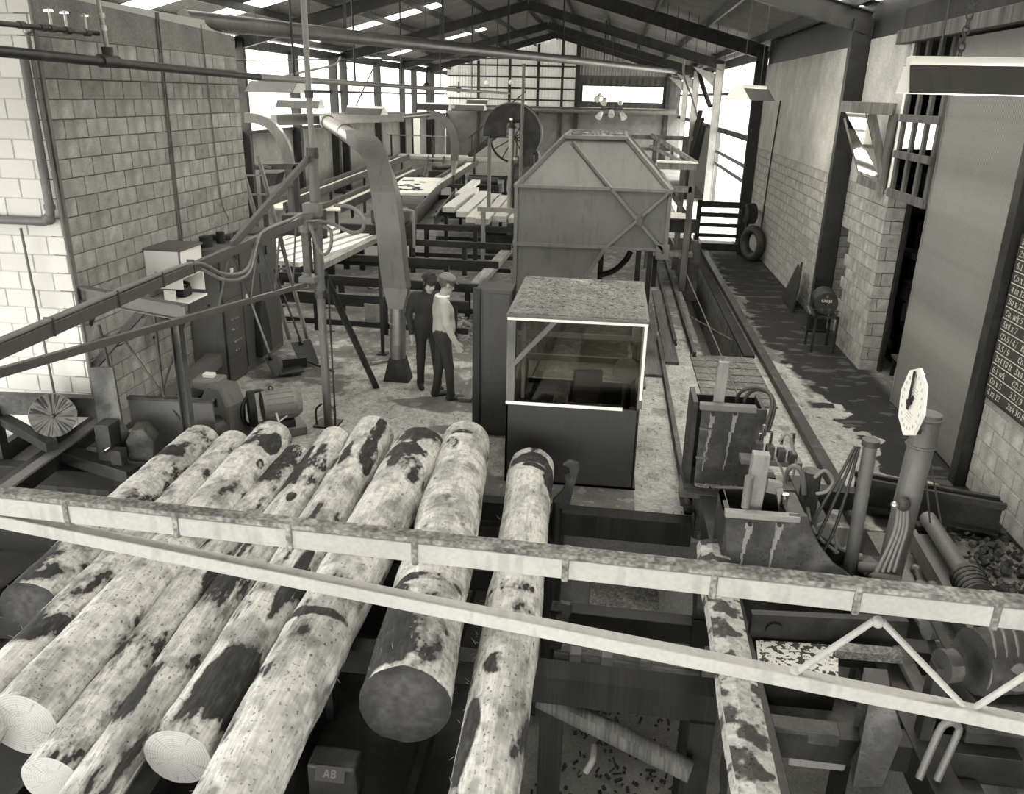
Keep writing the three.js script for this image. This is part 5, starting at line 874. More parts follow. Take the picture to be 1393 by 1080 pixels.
// ================================================================== TIMBER STAND, GATE AND LOADING BAY
{
  const t = thing('timber_stand', 'tall timber stand with open railing between bin and loading bay', 'stand'), Z = -18.4, x0 = .95, x1 = 1.79;
  const y = [3.2, 2.65, 2.2, 1.62];
  b_().box2(x0, 2.62, Z - .08, x1, 2.75, Z, .004).mesh('cross_board', M.timber, t); b_().box2(x0, 2.75, Z - .25, x1 + .02, 2.79, Z + .02, .004).mesh('top_plank', M.sawn, t); b_().box2(x0, 2.15, Z - .08, x1 - .06, 2.28, Z, .004).mesh('cross_board', M.timber, t); b_().box2(x0, 1.6, Z - .25, x1 - .1, 1.7, Z, .004).mesh('shelf_plank', M.sawn, t);
  b_().box2(x1 - .14, 0, Z - .1, x1, 2.62, Z, .004).mesh('post', M.timberGrey, t); b_().box2(x1 - .14, 0, Z - 2.6, x1, 3.2, Z - 2.5, .004).mesh('post', M.timberGrey, t); b_().box2(x0, 0, Z - 2.6, x0 + .1, 3.2, Z - 2.5, .004).mesh('post', M.timberGrey, t);
  b_().bar(V(x1 - .02, 2.77, Z), V(x1 - .9, 3.2, Z - 2.5), .05, .09, .004).mesh('sloping_rail', M.timberPale, t); b_().bar(V(x1 - .3, 2.77, Z - .2), V(x1 - .9, 2.95, Z - 2.5), .05, .07, .004).mesh('sloping_rail', M.timberPale, t);
  for (let k = 0; k < 5; k++) { const f = .12 + k * .19, px = x1 - .02 - .88 * f, pz = Z - 2.5 * f, py = 2.77 + .43 * f; b_().box2(px - .03, 2.7, pz - .03, px + .03, py, pz + .03).mesh('baluster', M.timber, t); }
  b_().box2(x0 - .6, 3.1, Z - 2.6, x1 + .1, 3.2, Z - 2.55, .004).mesh('rear_rail', M.timber, t); b_().box2(x0 - .6, 2.85, Z - 2.6, x1 - .2, 2.92, Z - 2.55, .004).mesh('rear_rail', M.timber, t); b_().bar(V(x0, 2.6, Z - .1), V(x1 - .15, 1.7, Z - .15), .04, .1).mesh('brace', M.timberGrey, t);
  const b2 = thing('low_bench', 'low dark bench with shelf below the timber stand', 'bench'); b_().box2(1.0, 1.28, Z - .4, 1.95, 1.55, Z - .1).mesh('apron', M.timberDark, b2); b_().box2(1.0, .75, Z - .5, 1.9, .83, Z - .1).mesh('shelf', M.timber, b2); for (const x of [1.05, 1.75]) b_().box2(x, 0, Z - .45, x + .1, 1.28, Z - .35).mesh('leg', M.timberDark, b2);
  const g = thing('slatted_gate', 'dark slatted gate closing the aisle before bright loading bay', 'gate'), gz = -23.5; for (const [yy, h] of [[.18, .2], [.5, .1], [.78, .1], [1.06, .12], [1.34, .16]]) b_().box2(2.42, yy - h / 2, gz - .05, 3.72, yy + h / 2, gz, .004).mesh('slat', M.timberDark, g); for (const x of [2.46, 3.66]) b_().box2(x - .06, 0, gz - .08, x + .06, 1.45, gz + .03, .004).mesh('post', M.timberDark, g);
  one('bumper_post', 'stubby dark steel box post at end of the trench', 'post', b => b.box2(1.78, -.6, -20.3, 2.15, .86, -20.1, .01).box2(2.15, -.6, -20.25, 2.24, .8, -20.15, .01), M.steelMid, 'post');
  // leaning dark boards and conduit by the pale columns
  const lb = thing('leaning_boards', 'dark boards leaning by the pale column in side wall', 'boards'); for (let k = 0; k < 3; k++) b_().bar(V(3.0 + .14 * k, 0, -36.5), V(3.55 + .1 * k, 3.6 - .3 * k, -37.2), .2, .06).mesh('board', M.timberDark, lb);
  one('hanging_conduit', 'pale bent conduit dropping from the roof beside leaning boards', 'conduit', b => b.tube([Q(930, 100, -40).setY(6), Q(930, 100, -40), Q(942, 135, -39), Q(950, 165, -38), Q(950, 200, -37.5)], .05, 8), M.pipePale, 'conduit');
  one('dark_flue', 'dark flexible pipe dropping from the roof by the side wall', 'pipe', b => b.tube([Q(950, 95, -38), Q(957, 120, -37), Q(966, 145, -36.5)], .1, 8), M.steelDark, 'pipe');
}
// ================================================================== CARRIAGE AND PIT
const bar1 = (n, l, c, a, b, w, h, m, part = 'beam', g) => { const t = thing(n, l, c, [0, 0, 0], g); b_().bar(a, b, w, h, .008).mesh(part, m, t); return t; };
{
  // pit edge timbers, posts and slanting pole
  bar1('pit_edge_beam', 'heavy dark timber along the floor edge below the cabin', 'beam', V(-.55, -.08, -7.6), V(1.02, -.08, -7.55), .2, .26, M.timberDark);
  bar1('pit_cross_beam', 'heavy dark timber crossing the open pit', 'beam', V(-.42, -.1, -5.1), V(1.0, -.1, -5.05), .22, .24, M.timberDark);
  bar1('pit_cross_beam', 'short dark timber across the pit below the foreground boom', 'beam', V(-.3, -.35, -6.3), V(1.2, -.35, -6.25), .16, .2, M.steelBlack);
  const pole = thing('slanting_pole', 'round worn pole lying slantwise in the pit', 'pole'); b_().cyl(QY(735, 948, -.3), QY(940, 1050, -.5), .085, .08, 16).mesh('pole', M.timberGrey, pole);
  const lp = thing('short_log_prop', 'short weathered log propped below the cabin edge beam', 'log'); b_().cyl(QY(762, 718, -.3), QY(840, 760, -.75), .085, .09, 14).mesh('trunk', M.timberGrey, lp);
  for (const [x, z, l] of [[-.2, -5.2, 'dark square pit post under the cross beam'], [-.35, -7.45, 'dark square pit post under cabin edge beam'], [.9, -5.0, 'dark square pit post beside the bark-edged slab']]) { const t = thing('pit_post', l, 'post'); b_().box2(x - .09, -2.2, z - .09, x + .09, -.2, z + .09, .006).mesh('post', M.timberDark, t); }
  const sk = (l, x) => { const t = thing('deck_pipe', l, 'pipe'); b_().cyl(V(x, .05, -7.3), V(x, .05, -3.0), .06).mesh('pipe', M.steelBlack, t); b_().box2(x - .05, -2.2, -7.2, x + .05, .0, -7.1).box2(x - .05, -2.2, -4.4, x + .05, .0, -4.3).mesh('stand', M.steelBlack, t); };
  sk('dark pipe running beside the single log', -.5);
  const hook = (l, px, py, z, s) => { const t = thing('log_hook', l, 'hook'); const o = Q(px, py, z); b_().poly([[-.05, -.28], [.06, -.28], [.1, -.02], [.16, .24], [.14, .31], [.04, .33], [-.02, .28], [.05, .25], [.06, .16], [.0, .13], [.03, .06], [-.02, -.06], [-.12, -.18]].map(p => [p[0] * s, p[1] * s]), .04, new THREE.Matrix4().setPosition(o.x, o.y, o.z), .006).mesh('hook_plate', M.steelMid, t); b_().cyl(V(o.x - .06, -2.2, o.z), V(o.x - .06, o.y - .2 * s, o.z), .05).mesh('pivot_stem', M.steelDark, t); };
  hook('curved steel log-turning hook beside cabin front', 768, 660, -7.4, .85); hook('curved steel log-turning hook standing in the pit', 757, 850, -5.9, .75);
  const cb = thing('crank_shaft', 'dark shaft with square clamp blocks lying across the pit', 'shaft'); b_().cyl(V(-.3, -.55, -6.0), V(1.0, -.55, -5.9), .04).mesh('shaft', M.steelMid, cb); for (const x of [-.05, .22, .55]) b_().box(x, -.52, -5.97, .1, .12, .12, .01).mesh('clamp_block', M.steelGrey, cb);
  const jn = thing('pit_debris', 'heap of bark scraps and sawdust down in the pit', 'debris'); jn.userData.kind = 'stuff'; { const g = b_(), R = rng(41); for (let i = 0; i < 500; i++) { const x = -.4 + 1.6 * R(), z = -7.4 + 4.2 * R(); g.box(x, -2.17 + .1 * R(), z, .02 + .1 * R() * R(), .015, .01 + .03 * R(), 0, [R(), R() * 3, R()]); } g.mesh('scraps', M.timberDark, jn); }
  one('pit_hose', 'pale hose end curling up in the pit', 'hose', b => b.tube([QY(797, 1050, -.6), QY(806, 1034, -.5), QY(808, 1015, -.5)], .025, 8), M.pipePale, 'hose');
  one('sawdust_ledge', 'sawdust covered board ledge down in the pit', 'ledge', b => b.box2(.05, -.86, -7.71, .75, -.8, -6.9), M.sawdust, 'ledge');
}
{ // carriage rails and ropes
  const rail = (l, x, z0, z1, m = M.steelDark) => { const t = thing('carriage_rail', l, 'rail'); b_().box2(x - .035, .0, z1, x + .035, .045, z0).box2(x - .02, .045, z1, x + .02, .09, z0).mesh('rail_web', m, t); b_().box2(x - .03, .09, z1, x + .03, .115, z0, .004).mesh('rail_head', M.steelMid, t); };
  rail('dark carriage rail running beside the control cabin', 1.0, -7.75, -14.2); rail('long carriage rail beside the trench', 1.55, -13.3, -26); rail('carriage rail running out from beneath the steel bin', 1.28, -14, -26); 
  const k = thing('aisle_kerb_rail', 'long steel kerb rail between trench and the stained aisle', 'rail'); b_().box2(2.62, 0, -26, 2.72, .1, -7.75, .004).mesh('rail_web', M.steelMid, k); b_().box2(2.6, .1, -26, 2.74, .13, -7.75, .004).mesh('rail_head', M.steelMid, k);
  const tr = thing('trench_edge_timber', 'wide timber edging along the dark trench', 'timber'); b_().box2(2.38, .0, -25.9, 2.56, .05, -13.5, .006).mesh('timber', M.timberDark, tr);
  one('wire_rope', 'taut wire rope running the length of trench', 'rope', b => b.cyl(V(1.78, .35, -24), V(1.88, .32, -9.2), .012, .012, 6), M.steelGrey, 'rope');
  const pl = thing('plank_cover', 'sawdust-covered planks with gaps across the carriage way', 'planks'); for (let i = 0; i < 7; i++) b_().box(2.0, .015, -13.3 + .34 * i, 1.02, .035, .3, .004, [0, .01 * ((i * 7) % 5 - 2), 0]).mesh('plank', mat(.55, .95, { map: T.dirt }), pl);
  for (const [x, z0, z1, w, l] of [[.85, -12.2, -17.5, .3, 'broad dark plank laid beside the carriage rail near bin'], [1.16, -12.9, -18.2, .22, 'narrow dark plank laid between two carriage rails'], [.62, -11.6, -15.5, .16, 'thin dark plank laid against the cabin rear']]) { const t = thing('floor_plank', l, 'plank'); b_().box2(x - w / 2, .0, z1, x + w / 2, .05, z0, .005).mesh('plank', M.timberGrey, t); }
  one('loose_stick', 'thin stick lying slantwise over the trench', 'stick', b => b.cyl(V(1.7, .06, -15.9), V(2.3, .04, -14.4), .02, .02, 6), M.timberGrey, 'stick');
}
// knee blocks on the carriage
const stain = (b, pts) => pts;
{
  const fr = thing('log_carriage', 'dark steel carriage carrying the knee blocks', 'frame');
  const r = (n, a, b, w, h, m = M.steelDark) => b_().bar(a, b, w, h, .006).mesh(n, m, fr);
  r('long_beam', V(1.12, .32, -8.3), V(1.12, .32, -3.2), .16, .24); r('long_beam', V(2.15, .2, -8.2), V(2.15, .2, -3.2), .18, .26);
  for (const z of [-8.0, -6.6, -5.4, -4.4]) r('cross_beam', V(1.0, .22, z), V(2.7, .22, z + .05), .16, .2);
  for (const [x, z] of [[1.0, -8.1], [2.4, -8.1], [1.0, -4.2], [2.4, -4.2], [1.0, -6.2], [2.4, -6.2]]) { b_().cyl(V(x - .06, .0, z), V(x + .06, .0, z), .16, .16, 20).mesh('wheel', M.steelMid, fr); b_().box2(x - .06, -2.2, z - .07, x + .06, -.16, z + .07).mesh('track_post', M.steelBlack, fr); }
  r('step_plate', V(.86, .42, -7.55), V(1.5, .42, -7.5), .4, .05, M.steelMid); b_().cyl(V(1.06, .02, -7.28), V(1.06, .28, -7.28), .07).mesh('bright_roller', M.chrome, fr);
  const K = thing('knee_block', 'square dark steel knee block with weld-streaked face on carriage', 'knee block'), z = -7.5;
  const A = Q(944, 657, z), Bq = Q(1030, 662, z), C = Q(950, 552, z), D = Q(1035, 556, z);
  const x0 = A.x, x1 = Bq.x, y0 = .46, y1 = C.y, dz = .5;
  b_().box2(x0, y0, z - .03, x1, y1, z, .006).mesh('face_plate', M.steelMid, K); b_().box2(x0 - .08, y0 - .02, z - dz, x0 - .03, y1 + .02, z - .05, .006).mesh('side_plate', M.steelDark, K); b_().box2(x1 - .04, y0, z - dz, x1, y1 - .02, z - .03, .006).mesh('side_plate', M.steelDark, K); b_().box2(x0 - .05, y0, z - dz, x1, y1 - .05, z - dz + .03).mesh('rear_plate', M.steelDark, K);
  b_().box2(x0 - .02, y1 - .04, z - .08, x1 - .1, y1 + .02, z + .012, .006).mesh('top_rim', M.steelGrey, K); b_().box2(x0 - .1, y0 - .08, z - dz, x1 + .02, y0, z + .06, .006).mesh('base_flange', M.steelDark, K);
  for (const [px, py] of [[970, 563], [1000, 562]]) { const p = Q(px, py, z); b_().cyl(V(p.x, p.y, z), V(p.x, p.y, z + .02), .02, .02, 8).mesh('bolt', M.steelDark, K); const q = b_(); const R = rng(px); let w = .045; for (let k = 0; k < 12; k++) { q.box(p.x + (R() - .5) * .015 - .004 * k, p.y - .02 - .05 * k, z + .003, w, .055, .004); w = Math.max(.012, w * .86); } q.mesh('scale_streak', M.pipePale, K); }
  for (const [px, py] of [[960, 583], [955, 622]]) { const p = Q(px, py, z); b_().box(p.x, p.y, z + .012, .12, .016, .024).mesh('weld_bar', M.steelGrey, K); }
  b_().bar(Q(976, 556, -7.62), Q(985, 492, -7.62), .1, .05, .006, V(0, 0, 1)).mesh('upright_bar', M.pipePale, K);
  const hs = b_(); hs.tube([Q(1003, 552, -7.7), Q(1003, 540, -7.7), Q(1013, 530, -7.65), Q(1030, 527, -7.6), Q(1046, 535, -7.5), Q(1050, 552, -7.4), Q(1041, 585, -7.3)], .018, 8, 60).tube([Q(1012, 554, -7.7), Q(1015, 540, -7.7), Q(1028, 530, -7.65), Q(1047, 536, -7.5), Q(1053, 556, -7.4), Q(1045, 588, -7.3)], .018, 8, 60); hs.mesh('hose_loops', M.hoseDark, K); b_().cyl(Q(1041, 578, -7.3), Q(1039, 592, -7.3), .022).mesh('hose_coupling', M.chrome, K);
  const saw = b_(), R2 = rng(8); for (let k = 0; k < 90; k++) saw.box(x0 + .02 + R2() * .4, y0 + .01 + .02 * R2(), z + .02 + .03 * R2(), .02 + .02 * R2(), .015, .02, 0, [0, R2() * 3, 0]); saw.mesh('sawdust_pinch', M.sawdust, K).userData.kind = 'stuff';
  // valve bank beside it
  const vb = thing('valve_bank', 'cluster of hydraulic valves and fittings beside square knee block', 'valves'); const v0 = Q(1050, 610, -7.2);
  for (let k = 0; k < 4; k++) { const x = v0.x - .12 + .1 * k; b_().box(x, v0.y - .02 * k, v0.z + .02 * k, .07, .12, .1, .01).mesh('valve_body', M.steelMid, vb); b_().cyl(V(x, v0.y + .05, v0.z), V(x, v0.y + .14 + .03 * (k % 2), v0.z), .014).mesh('spool', M.chrome, vb); }
  b_().box(v0.x, v0.y - .12, v0.z, .55, .05, .16, .006).mesh('manifold', M.steelGrey, vb); b_().box(v0.x, .4, v0.z, .12, v0.y * 1 - .3, .12).mesh('pedestal', M.steelDark, vb);
  for (const [a, c, d] of [[[1060, 600], [1072, 590], [1080, 612]], [[1052, 616], [1064, 640], [1070, 660]], [[1075, 600], [1082, 625], [1078, 650]]]) b_().tube([Q(...a, -7.15), Q(...c, -7.1), Q(...d, -7.1)], .013, 6).mesh('steel_pipe', M.pipePale, vb);
  b_().tube([Q(1068, 655, -6.9), Q(1072, 640, -6.85), Q(1082, 634, -6.8), Q(1091, 645, -6.8), Q(1094, 672, -6.8)], .022, 8, 40).mesh('hose_loop', M.hose, vb);
  b_().cyl(Q(1105, 645, -7.4).setY(.35), Q(1105, 640, -7.4), .09).mesh('filter_canister', M.steelMid, vb);
  // large curved knee
  const L = thing('curved_knee', 'large dark steel knee plate with concave edge, weld-streaked', 'knee block'), zk = -5.9;
  const pts = [[988, 700], [1098, 703], [1104, 722], [1116, 745], [1134, 768], [1160, 788], [1200, 806], [1235, 815], [1240, 910], [990, 880]].map(([x, y]) => { const p = Q(x, y, zk); return [p.x, p.y]; });
  b_().poly(pts, .04, new THREE.Matrix4().setPosition(0, 0, zk - .04), .004).mesh('face_plate', M.steelMid, L); b_().poly(pts, .04, new THREE.Matrix4().setPosition(0, 0, zk - .5), .004).mesh('rear_plate', M.steelDark, L);
  const tx0 = pts[0][0], tx1 = pts[1][0], ty = pts[0][1]; b_().box2(tx0, ty - .05, zk - .5, tx0 + .04, ty, zk).mesh('top_side', M.steelMid, L); b_().box2(tx1 - .14, ty - .03, zk - .5, tx1, ty + .02, zk).mesh('top_side', M.steelMid, L); b_().box2(tx0 - .01, ty - .02, zk - .06, tx1 - .05, ty + .03, zk + .015, .006).mesh('top_rim', M.pipePale, L); b_().box2(tx0, ty - .5, zk - .5, tx0 + .03, ty, zk).mesh('end_plate', M.steelDark, L);
  for (const [px, py] of [[1020, 712], [1060, 713]]) { const p = Q(px, py, zk); b_().cyl(V(p.x, p.y, zk), V(p.x, p.y, zk + .02), .018, .018, 8).mesh('bolt', M.steelDark, L); const q = b_(), R = rng(px); let w = .06; for (let k = 0; k < 12; k++) { q.box(p.x + (R() - .5) * .012 - .004 * k, p.y - .02 - .045 * k, zk + .003, w, .05, .004); w = Math.max(.012, w * .82); } q.mesh('scale_streak', M.pipePale, L); }
  b_().bar(Q(1023, 690, -6.1), Q(1036, 616, -6.1), .13, .1, .006, V(0, 0, 1)).mesh('upright_bar', M.pipePale, L); b_().cyl(Q(1014, 690, -6.0), Q(1020, 648, -6.0), .035).mesh('ram', M.steelGrey, L); b_().bar(Q(1043, 660, -6.2), Q(1062, 664, -6.2), .06, .1).bar(Q(1060, 664, -6.15), Q(1064, 695, -6.15), .05, .05).mesh('ram_bracket', M.pipePale, L);
  b_().cyl(Q(1066, 688, -6.1), Q(1068, 672, -6.1), .03).mesh('pin', M.chrome, L);
}
{ // carriage rams, posts and the dial
  const ram = (l, bx, by, tx, ty, z, r, hoses) => { const t = thing('hydraulic_ram', l, 'ram'); const a = Q(bx, by, z), c = Q(tx, ty, z); a.y = Math.max(a.y, .3); b_().cyl(V(a.x, .3, a.z), c, r).mesh('barrel', M.steelGrey, t); b_().cyl(c, c.clone().add(V(0, .05, 0)), r * 1.25).mesh('cap', M.steelMid, t); b_().cyl(V(a.x, .26, a.z), V(a.x, .36, a.z), r * 1.5).mesh('foot', M.steelDark, t); if (hoses) for (const d of [0, .05, .1]) b_().tube([c.clone().add(V(-.1 - d * .3, .0, .05)), c.clone().lerp(a, .3).add(V(-.13 - d, 0, .06)), c.clone().lerp(a, .75).add(V(-.2 - d * 2, 0, .08)), a.clone().add(V(-.3 - d * 2, -.02, .12))], .013, 6, 40).mesh('hose', M.hoseDark, t); return t; };
  ram('slim upright hydraulic ram with dark hoses beside the curved knee', 1160, 752, 1184, 606, -6.3, .055, true);
  const B2 = thing('gauge_post', 'thick upright grey pipe post carrying the octagonal dial', 'post'); const pb = Q(1212, 766, -6.3), pt = Q(1264, 562, -6.3); b_().cyl(V(pb.x, .3, pb.z), V(pt.x, pt.y, pt.z), .1, .1, 24).mesh('pipe', M.steelGrey, B2); for (const f of [.97, .8]) { const p = pb.clone().lerp(pt, f); b_().add(new THREE.TorusGeometry(.105, .012, 6, 24).rotateX(Math.PI / 2).translate(p.x, p.y, p.z)).mesh('band', M.steelGrey, B2); } b_().box(pb.x, .31, pb.z, .34, .04, .3, .005).mesh('base_plate', M.pipePale, B2);
  const h = thing('hose_bundle', 'bundle of grey hoses looping from a coupling on the gauge post', 'hoses'); for (const d of [0, 1, 2, 3]) b_().tube([Q(1222 + 4 * d, 690, -6.15), Q(1218 + 5 * d, 720, -6.05), Q(1206 + 6 * d, 750, -6.0), Q(1192 + 8 * d, 778, -5.95)], .016, 8, 40).mesh('hose', M.hose, h); b_().sphere(Q(1228, 686, -6.16), .06).mesh('swivel', M.steelMid, h); b_().sphere(Q(1217, 687, -6.12), .03).mesh('coupling', M.brass, h);
  // octagonal dial
  const dt = (() => { const c = document.createElement('canvas'); c.width = 512; c.height = 512; const g = c.getContext('2d'); g.fillStyle = '#f2f0e8'; g.fillRect(0, 0, 512, 512); g.fillStyle = '#222'; g.strokeStyle = '#222'; g.textAlign = 'center'; g.textBaseline = 'middle'; g.font = 'bold 30px sans-serif'; const txt = ['1', '2', '3', '4', '5', '6', '7', '8', '9', '10', '11', '12', '13', '14', '15', '16', '17', '18', '19', '20']; for (let i = 0; i < 20; i++) { const a = i / 20 * 6.2832 - 1.5708 + .16; g.fillText(txt[i], 256 + 192 * Math.cos(a), 256 + 192 * Math.sin(a)); } g.lineWidth = 3; for (const [y0, n] of [[150, 4], [330, 4]]) for (let k = 0; k < n; k++) for (let x = 190 + k * 6; x < 330; x += 22) { g.beginPath(); g.moveTo(x, y0 + k * 20); g.lineTo(x + 14, y0 + k * 20 - 3); g.stroke(); } const t = new THREE.CanvasTexture(c); t.colorSpace = THREE.SRGBColorSpace; return t; })();
  const D = thing('size_dial', 'white octagonal dial with numbers and black pointer', 'dial'); const dc = Q(1240, 547, -6.25), nrm = V(-1, .04, -.03).normalize(), mm = basisFor(nrm); mm.setPosition(dc.x, dc.y, dc.z);
  const R = .275, oc = []; for (let i = 0; i < 8; i++) oc.push([R * Math.cos(i * Math.PI / 4 + Math.PI / 2), R * Math.sin(i * Math.PI / 4 + Math.PI / 2)]);
  b_().poly(oc, .02, mm.clone().multiply(new THREE.Matrix4().makeTranslation(0, 0, -.02))).mesh('dial_plate', M.white, D);
  { const sg = new THREE.ShapeGeometry(new THREE.Shape(oc.map(p => new THREE.Vector2(...p)))); const p = sg.attributes.position, uv = new Float32Array(p.count * 2); for (let i = 0; i < p.count; i++) { uv[2 * i] = .5 + p.getX(i) / (2 * R); uv[2 * i + 1] = .5 + p.getY(i) / (2 * R); } sg.setAttribute('uv', new THREE.BufferAttribute(uv, 2)); sg.translate(0, 0, .002); sg.applyMatrix4(mm); const fm = mat(.9, .6, { color: new THREE.Color(1, 1, 1), map: dt }); obj('dial_face', sg, fm, D); }
  b_().bar(V(.0, -.06, .02).applyMatrix4(mm), V(-.03, .24, .02).applyMatrix4(mm), .03, .01, 0, nrm).mesh('pointer', M.black, D); b_().bar(V(-.02, -.05, .016).applyMatrix4(mm), V(.05, .06, .016).applyMatrix4(mm), .03, .008, 0, nrm).mesh('pointer_short', M.black, D); b_().cyl(V(0, 0, 0).applyMatrix4(mm), V(0, 0, .035).applyMatrix4(mm), .02).mesh('spindle', M.black, D);
  b_().bar(V(.1, -.2, -.03).applyMatrix4(mm), V(pt.x - .02, dc.y - .25, pt.z), .04, .04).mesh('bracket', M.steelMid, D);
  // transverse track beams behind the rams
  const tb = thing('cross_track', 'dark steel cross track with grooved top by the gauge post', 'track'); b_().ibeam(V(2.72, .22, -8.15), V(4.02, .22, -7.75), .3, .2, .02, .02).mesh('beam', M.steelDark, tb); b_().bar(V(2.72, .4, -8.2), V(4.0, .4, -7.8), .05, .05).mesh('rail', M.steelDark, tb); b_().bar(V(2.72, .4, -8.05), V(4.0, .4, -7.65), .05, .05).mesh('rail', M.steelDark, tb);
  // long ram along the wall side, with bracket wires
  const lr = thing('long_ram', 'long grey hydraulic ram lying beside the right wall', 'ram'); const r0 = QY(1262, 705, .28), r1 = QY(1352, 842, .28); b_().cyl(r0, r1, .075, .075, 18).mesh('barrel', M.steelGrey, lr); const rm = r0.clone().lerp(r1, .62), re = r0.clone().lerp(r1, .82); b_().cyl(rm, re, .13, .13, 18).mesh('sleeve', M.steelMid, lr); for (let k = 0; k < 5; k++) { const p = rm.clone().lerp(re, .15 + k * .18), d = r1.clone().sub(r0).normalize(); b_().cyl(p, p.clone().addScaledVector(d, .02), .137, .137, 18).mesh('sleeve_groove', M.steelDark, lr); } for (const p of [r0, r1]) b_().box(p.x, .1, p.z, .2, .24, .12, .01).mesh('cradle', M.steelDark, lr);
  for (const d of [0, .1]) one('stay_wire', d ? 'stay wire from gauge post to long ram, wall side' : 'stay wire from gauge post to long ram, post side', 'wire', b => b.cyl(Q(1258 + d * 80, 630, -6.3), r0.clone().lerp(r1, .12).add(V(d - .05, .06, 0)), .008, .008, 6), M.steelGrey, 'wire');
  const ch = thing('ram_channel', 'rusty steel channel lying between gauge post and long ram', 'channel'); b_().bar(QY(1240, 730, .2), QY(1320, 870, .2), .05, .16).bar(QY(1252, 728, .14), QY(1335, 868, .14), .24, .03).mesh('channel', M.steelGrey, ch);
  const pc = thing('pale_channel', 'pale flat bar lying at the foot of gauge post', 'bar'); b_().bar(QY(1218, 770, .25), QY(1262, 850, .25), .14, .04).mesh('bar', M.pipePale, pc);
  const ft = thing('pipe_fitting', 'cluster of pale pipe fittings beside the flat bar', 'fitting'); for (const [x, y, s] of [[1246, 775, .05], [1252, 800, .07], [1268, 798, .05], [1258, 820, .06]]) b_().sphere(QY(x, y, .25), s).mesh('fitting', M.steelGrey, ft); b_().cyl(QY(1246, 775, .25), QY(1262, 830, .22), .035).mesh('pipe', M.steelMid, ft);
  // small parts near the rams
  for (const [x, y, l] of [[1150, 760, 'dark clamp casting at the slim ram foot'], [1180, 775, 'dark swivel casting between two rams'], [1200, 790, 'greasy coupling casting below the hose bundle']]) { const t = thing('ram_casting', l, 'casting'); const p = QY(x, y, .36); b_().box(p.x, p.y, p.z, .2, .14, .16, .03, [.2, .6, .1]).mesh('casting', M.steelMid, t); b_().cyl(p.clone().add(V(-.1, .05, .05)), p.clone().add(V(.1, .07, .1)), .045).mesh('pin', M.steelGrey, t); }
  for (const [pts, l] of [[[[1108, 650], [1122, 640], [1133, 655], [1125, 668], [1110, 672]], 'looped hose by the filter canister'], [[[1098, 690], [1104, 715], [1118, 735], [1140, 752]], 'dark hose running down beside the curved knee'], [[[1112, 715], [1128, 712], [1138, 735], [1136, 752]], 'curled hose beside the curved knee edge'], [[[1190, 770], [1205, 765], [1217, 780], [1205, 800], [1196, 792]], 'looped hose at foot of gauge post']]) one('loose_hose', l, 'hose', b => b.tube(pts.map(p => Q(p[0], p[1], -6.25)), .015, 8, 40), M.hose, 'hose');
  // rubble by the wall
  const rb = thing('rubble_bank', 'bank of dirt and rubble along the near right wall', 'rubble'); rb.userData.kind = 'stuff'; { const g = b_(), R3 = rng(12); for (let i = 0; i < 700; i++) { const x = 3.1 + 1.0 * R3(), z = -7.9 + 3.6 * R3(), s = .02 + .06 * R3() * R3(); g.box(x, .01 + .06 * R3(), z, s * 1.4, s, s, 0, [R3() * 2, R3() * 3, R3()]); } g.mesh('rubble', mat(.16, .95, { map: T.dirt }), rb); }
}
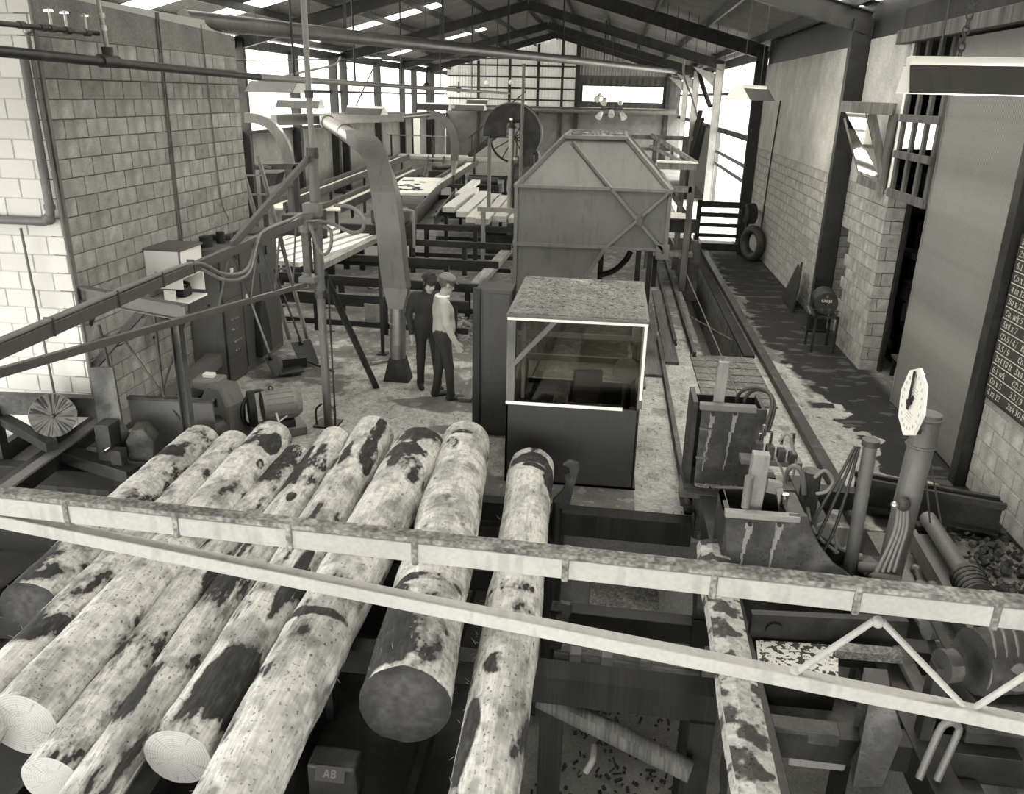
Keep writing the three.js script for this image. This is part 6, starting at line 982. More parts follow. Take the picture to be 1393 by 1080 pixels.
{ // lower right: third knee, speckled table, drive motor
  const t = thing('speckled_table', 'dark machine table with white speckled dust on top', 'table'); const z = -4.75;
  const A = QY(1028, 872, .42), Bc = QY(1140, 880, .42), C = QY(1140, 925, .42), D = QY(1032, 915, .42); b_().hull([[A, Bc, C, D], [A, Bc, Bc.clone().setY(.3), A.clone().setY(.3)], [D, C, C.clone().setY(.1), D.clone().setY(.1)], [A, D, D.clone().setY(.1), A.clone().setY(.1)]]).mesh('table_plate', M.steelDark, t);
  const sp = tex(256, 256, (u, v) => { const a = vn(u * 40, v * 40), b = fbm(u * 20 + 3, v * 20, 3); return b > .6 || a > .86 ? .25 : .92 - .1 * vn(u * 90, v * 90); }, [1.6, 1.6]); b_().hull([[A, Bc, C, D].map(v => v.clone().add(V(0, .012, 0)))]).mesh('dust_layer', mat(.8, .95, { map: sp }), t).userData.kind = 'stuff';
  b_().bar(QY(1135, 884, .45), QY(1225, 892, .45), .1, .06).mesh('dusty_ledge', M.sawdust, t); b_().bar(QY(1020, 850, .5), QY(1230, 860, .5), .06, .22).mesh('apron_beam', M.steelDark, t); b_().cyl(QY(1052, 853, .5), QY(1052, 853, .5).add(V(0, 0, .05)), .06).mesh('apron_disc', M.steelBlack, t);
  b_().bar(QY(1045, 935, .15), QY(1170, 1005, .15), .5, .03).mesh('lower_plate', M.steelMid, t);
  const K = thing('third_knee', 'stout angled steel knee arm at the front of carriage', 'knee block'); const f = [Q(1182, 955, -4.2), Q(1215, 958, -4.2), Q(1228, 1000, -4.15), Q(1200, 1070, -4.1), Q(1160, 1070, -4.1), Q(1190, 1005, -4.15)], k = f.map(v => v.clone().add(V(.05, .02, -.3))); b_().hull([f, k, ...f.map((_, i) => [f[i], f[(i + 1) % 6], k[(i + 1) % 6], k[i]])]).mesh('arm', M.steelMid, K);
  const b3 = bar1('front_cross_bar', 'dark angled bar crossing before the third knee', 'bar', QY(1030, 985, .3), QY(1140, 1000, .3), .12, .1, M.steelMid, 'bar'); const b4 = bar1('front_rail', 'dark steel rail behind the third knee', 'rail', QY(1215, 975, .2), QY(1330, 985, .2), .12, .16, M.steelDark, 'rail'); const b5 = bar1('upright_flat', 'dark slanting flat bar beside speckled table', 'bar', QY(1222, 880, .45), QY(1262, 960, .3), .1, .05, M.steelMid, 'bar');
  const lk = thing('steel_link', 'worn oval steel link standing by the front rail', 'link'); const l0 = Q(1262, 1060, -4.0), l1 = Q(1292, 992, -4.1), o = V(.05, 0, 0); b_().tube([l0.clone().sub(o), l1.clone().sub(o), l1.clone().add(V(0, .05, 0)), l1.clone().add(o), l0.clone().add(o)], .022, 8, 50, .3).mesh('link', M.steelGrey, lk);
  const m = thing('drive_motor', 'greasy ribbed drive motor beside the lattice boom end', 'motor'); const c = Q(1335, 885, -4.6); b_().cyl(c.clone().add(V(-.1, 0, .12)), c.clone().add(V(.5, 0, .0)), .2, .2, 22).mesh('motor_body', M.steelMid, m); for (let k = 0; k < 7; k++) b_().add(new THREE.TorusGeometry(.2, .012, 6, 26).rotateY(Math.PI / 2 - .2).translate(c.x - .02 + .07 * k, c.y, c.z + .1 - .014 * k)).mesh('cooling_rib', M.steelGrey, m); b_().box(c.x + .15, c.y - .32, c.z + .08, .5, .24, .36, .03).mesh('gear_case', M.steelMid, m); b_().box(c.x + .15, .3, c.z + .05, .46, c.y * 2 - .9 > .2 ? .6 : .5, .34, .02).mesh('pedestal', M.steelDark, m); b_().cyl(c.clone().add(V(.1, .02, .22)), c.clone().add(V(.1, .02, .28)), .09).mesh('end_cover', M.steelGrey, m);
  const p2 = thing('belt_pulley', 'dark belt pulley with twin belts before the drive motor', 'pulley'); const pc = Q(1298, 905, -4.4); b_().cyl(pc, pc.clone().add(V(-.08, 0, .02)), .1, .1, 20).mesh('pulley', M.steelMid, p2); const pd = Q(1275, 855, -4.9); b_().cyl(pd, pd.clone().add(V(-.08, 0, .02)), .07, .07, 20).mesh('pulley', M.steelMid, p2); b_().bar(pc.clone().add(V(-.04, .09, 0)), pd.clone().add(V(-.04, .07, 0)), .05, .012).bar(pc.clone().add(V(-.04, -.09, 0)), pd.clone().add(V(-.04, -.07, 0)), .05, .012).mesh('belt', M.rubber, p2); b_().box2(pc.x - .12, .2, pc.z - .05, pc.x - .05, pc.y, pc.z + .05).mesh('bearing_stand', M.steelDark, p2);
  const cr = thing('cradle_block', 'pale concrete cradle block at the lower machine frame', 'block'); b_().box(QY(1160, 1030, .05).x - .25, .08, QY(1160, 1030, .05).z, .36, .12, .22, .02).mesh('block', M.pipePale, cr);
}
// ================================================================== RIGHT AISLE
{
  const t = thing('steel_drum', 'dark steel drum lying on a stand with white stencil lettering', 'drum'); const a = V(3.72, .86, -14.05), ax = V(-.12, 0, 1).normalize(), c = a.clone().addScaledVector(ax, -.55), r = .19;
  const m = basisFor(ax); m.multiply(new THREE.Matrix4().makeRotationX(Math.PI / 2)); m.setPosition(c); const A2 = a;
  const prof = [[0, .5], [.15, .5], [.17, .52], [r, .52], [r, .36], [r + .008, .35], [r, .34], [r, .19], [r + .008, .18], [r, .17], [r, 0], [.17, 0], [.15, .02], [0, .02]].map(p => [p[0], p[1]]); b_().lathe(prof, m, 28).mesh('drum_body', M.steelDark, t);
  const dc = document.createElement('canvas'); dc.width = dc.height = 256; const g = dc.getContext('2d'); g.fillStyle = '#24241f'; g.fillRect(0, 0, 256, 256); g.fillStyle = '#d8d6cc'; g.font = 'bold 46px sans-serif'; g.textAlign = 'center'; g.fillText('CAOJE', 128, 112); const tx = new THREE.CanvasTexture(dc); tx.colorSpace = THREE.SRGBColorSpace;
  const disc = new THREE.CircleGeometry(r * .88, 28); disc.applyMatrix4(basisFor(ax).setPosition(c.clone().addScaledVector(ax, .521 - .0))); obj('stencil_face', disc, mat(1, .6, { color: new THREE.Color(1, 1, 1), map: tx }), t);
  for (const [dx, dy] of [[0, .12], [.06, -.1], [-.06, -.11]]) b_().cyl(c.clone().addScaledVector(ax, .515).add(V(dx, dy, 0)), c.clone().addScaledVector(ax, .545).add(V(dx, dy, 0)), .025).mesh('bung', M.steelMid, t);
  const s = thing('drum_stand', 'dark angle-iron stand below the steel drum', 'stand'); const y = .64; for (const d of [-.17, .17]) b_().bar(V(c.x + d, y, c.z - .1), V(c.x + d - .07, y, c.z + .58), .04, .04).mesh('side_rail', M.steelDark, s); for (const z of [c.z + .02, c.z + .5]) { b_().box(c.x - .03, y - .02, z, .4, .04, .04).mesh('cross_rail', M.steelDark, s); for (const d of [-.19, .17]) b_().box2(c.x + d - .02, 0, z - .02, c.x + d + .02, y, z + .02).mesh('leg', M.steelDark, s); } b_().bar(V(c.x - .26, y + .06, c.z + .1), V(c.x - .3, y + .04, c.z + .52), .03, .03).mesh('drip_lip', M.steelGrey, s);
  // leaning triangular plates
  const p = thing('triangle_plates', 'dark pointed steel plates leaning against the aisle wall', 'plates'); for (const [z, dy] of [[-17.3, 0], [-17.7, -.12]]) b_().poly([[-.5, 0], [.42, 0], [.3, .5], [-.02, .95 + dy]], .03, new THREE.Matrix4().makeRotationY(-Math.PI / 2).multiply(new THREE.Matrix4().makeRotationX(-.16)).setPosition(3.84 - (z + 17.3) * .1, .02, z), .003).mesh('plate', M.steelBlack, p);
  // tyre, hose reel at the far column
  const ty = thing('tyre', 'worn tyre leaning at the foot of the far dark column', 'tyre'); b_().add(new THREE.TorusGeometry(.36, .12, 12, 30).applyMatrix4(new THREE.Matrix4().makeRotationY(-1.1).setPosition(3.85, .47, -22.6))).mesh('tyre', M.rubber, ty);
  const rl = thing('hose_reel', 'round black hose reel on the far dark column', 'reel'); b_().cyl(V(3.72, 1.15, -23.3), V(3.9, 1.15, -23.35), .28, .28, 24).mesh('drum', M.black, rl); b_().add(new THREE.TorusGeometry(.22, .05, 10, 26).rotateY(Math.PI / 2).translate(3.7, 1.15, -23.3)).mesh('coil', M.hoseDark, rl); b_().tube([V(3.72, .9, -23.3), V(3.75, .5, -23.1), V(3.8, .1, -22.9)], .03, 8).mesh('hose_tail', M.hoseDark, rl); b_().box(3.9, 1.15, -23.9, .08, .1, 1.2).mesh('bracket', M.steelDark, rl);
  one('lining_wire', 'thin dark wire hanging down the white lining by far column', 'wire', b => b.tube([V(4.1, 4.05, -22.6), V(4.1, 2.5, -22.9), V(4.1, .4, -23.1)], .02, 6), M.black, 'cord');
}
{ // mirror bracket on the pier wall
  const t = thing('mirror_bracket', 'triangular timber bracket holding a tilted mirror on the pier', 'mirror'); const F = (x, y, X) => QX(x, y, X);
  const beamA = V(4.08, 3.96, -13.42), beamB = V(3.55, 3.98, -14.3);
  b_().bar(beamA, beamB, .07, .17, .005).mesh('top_beam', M.timber, t);
  const m0 = Q(1147, 147, -14.4), m1 = Q(1176, 150, -14.1), m2 = Q(1198, 243, -13.7), m3 = Q(1168, 232, -13.95);
  const face = [m0, m1, m2, m3], nb = m1.clone().sub(m0).cross(m3.clone().sub(m0)).normalize().multiplyScalar(.03), back = face.map(v => v.clone().add(nb));
  b_().hull([face]).mesh('mirror_glass', M.mirror, t); b_().hull([back, ...[0, 1, 2, 3].map(i => [face[i], face[(i + 1) % 4], back[(i + 1) % 4], back[i]])]).mesh('mirror_back', M.timberDark, t);
  b_().bar(Q(1186, 155, -14.0), Q(1206, 258, -13.45), .1, .09, .005).mesh('side_post', M.timber, t); b_().bar(Q(1168, 243, -14.1), Q(1204, 258, -13.45), .07, .13, .005).mesh('bottom_beam', M.timber, t); b_().bar(Q(1150, 160, -14.4), Q(1172, 245, -14.1), .05, .05, .004).mesh('side_lath', M.timberPale, t); b_().bar(V(4.1, 3.9, -13.5), V(4.1, 2.85, -13.5), .03, .3).mesh('wall_board', M.timberGrey, t);
  // slatted screen over the opening
  const s = thing('slatted_screen', 'timber slatted screen above the workshop opening', 'screen'); const sl = [-13.1, -12.62, -12.14, -11.7]; for (const z of sl) b_().box2(4.12, 2.8, z - .05, 4.17, 4.86, z + .05, .005).mesh('upright', M.timberGrey, s); for (const [y, h] of [[2.8, .12], [3.35, .1], [3.85, .1]]) b_().box2(4.1, y - h / 2, -13.2, 4.15, y + h / 2, -11.64, .005).mesh('crosspiece', M.timberGrey, s);
  one('jamb_post', 'dark steel jamb strip at the pier side of workshop opening', 'post', b => b.box2(4.44, 0, -13.27, 4.5, 2.77, -13.16, .004), M.steelDark, 'strip');
  // chalk board
  const cv = document.createElement('canvas'); cv.width = 512; cv.height = 512; const g = cv.getContext('2d'); g.fillStyle = '#2c2b27'; g.fillRect(0, 0, 512, 512); g.strokeStyle = '#cfcdc2'; g.fillStyle = '#cfcdc2'; g.lineWidth = 3; for (let k = 1; k < 14; k++) { g.beginPath(); g.moveTo(0, k * 36.6); g.lineTo(512, k * 36.6); g.stroke(); } g.font = 'italic 27px serif'; const lines = ['2x4 10 ft', '6.1 wk', 'Co x 5', '4 m 12', 'Bo x 12', 'Co. wk 5', '5x4 x 7', '(2).5 / 4 /', '3.5 / 9']; for (let i = 0; i < 14; i++) for (const x of [8, 140, 280, 400]) g.fillText(lines[(i + x) % 9], x, 28 + i * 36.6); const tx = new THREE.CanvasTexture(cv); tx.colorSpace = THREE.SRGBColorSpace;
  const b2 = thing('chalk_board', 'dark ruled chalk board with handwriting on the near wall', 'board'); b_().box2(4.12, 1.12, -8.86, 4.16, 2.85, -7.0).mesh('board_back', M.steelBlack, b2); const pg = new THREE.PlaneGeometry(1.8, 1.7); pg.rotateY(-Math.PI / 2); pg.translate(4.117, 1.99, -7.94); obj('chalk_face', pg, mat(1, .85, { color: new THREE.Color(1, 1, 1), map: tx }), b2);
}
{ // workshop beyond the opening
  const t = thing('workshop_machine', 'dark pillar drilling machine inside the workshop', 'machine'); const x = 5.15, z = -14.4; b_().box(x, 1.5, z, .3, 3.0, .3, .02).mesh('pillar', M.steelDark, t); b_().box(x, 2.6, z + .25, .5, .6, .8, .05).mesh('head', M.steelMid, t); b_().box(x, 1.75, z + .3, .6, .1, .6, .02).mesh('work_table', M.steelGrey, t); b_().cyl(V(x, 1.8, z + .4), V(x, 2.4, z + .4), .05).mesh('spindle', M.chrome, t); b_().box(x, .1, z + .2, .7, .2, .9).mesh('base', M.steelDark, t); for (const d of [-.1, .1]) b_().tube([V(x + d, 2.9, z + .2), V(x + .3 + d, 2.85, z + .4), V(x + .35, 2.4, z + .5)], .025, 6).mesh('hose', M.hoseDark, t);
  const l = thing('lathe_bench', 'dark lathe bed with bright chuck inside the workshop', 'lathe'); b_().box(5.6, .95, -13.6, 1.8, .3, .5, .02).mesh('bed', M.steelDark, l); b_().cyl(V(5.2, 1.2, -13.4), V(5.5, 1.2, -13.4), .14).mesh('chuck', M.chrome, l); b_().box(4.95, 1.2, -13.5, .4, .4, .5, .03).mesh('headstock', M.steelMid, l); for (const d of [-.7, .7]) b_().box(5.6 + d, .4, -13.6, .2, .8, .4).mesh('leg', M.steelDark, l);
  const b = thing('work_bench', 'low steel bench with shiny top inside the workshop', 'bench'); b_().box(4.95, .32, -12.7, .8, .05, .7, .01).mesh('top', M.galv, b); for (const [dx, dz] of [[-.35, -.3], [.35, -.3], [-.35, .3], [.35, .3]]) b_().box(4.95 + dx, .15, -12.7 + dz, .05, .3, .05).mesh('leg', M.steelDark, b);
  const j = thing('oil_can', 'pale square oil can standing on the low bench', 'can'); b_().box(4.82, .52, -12.75, .22, .34, .15, .03).mesh('can_body', M.pipePale, j); b_().tube([V(4.74, .69, -12.75), V(4.76, .75, -12.75), V(4.88, .75, -12.75), V(4.9, .69, -12.75)], .012, 6).mesh('handle', M.pipePale, j); b_().cyl(V(4.9, .69, -12.75), V(4.9, .73, -12.75), .025).mesh('cap', M.steelDark, j);
  const d = thing('dark_motor', 'small dark motor on the low bench beside oil can', 'motor'); b_().cyl(V(5.0, .46, -12.45), V(5.25, .46, -12.5), .11).mesh('motor_body', M.steelBlack, d); b_().box(5.12, .36, -12.47, .2, .04, .2).mesh('foot', M.steelDark, d);
}
// ================================================================== OVERHEAD
{ // long suspended duct crossing the hall
  const t = thing('suspended_duct', 'long thin suspended duct slanting across the hall below the rafters', 'duct'); const a = Q(250, 26, -12.2), c = Q(930, 98, -55);
  b_().cyl(a, c, .13, .13, 14).mesh('duct_run', M.duct, t); const d = c.clone().sub(a);
  for (const f of [.1, .2, .3, .42, .55, .7, .85]) { const p = a.clone().addScaledVector(d, f); b_().box2(p.x - .025, p.y, p.z - .025, p.x + .025, roofY(p.x) - .02, p.z + .025).mesh('hanger', M.frameDark, t); }
  // hangers of the service pipe
  const h = thing('pipe_hangers', 'thin dark rods hanging the service pipe from the roof', 'hangers'); for (const z of [-14.5, -18, -22, -27, -33, -40]) b_().cyl(V(-5.46, 4.18, z), V(-5.46, roofY(-5.46), z), .02, .02, 6).mesh('rod', M.frameDark, h);
  const w = thing('tension_wire', 'thin horizontal tie wire spanning beneath the left rafters', 'wire'); b_().cyl(Q(300, 82, -20), Q(722, 79, -32), .02, .02, 6).mesh('wire', M.steelMid, w);
  one('sag_cable', 'pale cable sagging from the roof above the first lamp', 'cable', b => b.tube([Q(372, 107, -14), Q(425, 95, -15), Q(455, 88, -15.5), Q(463, 78, -16)], .02, 8), M.pipePale, 'cable');
}
function lamp(label, c, dir, L, W, seen, glow, chain = true) {       // trough fluorescent reflector
  const t = thing('reflector_lamp', label, 'lamp'); const d = dir.clone().normalize(), s = Y.clone().cross(d).normalize();
  const pt = (u, v, y) => c.clone().addScaledVector(d, u * L / 2).addScaledVector(s, v * W / 2).add(V(0, y, 0));
  const h = W * .4, ww = .4;
  for (const k of [-1, 1]) { const q = [pt(-1, k * ww, 0), pt(1, k * ww, 0), pt(1, k, -h), pt(-1, k, -h)], r = q.map(v => v.clone().add(V(0, .006, 0)).addScaledVector(s, k * .004)); b_().hull([r, ...[0, 1, 2, 3].map(i => [q[i], q[(i + 1) % 4], r[(i + 1) % 4], r[i]])]).mesh('reflector_side', M.lampTop, t); b_().hull([q.map(v => v.clone().addScaledVector(s, -k * .001))]).mesh('reflector_inner', M.enamel, t); }
  for (const k of [-1, 1]) b_().hull([[pt(k, -ww, 0), pt(k, ww, 0), pt(k, 1, -h), pt(k, -1, -h)], [pt(k * 1.004, -ww, 0), pt(k * 1.004, ww, 0), pt(k * 1.004, 1, -h), pt(k * 1.004, -1, -h)]]).mesh('end_plate', M.enamel, t);
  b_().bar(pt(-1, 0, .03), pt(1, 0, .03), W * ww * .75, .07, .01).mesh('gear_tray', M.enamel, t);
  if (glow) { const gm = new THREE.MeshStandardMaterial({ color: 0xffffff, emissive: new THREE.Color().setRGB(1, .985, .93), emissiveIntensity: glow }); b_().cyl(pt(-.96, 0, -h * .6), pt(.96, 0, -h * .6), .019, .019, 10).mesh('tube', gm, t); const pl = new THREE.PointLight(0xfff8e8, glow * .55, 0, 2); pl.position.copy(pt(0, 0, -h * 1.3)); pl.castShadow = true; pl.shadow.radius = 4; pl.name = 'tube_light'; t.add(pl); }
  else b_().cyl(pt(-.96, 0, -h * .6), pt(.96, 0, -h * .6), .019, .019, 10).mesh('tube', M.white, t);
  if (chain) for (const k of [-.7, .7]) { const p = pt(k, 0, .05); b_().cyl(p, V(p.x, roofY(p.x) - .02, p.z), .006, .006, 6).mesh('chain', M.steelMid, t); }
  return t;
}
{
  lamp('large fluorescent reflector lamp hanging in front of slatted screen', Q(1374, 92, -6.6), V(.95, .0, .1), 1.35, .46, true, 7);
  lamp('fluorescent reflector lamp hanging before the white lining sheets', Q(1022, 121, -17), V(-.55, 0, 1), 1.3, .5, true, 6);
  lamp('fluorescent reflector lamp hanging at the far end of block wall', Q(377, 111, -16.5), V(.9, 0, .42), 1.3, .5, true, 6);
  lamp('small hanging lamp behind the upright pipe post', Q(408, 137, -24), V(1, 0, .1), 1.3, .5, true, 5);
  lamp('small hanging lamp above the rectangular extraction duct', Q(498, 147, -27), V(1, 0, .25), 1.3, .5, true, 5);
  lamp('small hanging lamp above the curved duct by the walkway', Q(590, 142, -36), V(1, 0, .1), 1.4, .55, true, 5);
  lamp('small hanging lamp left of the band saw cowling', Q(640, 143, -40), V(1, 0, .1), 1.4, .55, true, 5);
  lamp('far hanging lamp close to the gable cladding', Q(650, 136, -48), V(1, 0, .1), 1.2, .5, true, 5);
  const g = thing('pendant_globe', 'small round pendant globe beside the band saw', 'lamp'); const p = Q(714, 140, -34); b_().sphere(p, .09).mesh('globe', M.enamel, g); b_().cyl(p, V(p.x, roofY(p.x), p.z), .008).mesh('cord', M.steelDark, g);
  const s = thing('spot_cluster', 'pale cluster of spotlights hanging before the long window', 'lamp'); const c = Q(832, 150, -40); for (const [dx, dy, dz] of [[-.45, -.1, 0], [0, 0, 0], [.45, -.1, 0], [-.3, .5, 0], [-.55, .65, 0]]) b_().cyl(c.clone().add(V(dx, dy, dz)), c.clone().add(V(dx * 1.3, dy - .22, dz + .2)), .08, .15).mesh('lamp_head', M.enamel, s); b_().bar(c.clone().add(V(-.5, .08, 0)), c.clone().add(V(.5, .08, 0)), .05, .05).mesh('cross_arm', M.steelMid, s); b_().bar(c, c.clone().add(V(-.6, .75, 0)), .05, .05).mesh('arm', M.steelMid, s); for (const d of [-.1, .15]) b_().cyl(c.clone().add(V(d, .1, 0)), V(c.x + d, roofY(c.x), c.z), .015, .015, 6).mesh('hanging_rod', M.steelDark, s);
  for (const [x, y, z, l] of [[844, 140, -44, 'round pale lamp before the long window'], [695, 112, -50, 'round pale lamp against the gable girts'], [662, 113, -44, 'tiny dark bulb holder on the service pipe']]) { const t = thing('round_lamp', l, 'lamp'); const q = Q(x, y, z); b_().sphere(q, .13).mesh('bowl', M.enamel, t); b_().cyl(q, V(q.x, roofY(q.x), q.z), .008).mesh('cord', M.steelDark, t); }
  for (const [x, y, z, l] of [[580, 117, -30, 'dark bulb fitting on the service pipe near left wall'], [624, 122, -36, 'dark bulb fitting further along service pipe']]) { const t = thing('bulb_fitting', l, 'fitting'); const q = Q(x, y, z); b_().sphere(q, .12).mesh('fitting', M.black, t); b_().cyl(q, q.clone().add(V(0, .3, 0)), .03).mesh('stem', M.black, t); b_().cyl(q.clone().add(V(0, .3, 0)), V(q.x, roofY(q.x), q.z), .008).mesh('wire', M.black, t); }
  const ch = thing('lifting_chain', 'steel chain hanging down to large reflector lamp', 'chain'); const a = Q(1303, 85, -6.7); for (let k = 0; k < 26; k++) b_().add(new THREE.TorusGeometry(.022, .006, 6, 12).scale(1, 1.5, 1).rotateY(k % 2 ? 1.57 : 0).translate(a.x + .003 * k, a.y + .052 * k, a.z)).mesh('link', M.steelMid, ch);
  // drop wires from the roof on the right
  const dw = thing('drop_wires', 'row of thin wires hanging below the right rafters', 'wires'); for (let k = 0; k < 9; k++) { const x = 1.2 + .3 * k; b_().cyl(V(x, roofY(x), -24 - .3 * k), V(x, roofY(x) - .9, -24 - .3 * k), .008, .008, 4).mesh('wire', M.steelDark, dw); }
}
// ================================================================== PEOPLE
function sdCap(p, a, b, ra, rb) { const bx = b[0] - a[0], by = b[1] - a[1], bz = b[2] - a[2], px = p[0] - a[0], py = p[1] - a[1], pz = p[2] - a[2]; const h = clamp((px * bx + py * by + pz * bz) / (bx * bx + by * by + bz * bz + 1e-9)); return Math.hypot(px - bx * h, py - by * h, pz - bz * h) - (ra + (rb - ra) * h); }
function figure(bones, lo, hi, res, colorOf) {       // bones: [a, b, ra, rb, k, tone]
  const mc = new MarchingCubes(res, new THREE.MeshStandardMaterial(), false, false, 260000); mc.isolation = 0; const F = mc.field, half = res / 2;
  const sc = [0, 1, 2].map(i => (hi[i] - lo[i]) / 2), ce = [0, 1, 2].map(i => (hi[i] + lo[i]) / 2);
  for (let y = 0; y < res; y++) {
    const py = ce[1] + (y - half) / half * sc[1], near = bones.filter(b => py > Math.min(b[0][1], b[1][1]) - Math.max(b[2], b[3]) - .07 && py < Math.max(b[0][1], b[1][1]) + Math.max(b[2], b[3]) + .07);
    for (let z = 0; z < res; z++) for (let x = 0; x < res; x++) {
      const p = [ce[0] + (x - half) / half * sc[0], py, ce[2] + (z - half) / half * sc[2]];
      let d = 9; for (const b of near) { const mx = Math.max(b[2], b[3]) + .08; if (p[0] < Math.min(b[0][0], b[1][0]) - mx || p[0] > Math.max(b[0][0], b[1][0]) + mx || p[2] < Math.min(b[0][2], b[1][2]) - mx || p[2] > Math.max(b[0][2], b[1][2]) + mx) continue; const e = sdCap(p, b[0], b[1], b[2], b[3]), k = b[4] || .03, h = clamp(.5 + .5 * (d - e) / k); d = d > 8 ? e : d * (1 - h) + e * h - k * h * (1 - h); }
      F[x + y * res + z * res * res] = d > 8 ? -.08 : -d;
    }
  }
  mc.update(); const n = mc.count, pos = new Float32Array(n * 3), col = new Float32Array(n * 3);
  for (let i = 0; i < n; i++) { const p = [0, 1, 2].map(k => ce[k] + mc.positionArray[3 * i + k] * sc[k]); pos.set(p, 3 * i); let best = 9, c = .5; for (const b of bones) { const e = sdCap(p, b[0], b[1], b[2], b[3]); if (e < best) { best = e; c = b[5]; } } const t = colorOf ? colorOf(p, c) : c; col[3 * i] = t; col[3 * i + 1] = t * .975; col[3 * i + 2] = t * .88; }
  let g = new THREE.BufferGeometry(); g.setAttribute('position', new THREE.BufferAttribute(pos, 3)); g.setAttribute('color', new THREE.BufferAttribute(col, 3));
  g.computeVertexNormals(); // smooth by merging
  { const key = {}, nr = new Float32Array(n * 3), acc = []; const ids = new Int32Array(n); for (let i = 0; i < n; i++) { const k = Math.round(pos[3 * i] * 4000) + '_' + Math.round(pos[3 * i + 1] * 4000) + '_' + Math.round(pos[3 * i + 2] * 4000); if (!(k in key)) { key[k] = acc.length; acc.push([0, 0, 0]); } ids[i] = key[k]; const a = acc[key[k]]; for (let j = 0; j < 3; j++) a[j] += g.attributes.normal.array[3 * i + j]; } for (let i = 0; i < n; i++) { const a = acc[ids[i]], l = Math.hypot(...a) || 1; for (let j = 0; j < 3; j++) nr[3 * i + j] = a[j] / l; } g.setAttribute('normal', new THREE.BufferAttribute(nr, 3)); }
  return g;
}
const bodyMat = mat(1, .85, { color: new THREE.Color(1, 1, 1), vertexColors: true });
function hand(bones, w, dir, side, tone, curl = .35) {       // five separate fingers from the wrist
  const d = dir.clone().normalize(), s = side.clone().normalize(), n = d.clone().cross(s).normalize(), at = (a, b, c) => { const p = w.clone().addScaledVector(d, a).addScaledVector(s, b).addScaledVector(n, c); return [p.x, p.y, p.z]; };
  bones.push([at(0, 0, 0), at(.075, 0, 0), .028, .034, .02, tone]); bones.push([at(.03, -.015, 0), at(.08, -.022, 0), .022, .022, .02, tone]);
  [[-.03, .075], [-.011, .088], [.009, .082], [.027, .066]].forEach(([o, L]) => { bones.push([at(.075, o, 0), at(.075 + L * .55, o * 1.15, -L * curl * .3), .0105, .0098, .008, tone]); bones.push([at(.075 + L * .55, o * 1.15, -L * curl * .3), at(.075 + L * .92, o * 1.15, -L * curl), .0098, .0085, .006, tone]); });
  bones.push([at(.02, -.032, 0), at(.055, -.058, -.015), .013, .0115, .01, tone]); bones.push([at(.055, -.058, -.015), at(.082, -.06, -.025), .0115, .0095, .006, tone]);
}
function person(label, base, turn, o) {
  const t = thing('person', label, 'person', [base.x, base.y, base.z]); t.rotation.y = turn;
  const S = o.h / 1.75, v = (x, y, z) => [x * S, y * S, z * S], bones = [], B1 = (a, b, ra, rb, k, c) => bones.push([v(...a), v(...b), ra * S, rb * S, k * S, c]);
  const { top, legs, skin, shoe } = o;
  // +z is the way the figure faces
  for (const s of [-1, 1]) {
    const f = s < 0 ? o.footL : o.footR;
    B1([s * .09, .92, 0], [s * .105 + f[0] * .5, .49, .015 + f[1] * .5], .094, .066, .05, legs); B1([s * .105 + f[0] * .5, .49, .015 + f[1] * .5], [s * .11 + f[0], .1, -.01 + f[1]], .066, .052, .03, legs); B1([s * .11 + f[0], .1, -.01 + f[1]], [s * .11 + f[0], .055, -.02 + f[1]], .056, .052, .02, legs);
    B1([s * .11 + f[0], .045, -.04 + f[1]], [s * .125 + f[0], .038, .15 + f[1]], .045, .038, .02, shoe);
    const a = s < 0 ? o.armL : o.armR; B1([s * .19, 1.41, -.01], a[0], .058, .05, .05, top); B1(a[0], a[1], .05, .038, .03, top);
  }
  B1([-.07, .94, 0], [.07, .94, 0], .12, .12, .06, legs); B1([0, 1.02, .01], [0, 1.2, .015], .135, .145, .08, top); B1([-.05, 1.06, .03], [.05, 1.06, .03], .125, .125, .08, top); B1([-.08, 1.3, 0], [.08, 1.3, 0], .125, .125, .08, top); B1([-.15, 1.4, -.01], [.15, 1.4, -.01], .07, .07, .06, top);
  B1([0, 1.42, -.005], [0, 1.53, .02], .062, .054, .03, o.collar ?? skin);
  const hd = o.head, hx = hd[0], hz = hd[1], hy = hd[2]; // head centre offset, turned by o.look
  const lk = o.look, rot = (x, y, z) => { const c = Math.cos(lk), s2 = Math.sin(lk), cp = Math.cos(o.nod), sp = Math.sin(o.nod); const y1 = y * cp - z * sp, z1 = y * sp + z * cp; return [hx + x * c + z1 * s2, hy + y1, hz - x * s2 + z1 * c]; };
  B1(rot(0, .04, -.025), rot(0, .05, .01), .094, .09, .03, o.hair); B1(rot(0, -.02, .02), rot(0, -.05, .035), .078, .066, .03, skin); B1(rot(0, -.09, .045), rot(0, -.1, .055), .05, .044, .03, skin); B1(rot(0, .01, .09), rot(0, -.03, .108), .014, .018, .015, skin); B1(rot(-.03, -.075, .085), rot(.03, -.075, .085), .012, .012, .01, skin * .7);
  for (const s of [-1, 1]) { B1(rot(s * .032, .012, .082), rot(s * .038, .012, .082), .013, .012, .006, .04); B1(rot(s * .085, .01, -.01), rot(s * .088, -.03, 0), .016, .014, .012, skin); }
  for (const s of [-1, 1]) { const a = s < 0 ? o.armL : o.armR, e = V(...v(...a[0])), w = V(...v(...a[1])), d = w.clone().sub(e).normalize(); hand(bones, w.clone().addScaledVector(d, .02), a[2] ? V(...a[2]) : d, V(0, 0, 1).addScaledVector(d, -d.z).multiplyScalar(-1), skin); }
  const g = figure(bones, [-.52, -.02, -.42], [.52, 1.86 * S, .42], 124, o.tone);
  obj('body', g, bodyMat, t); return { t, rot: (x, y, z) => V(...v(...rot(x, y, z))), S };
}
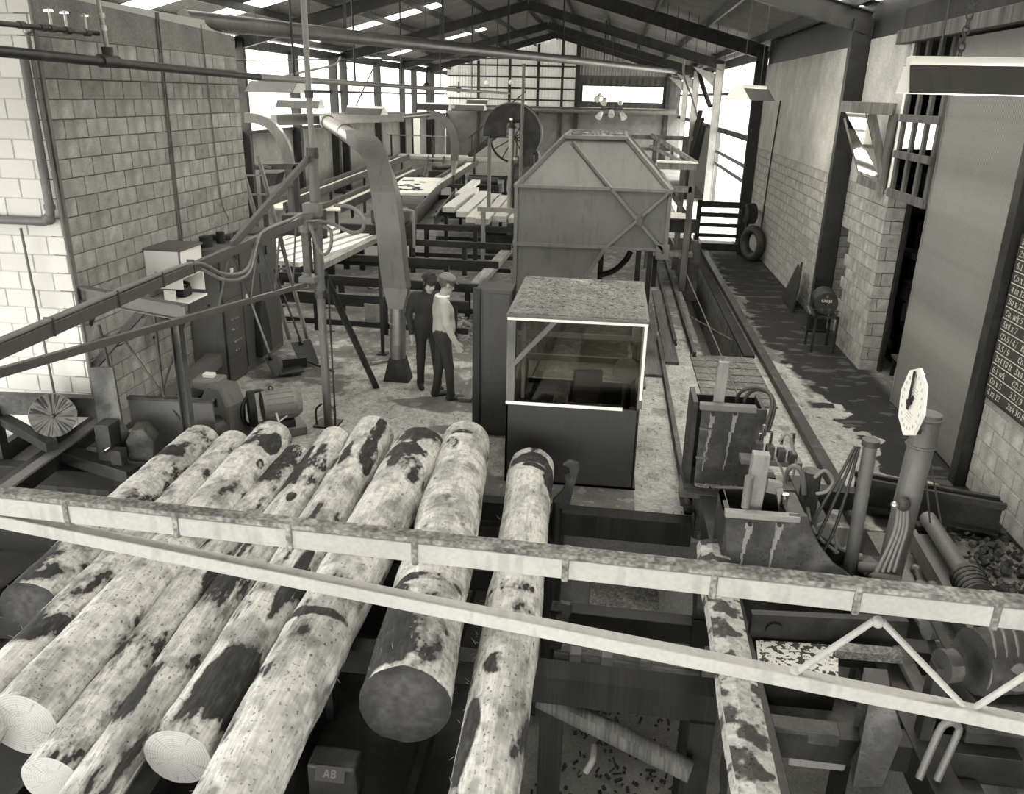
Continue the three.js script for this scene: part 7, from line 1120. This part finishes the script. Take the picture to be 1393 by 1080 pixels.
{
  const p = P(600, 541, 'y', 0);
  const A = person('man in pale sweater, dark trousers and cap, looking down', V(p.x + .03, 0, p.z), Math.PI * .62, { h: 1.74, top: .36, legs: .025, skin: .34, shoe: .05, hair: .1, collar: .34, head: [.02, .06, 1.63], look: .1, nod: .35, footL: [.0, .1], footR: [-.02, -.08], armL: [[-.27, 1.14, .0], [-.26, .9, .12]], armR: [[.26, 1.13, -.02], [.25, .87, .06]] });
  b_().add(new THREE.SphereGeometry(.118, 20, 12, 0, 6.2832, 0, 1.45).scale(1, .85, 1.08), new THREE.Matrix4().makeRotationFromEuler(new THREE.Euler(.3, .1, 0)).setPosition(A.rot(0, .06, -.01))).mesh('cap', mat(.16, .9), A.t); b_().add(new THREE.CylinderGeometry(.085, .1, .012, 20, 1, false, -1.1, 2.2), new THREE.Matrix4().makeRotationFromEuler(new THREE.Euler(.55, .1, 0)).setPosition(A.rot(0, .075, .06))).mesh('cap_peak', mat(.14, .9), A.t);
  b_().add(new THREE.TorusGeometry(.07, .022, 8, 24).rotateX(Math.PI / 2 + .15).scale(1, .9, 1.1), new THREE.Matrix4().setPosition(0, 1.475 * A.S, .0)).mesh('white_collar', M.white, A.t);
  const q = V(p.x - .28, 0, p.z - .42);
  const D = person('man in black overalls and ear muffs with dark hair, head bowed', q, .45, { h: 1.68, top: .018, legs: .016, skin: .4, shoe: .015, hair: .03, collar: .02, head: [.03, .05, 1.62], look: .55, nod: .5, footL: [0, 0], footR: [.02, .12], armL: [[-.27, 1.14, -.02], [-.25, .88, .06]], armR: [[.26, 1.14, .0], [.2, .9, .12]] });
  b_().add(new THREE.SphereGeometry(.112, 20, 12, 0, 6.2832, 0, 1.3).scale(1, .92, 1.1), new THREE.Matrix4().makeRotationFromEuler(new THREE.Euler(-.1, .55, 0)).setPosition(D.rot(0, .035, -.02))).mesh('hair', mat(.02, .95), D.t);
  for (const s of [-1, 1]) b_().sphere(D.rot(s * .1, -.005, .0), .042, [.7, 1.15, .9]).mesh('ear_muff', M.black, D.t); b_().tube([D.rot(-.1, .03, 0), D.rot(-.08, .11, 0), D.rot(0, .155, 0), D.rot(.08, .11, 0), D.rot(.1, .03, 0)], .009, 8).mesh('head_band', M.black, D.t);
}
// ------------------------------------------------------------------ pivots: every group sits at the base of its thing
scene.updateMatrixWorld(true);
for (const o of [...scene.children]) {
  if (!o.isGroup || o.position.lengthSq() > 0 || !o.children.length) continue;
  const bb = new THREE.Box3().setFromObject(o); if (bb.isEmpty()) continue;
  const c = V((bb.min.x + bb.max.x) / 2, bb.min.y, (bb.min.z + bb.max.z) / 2);
  o.position.copy(c); for (const k of o.children) k.position.sub(c);
}
renderer.render(scene, camera);
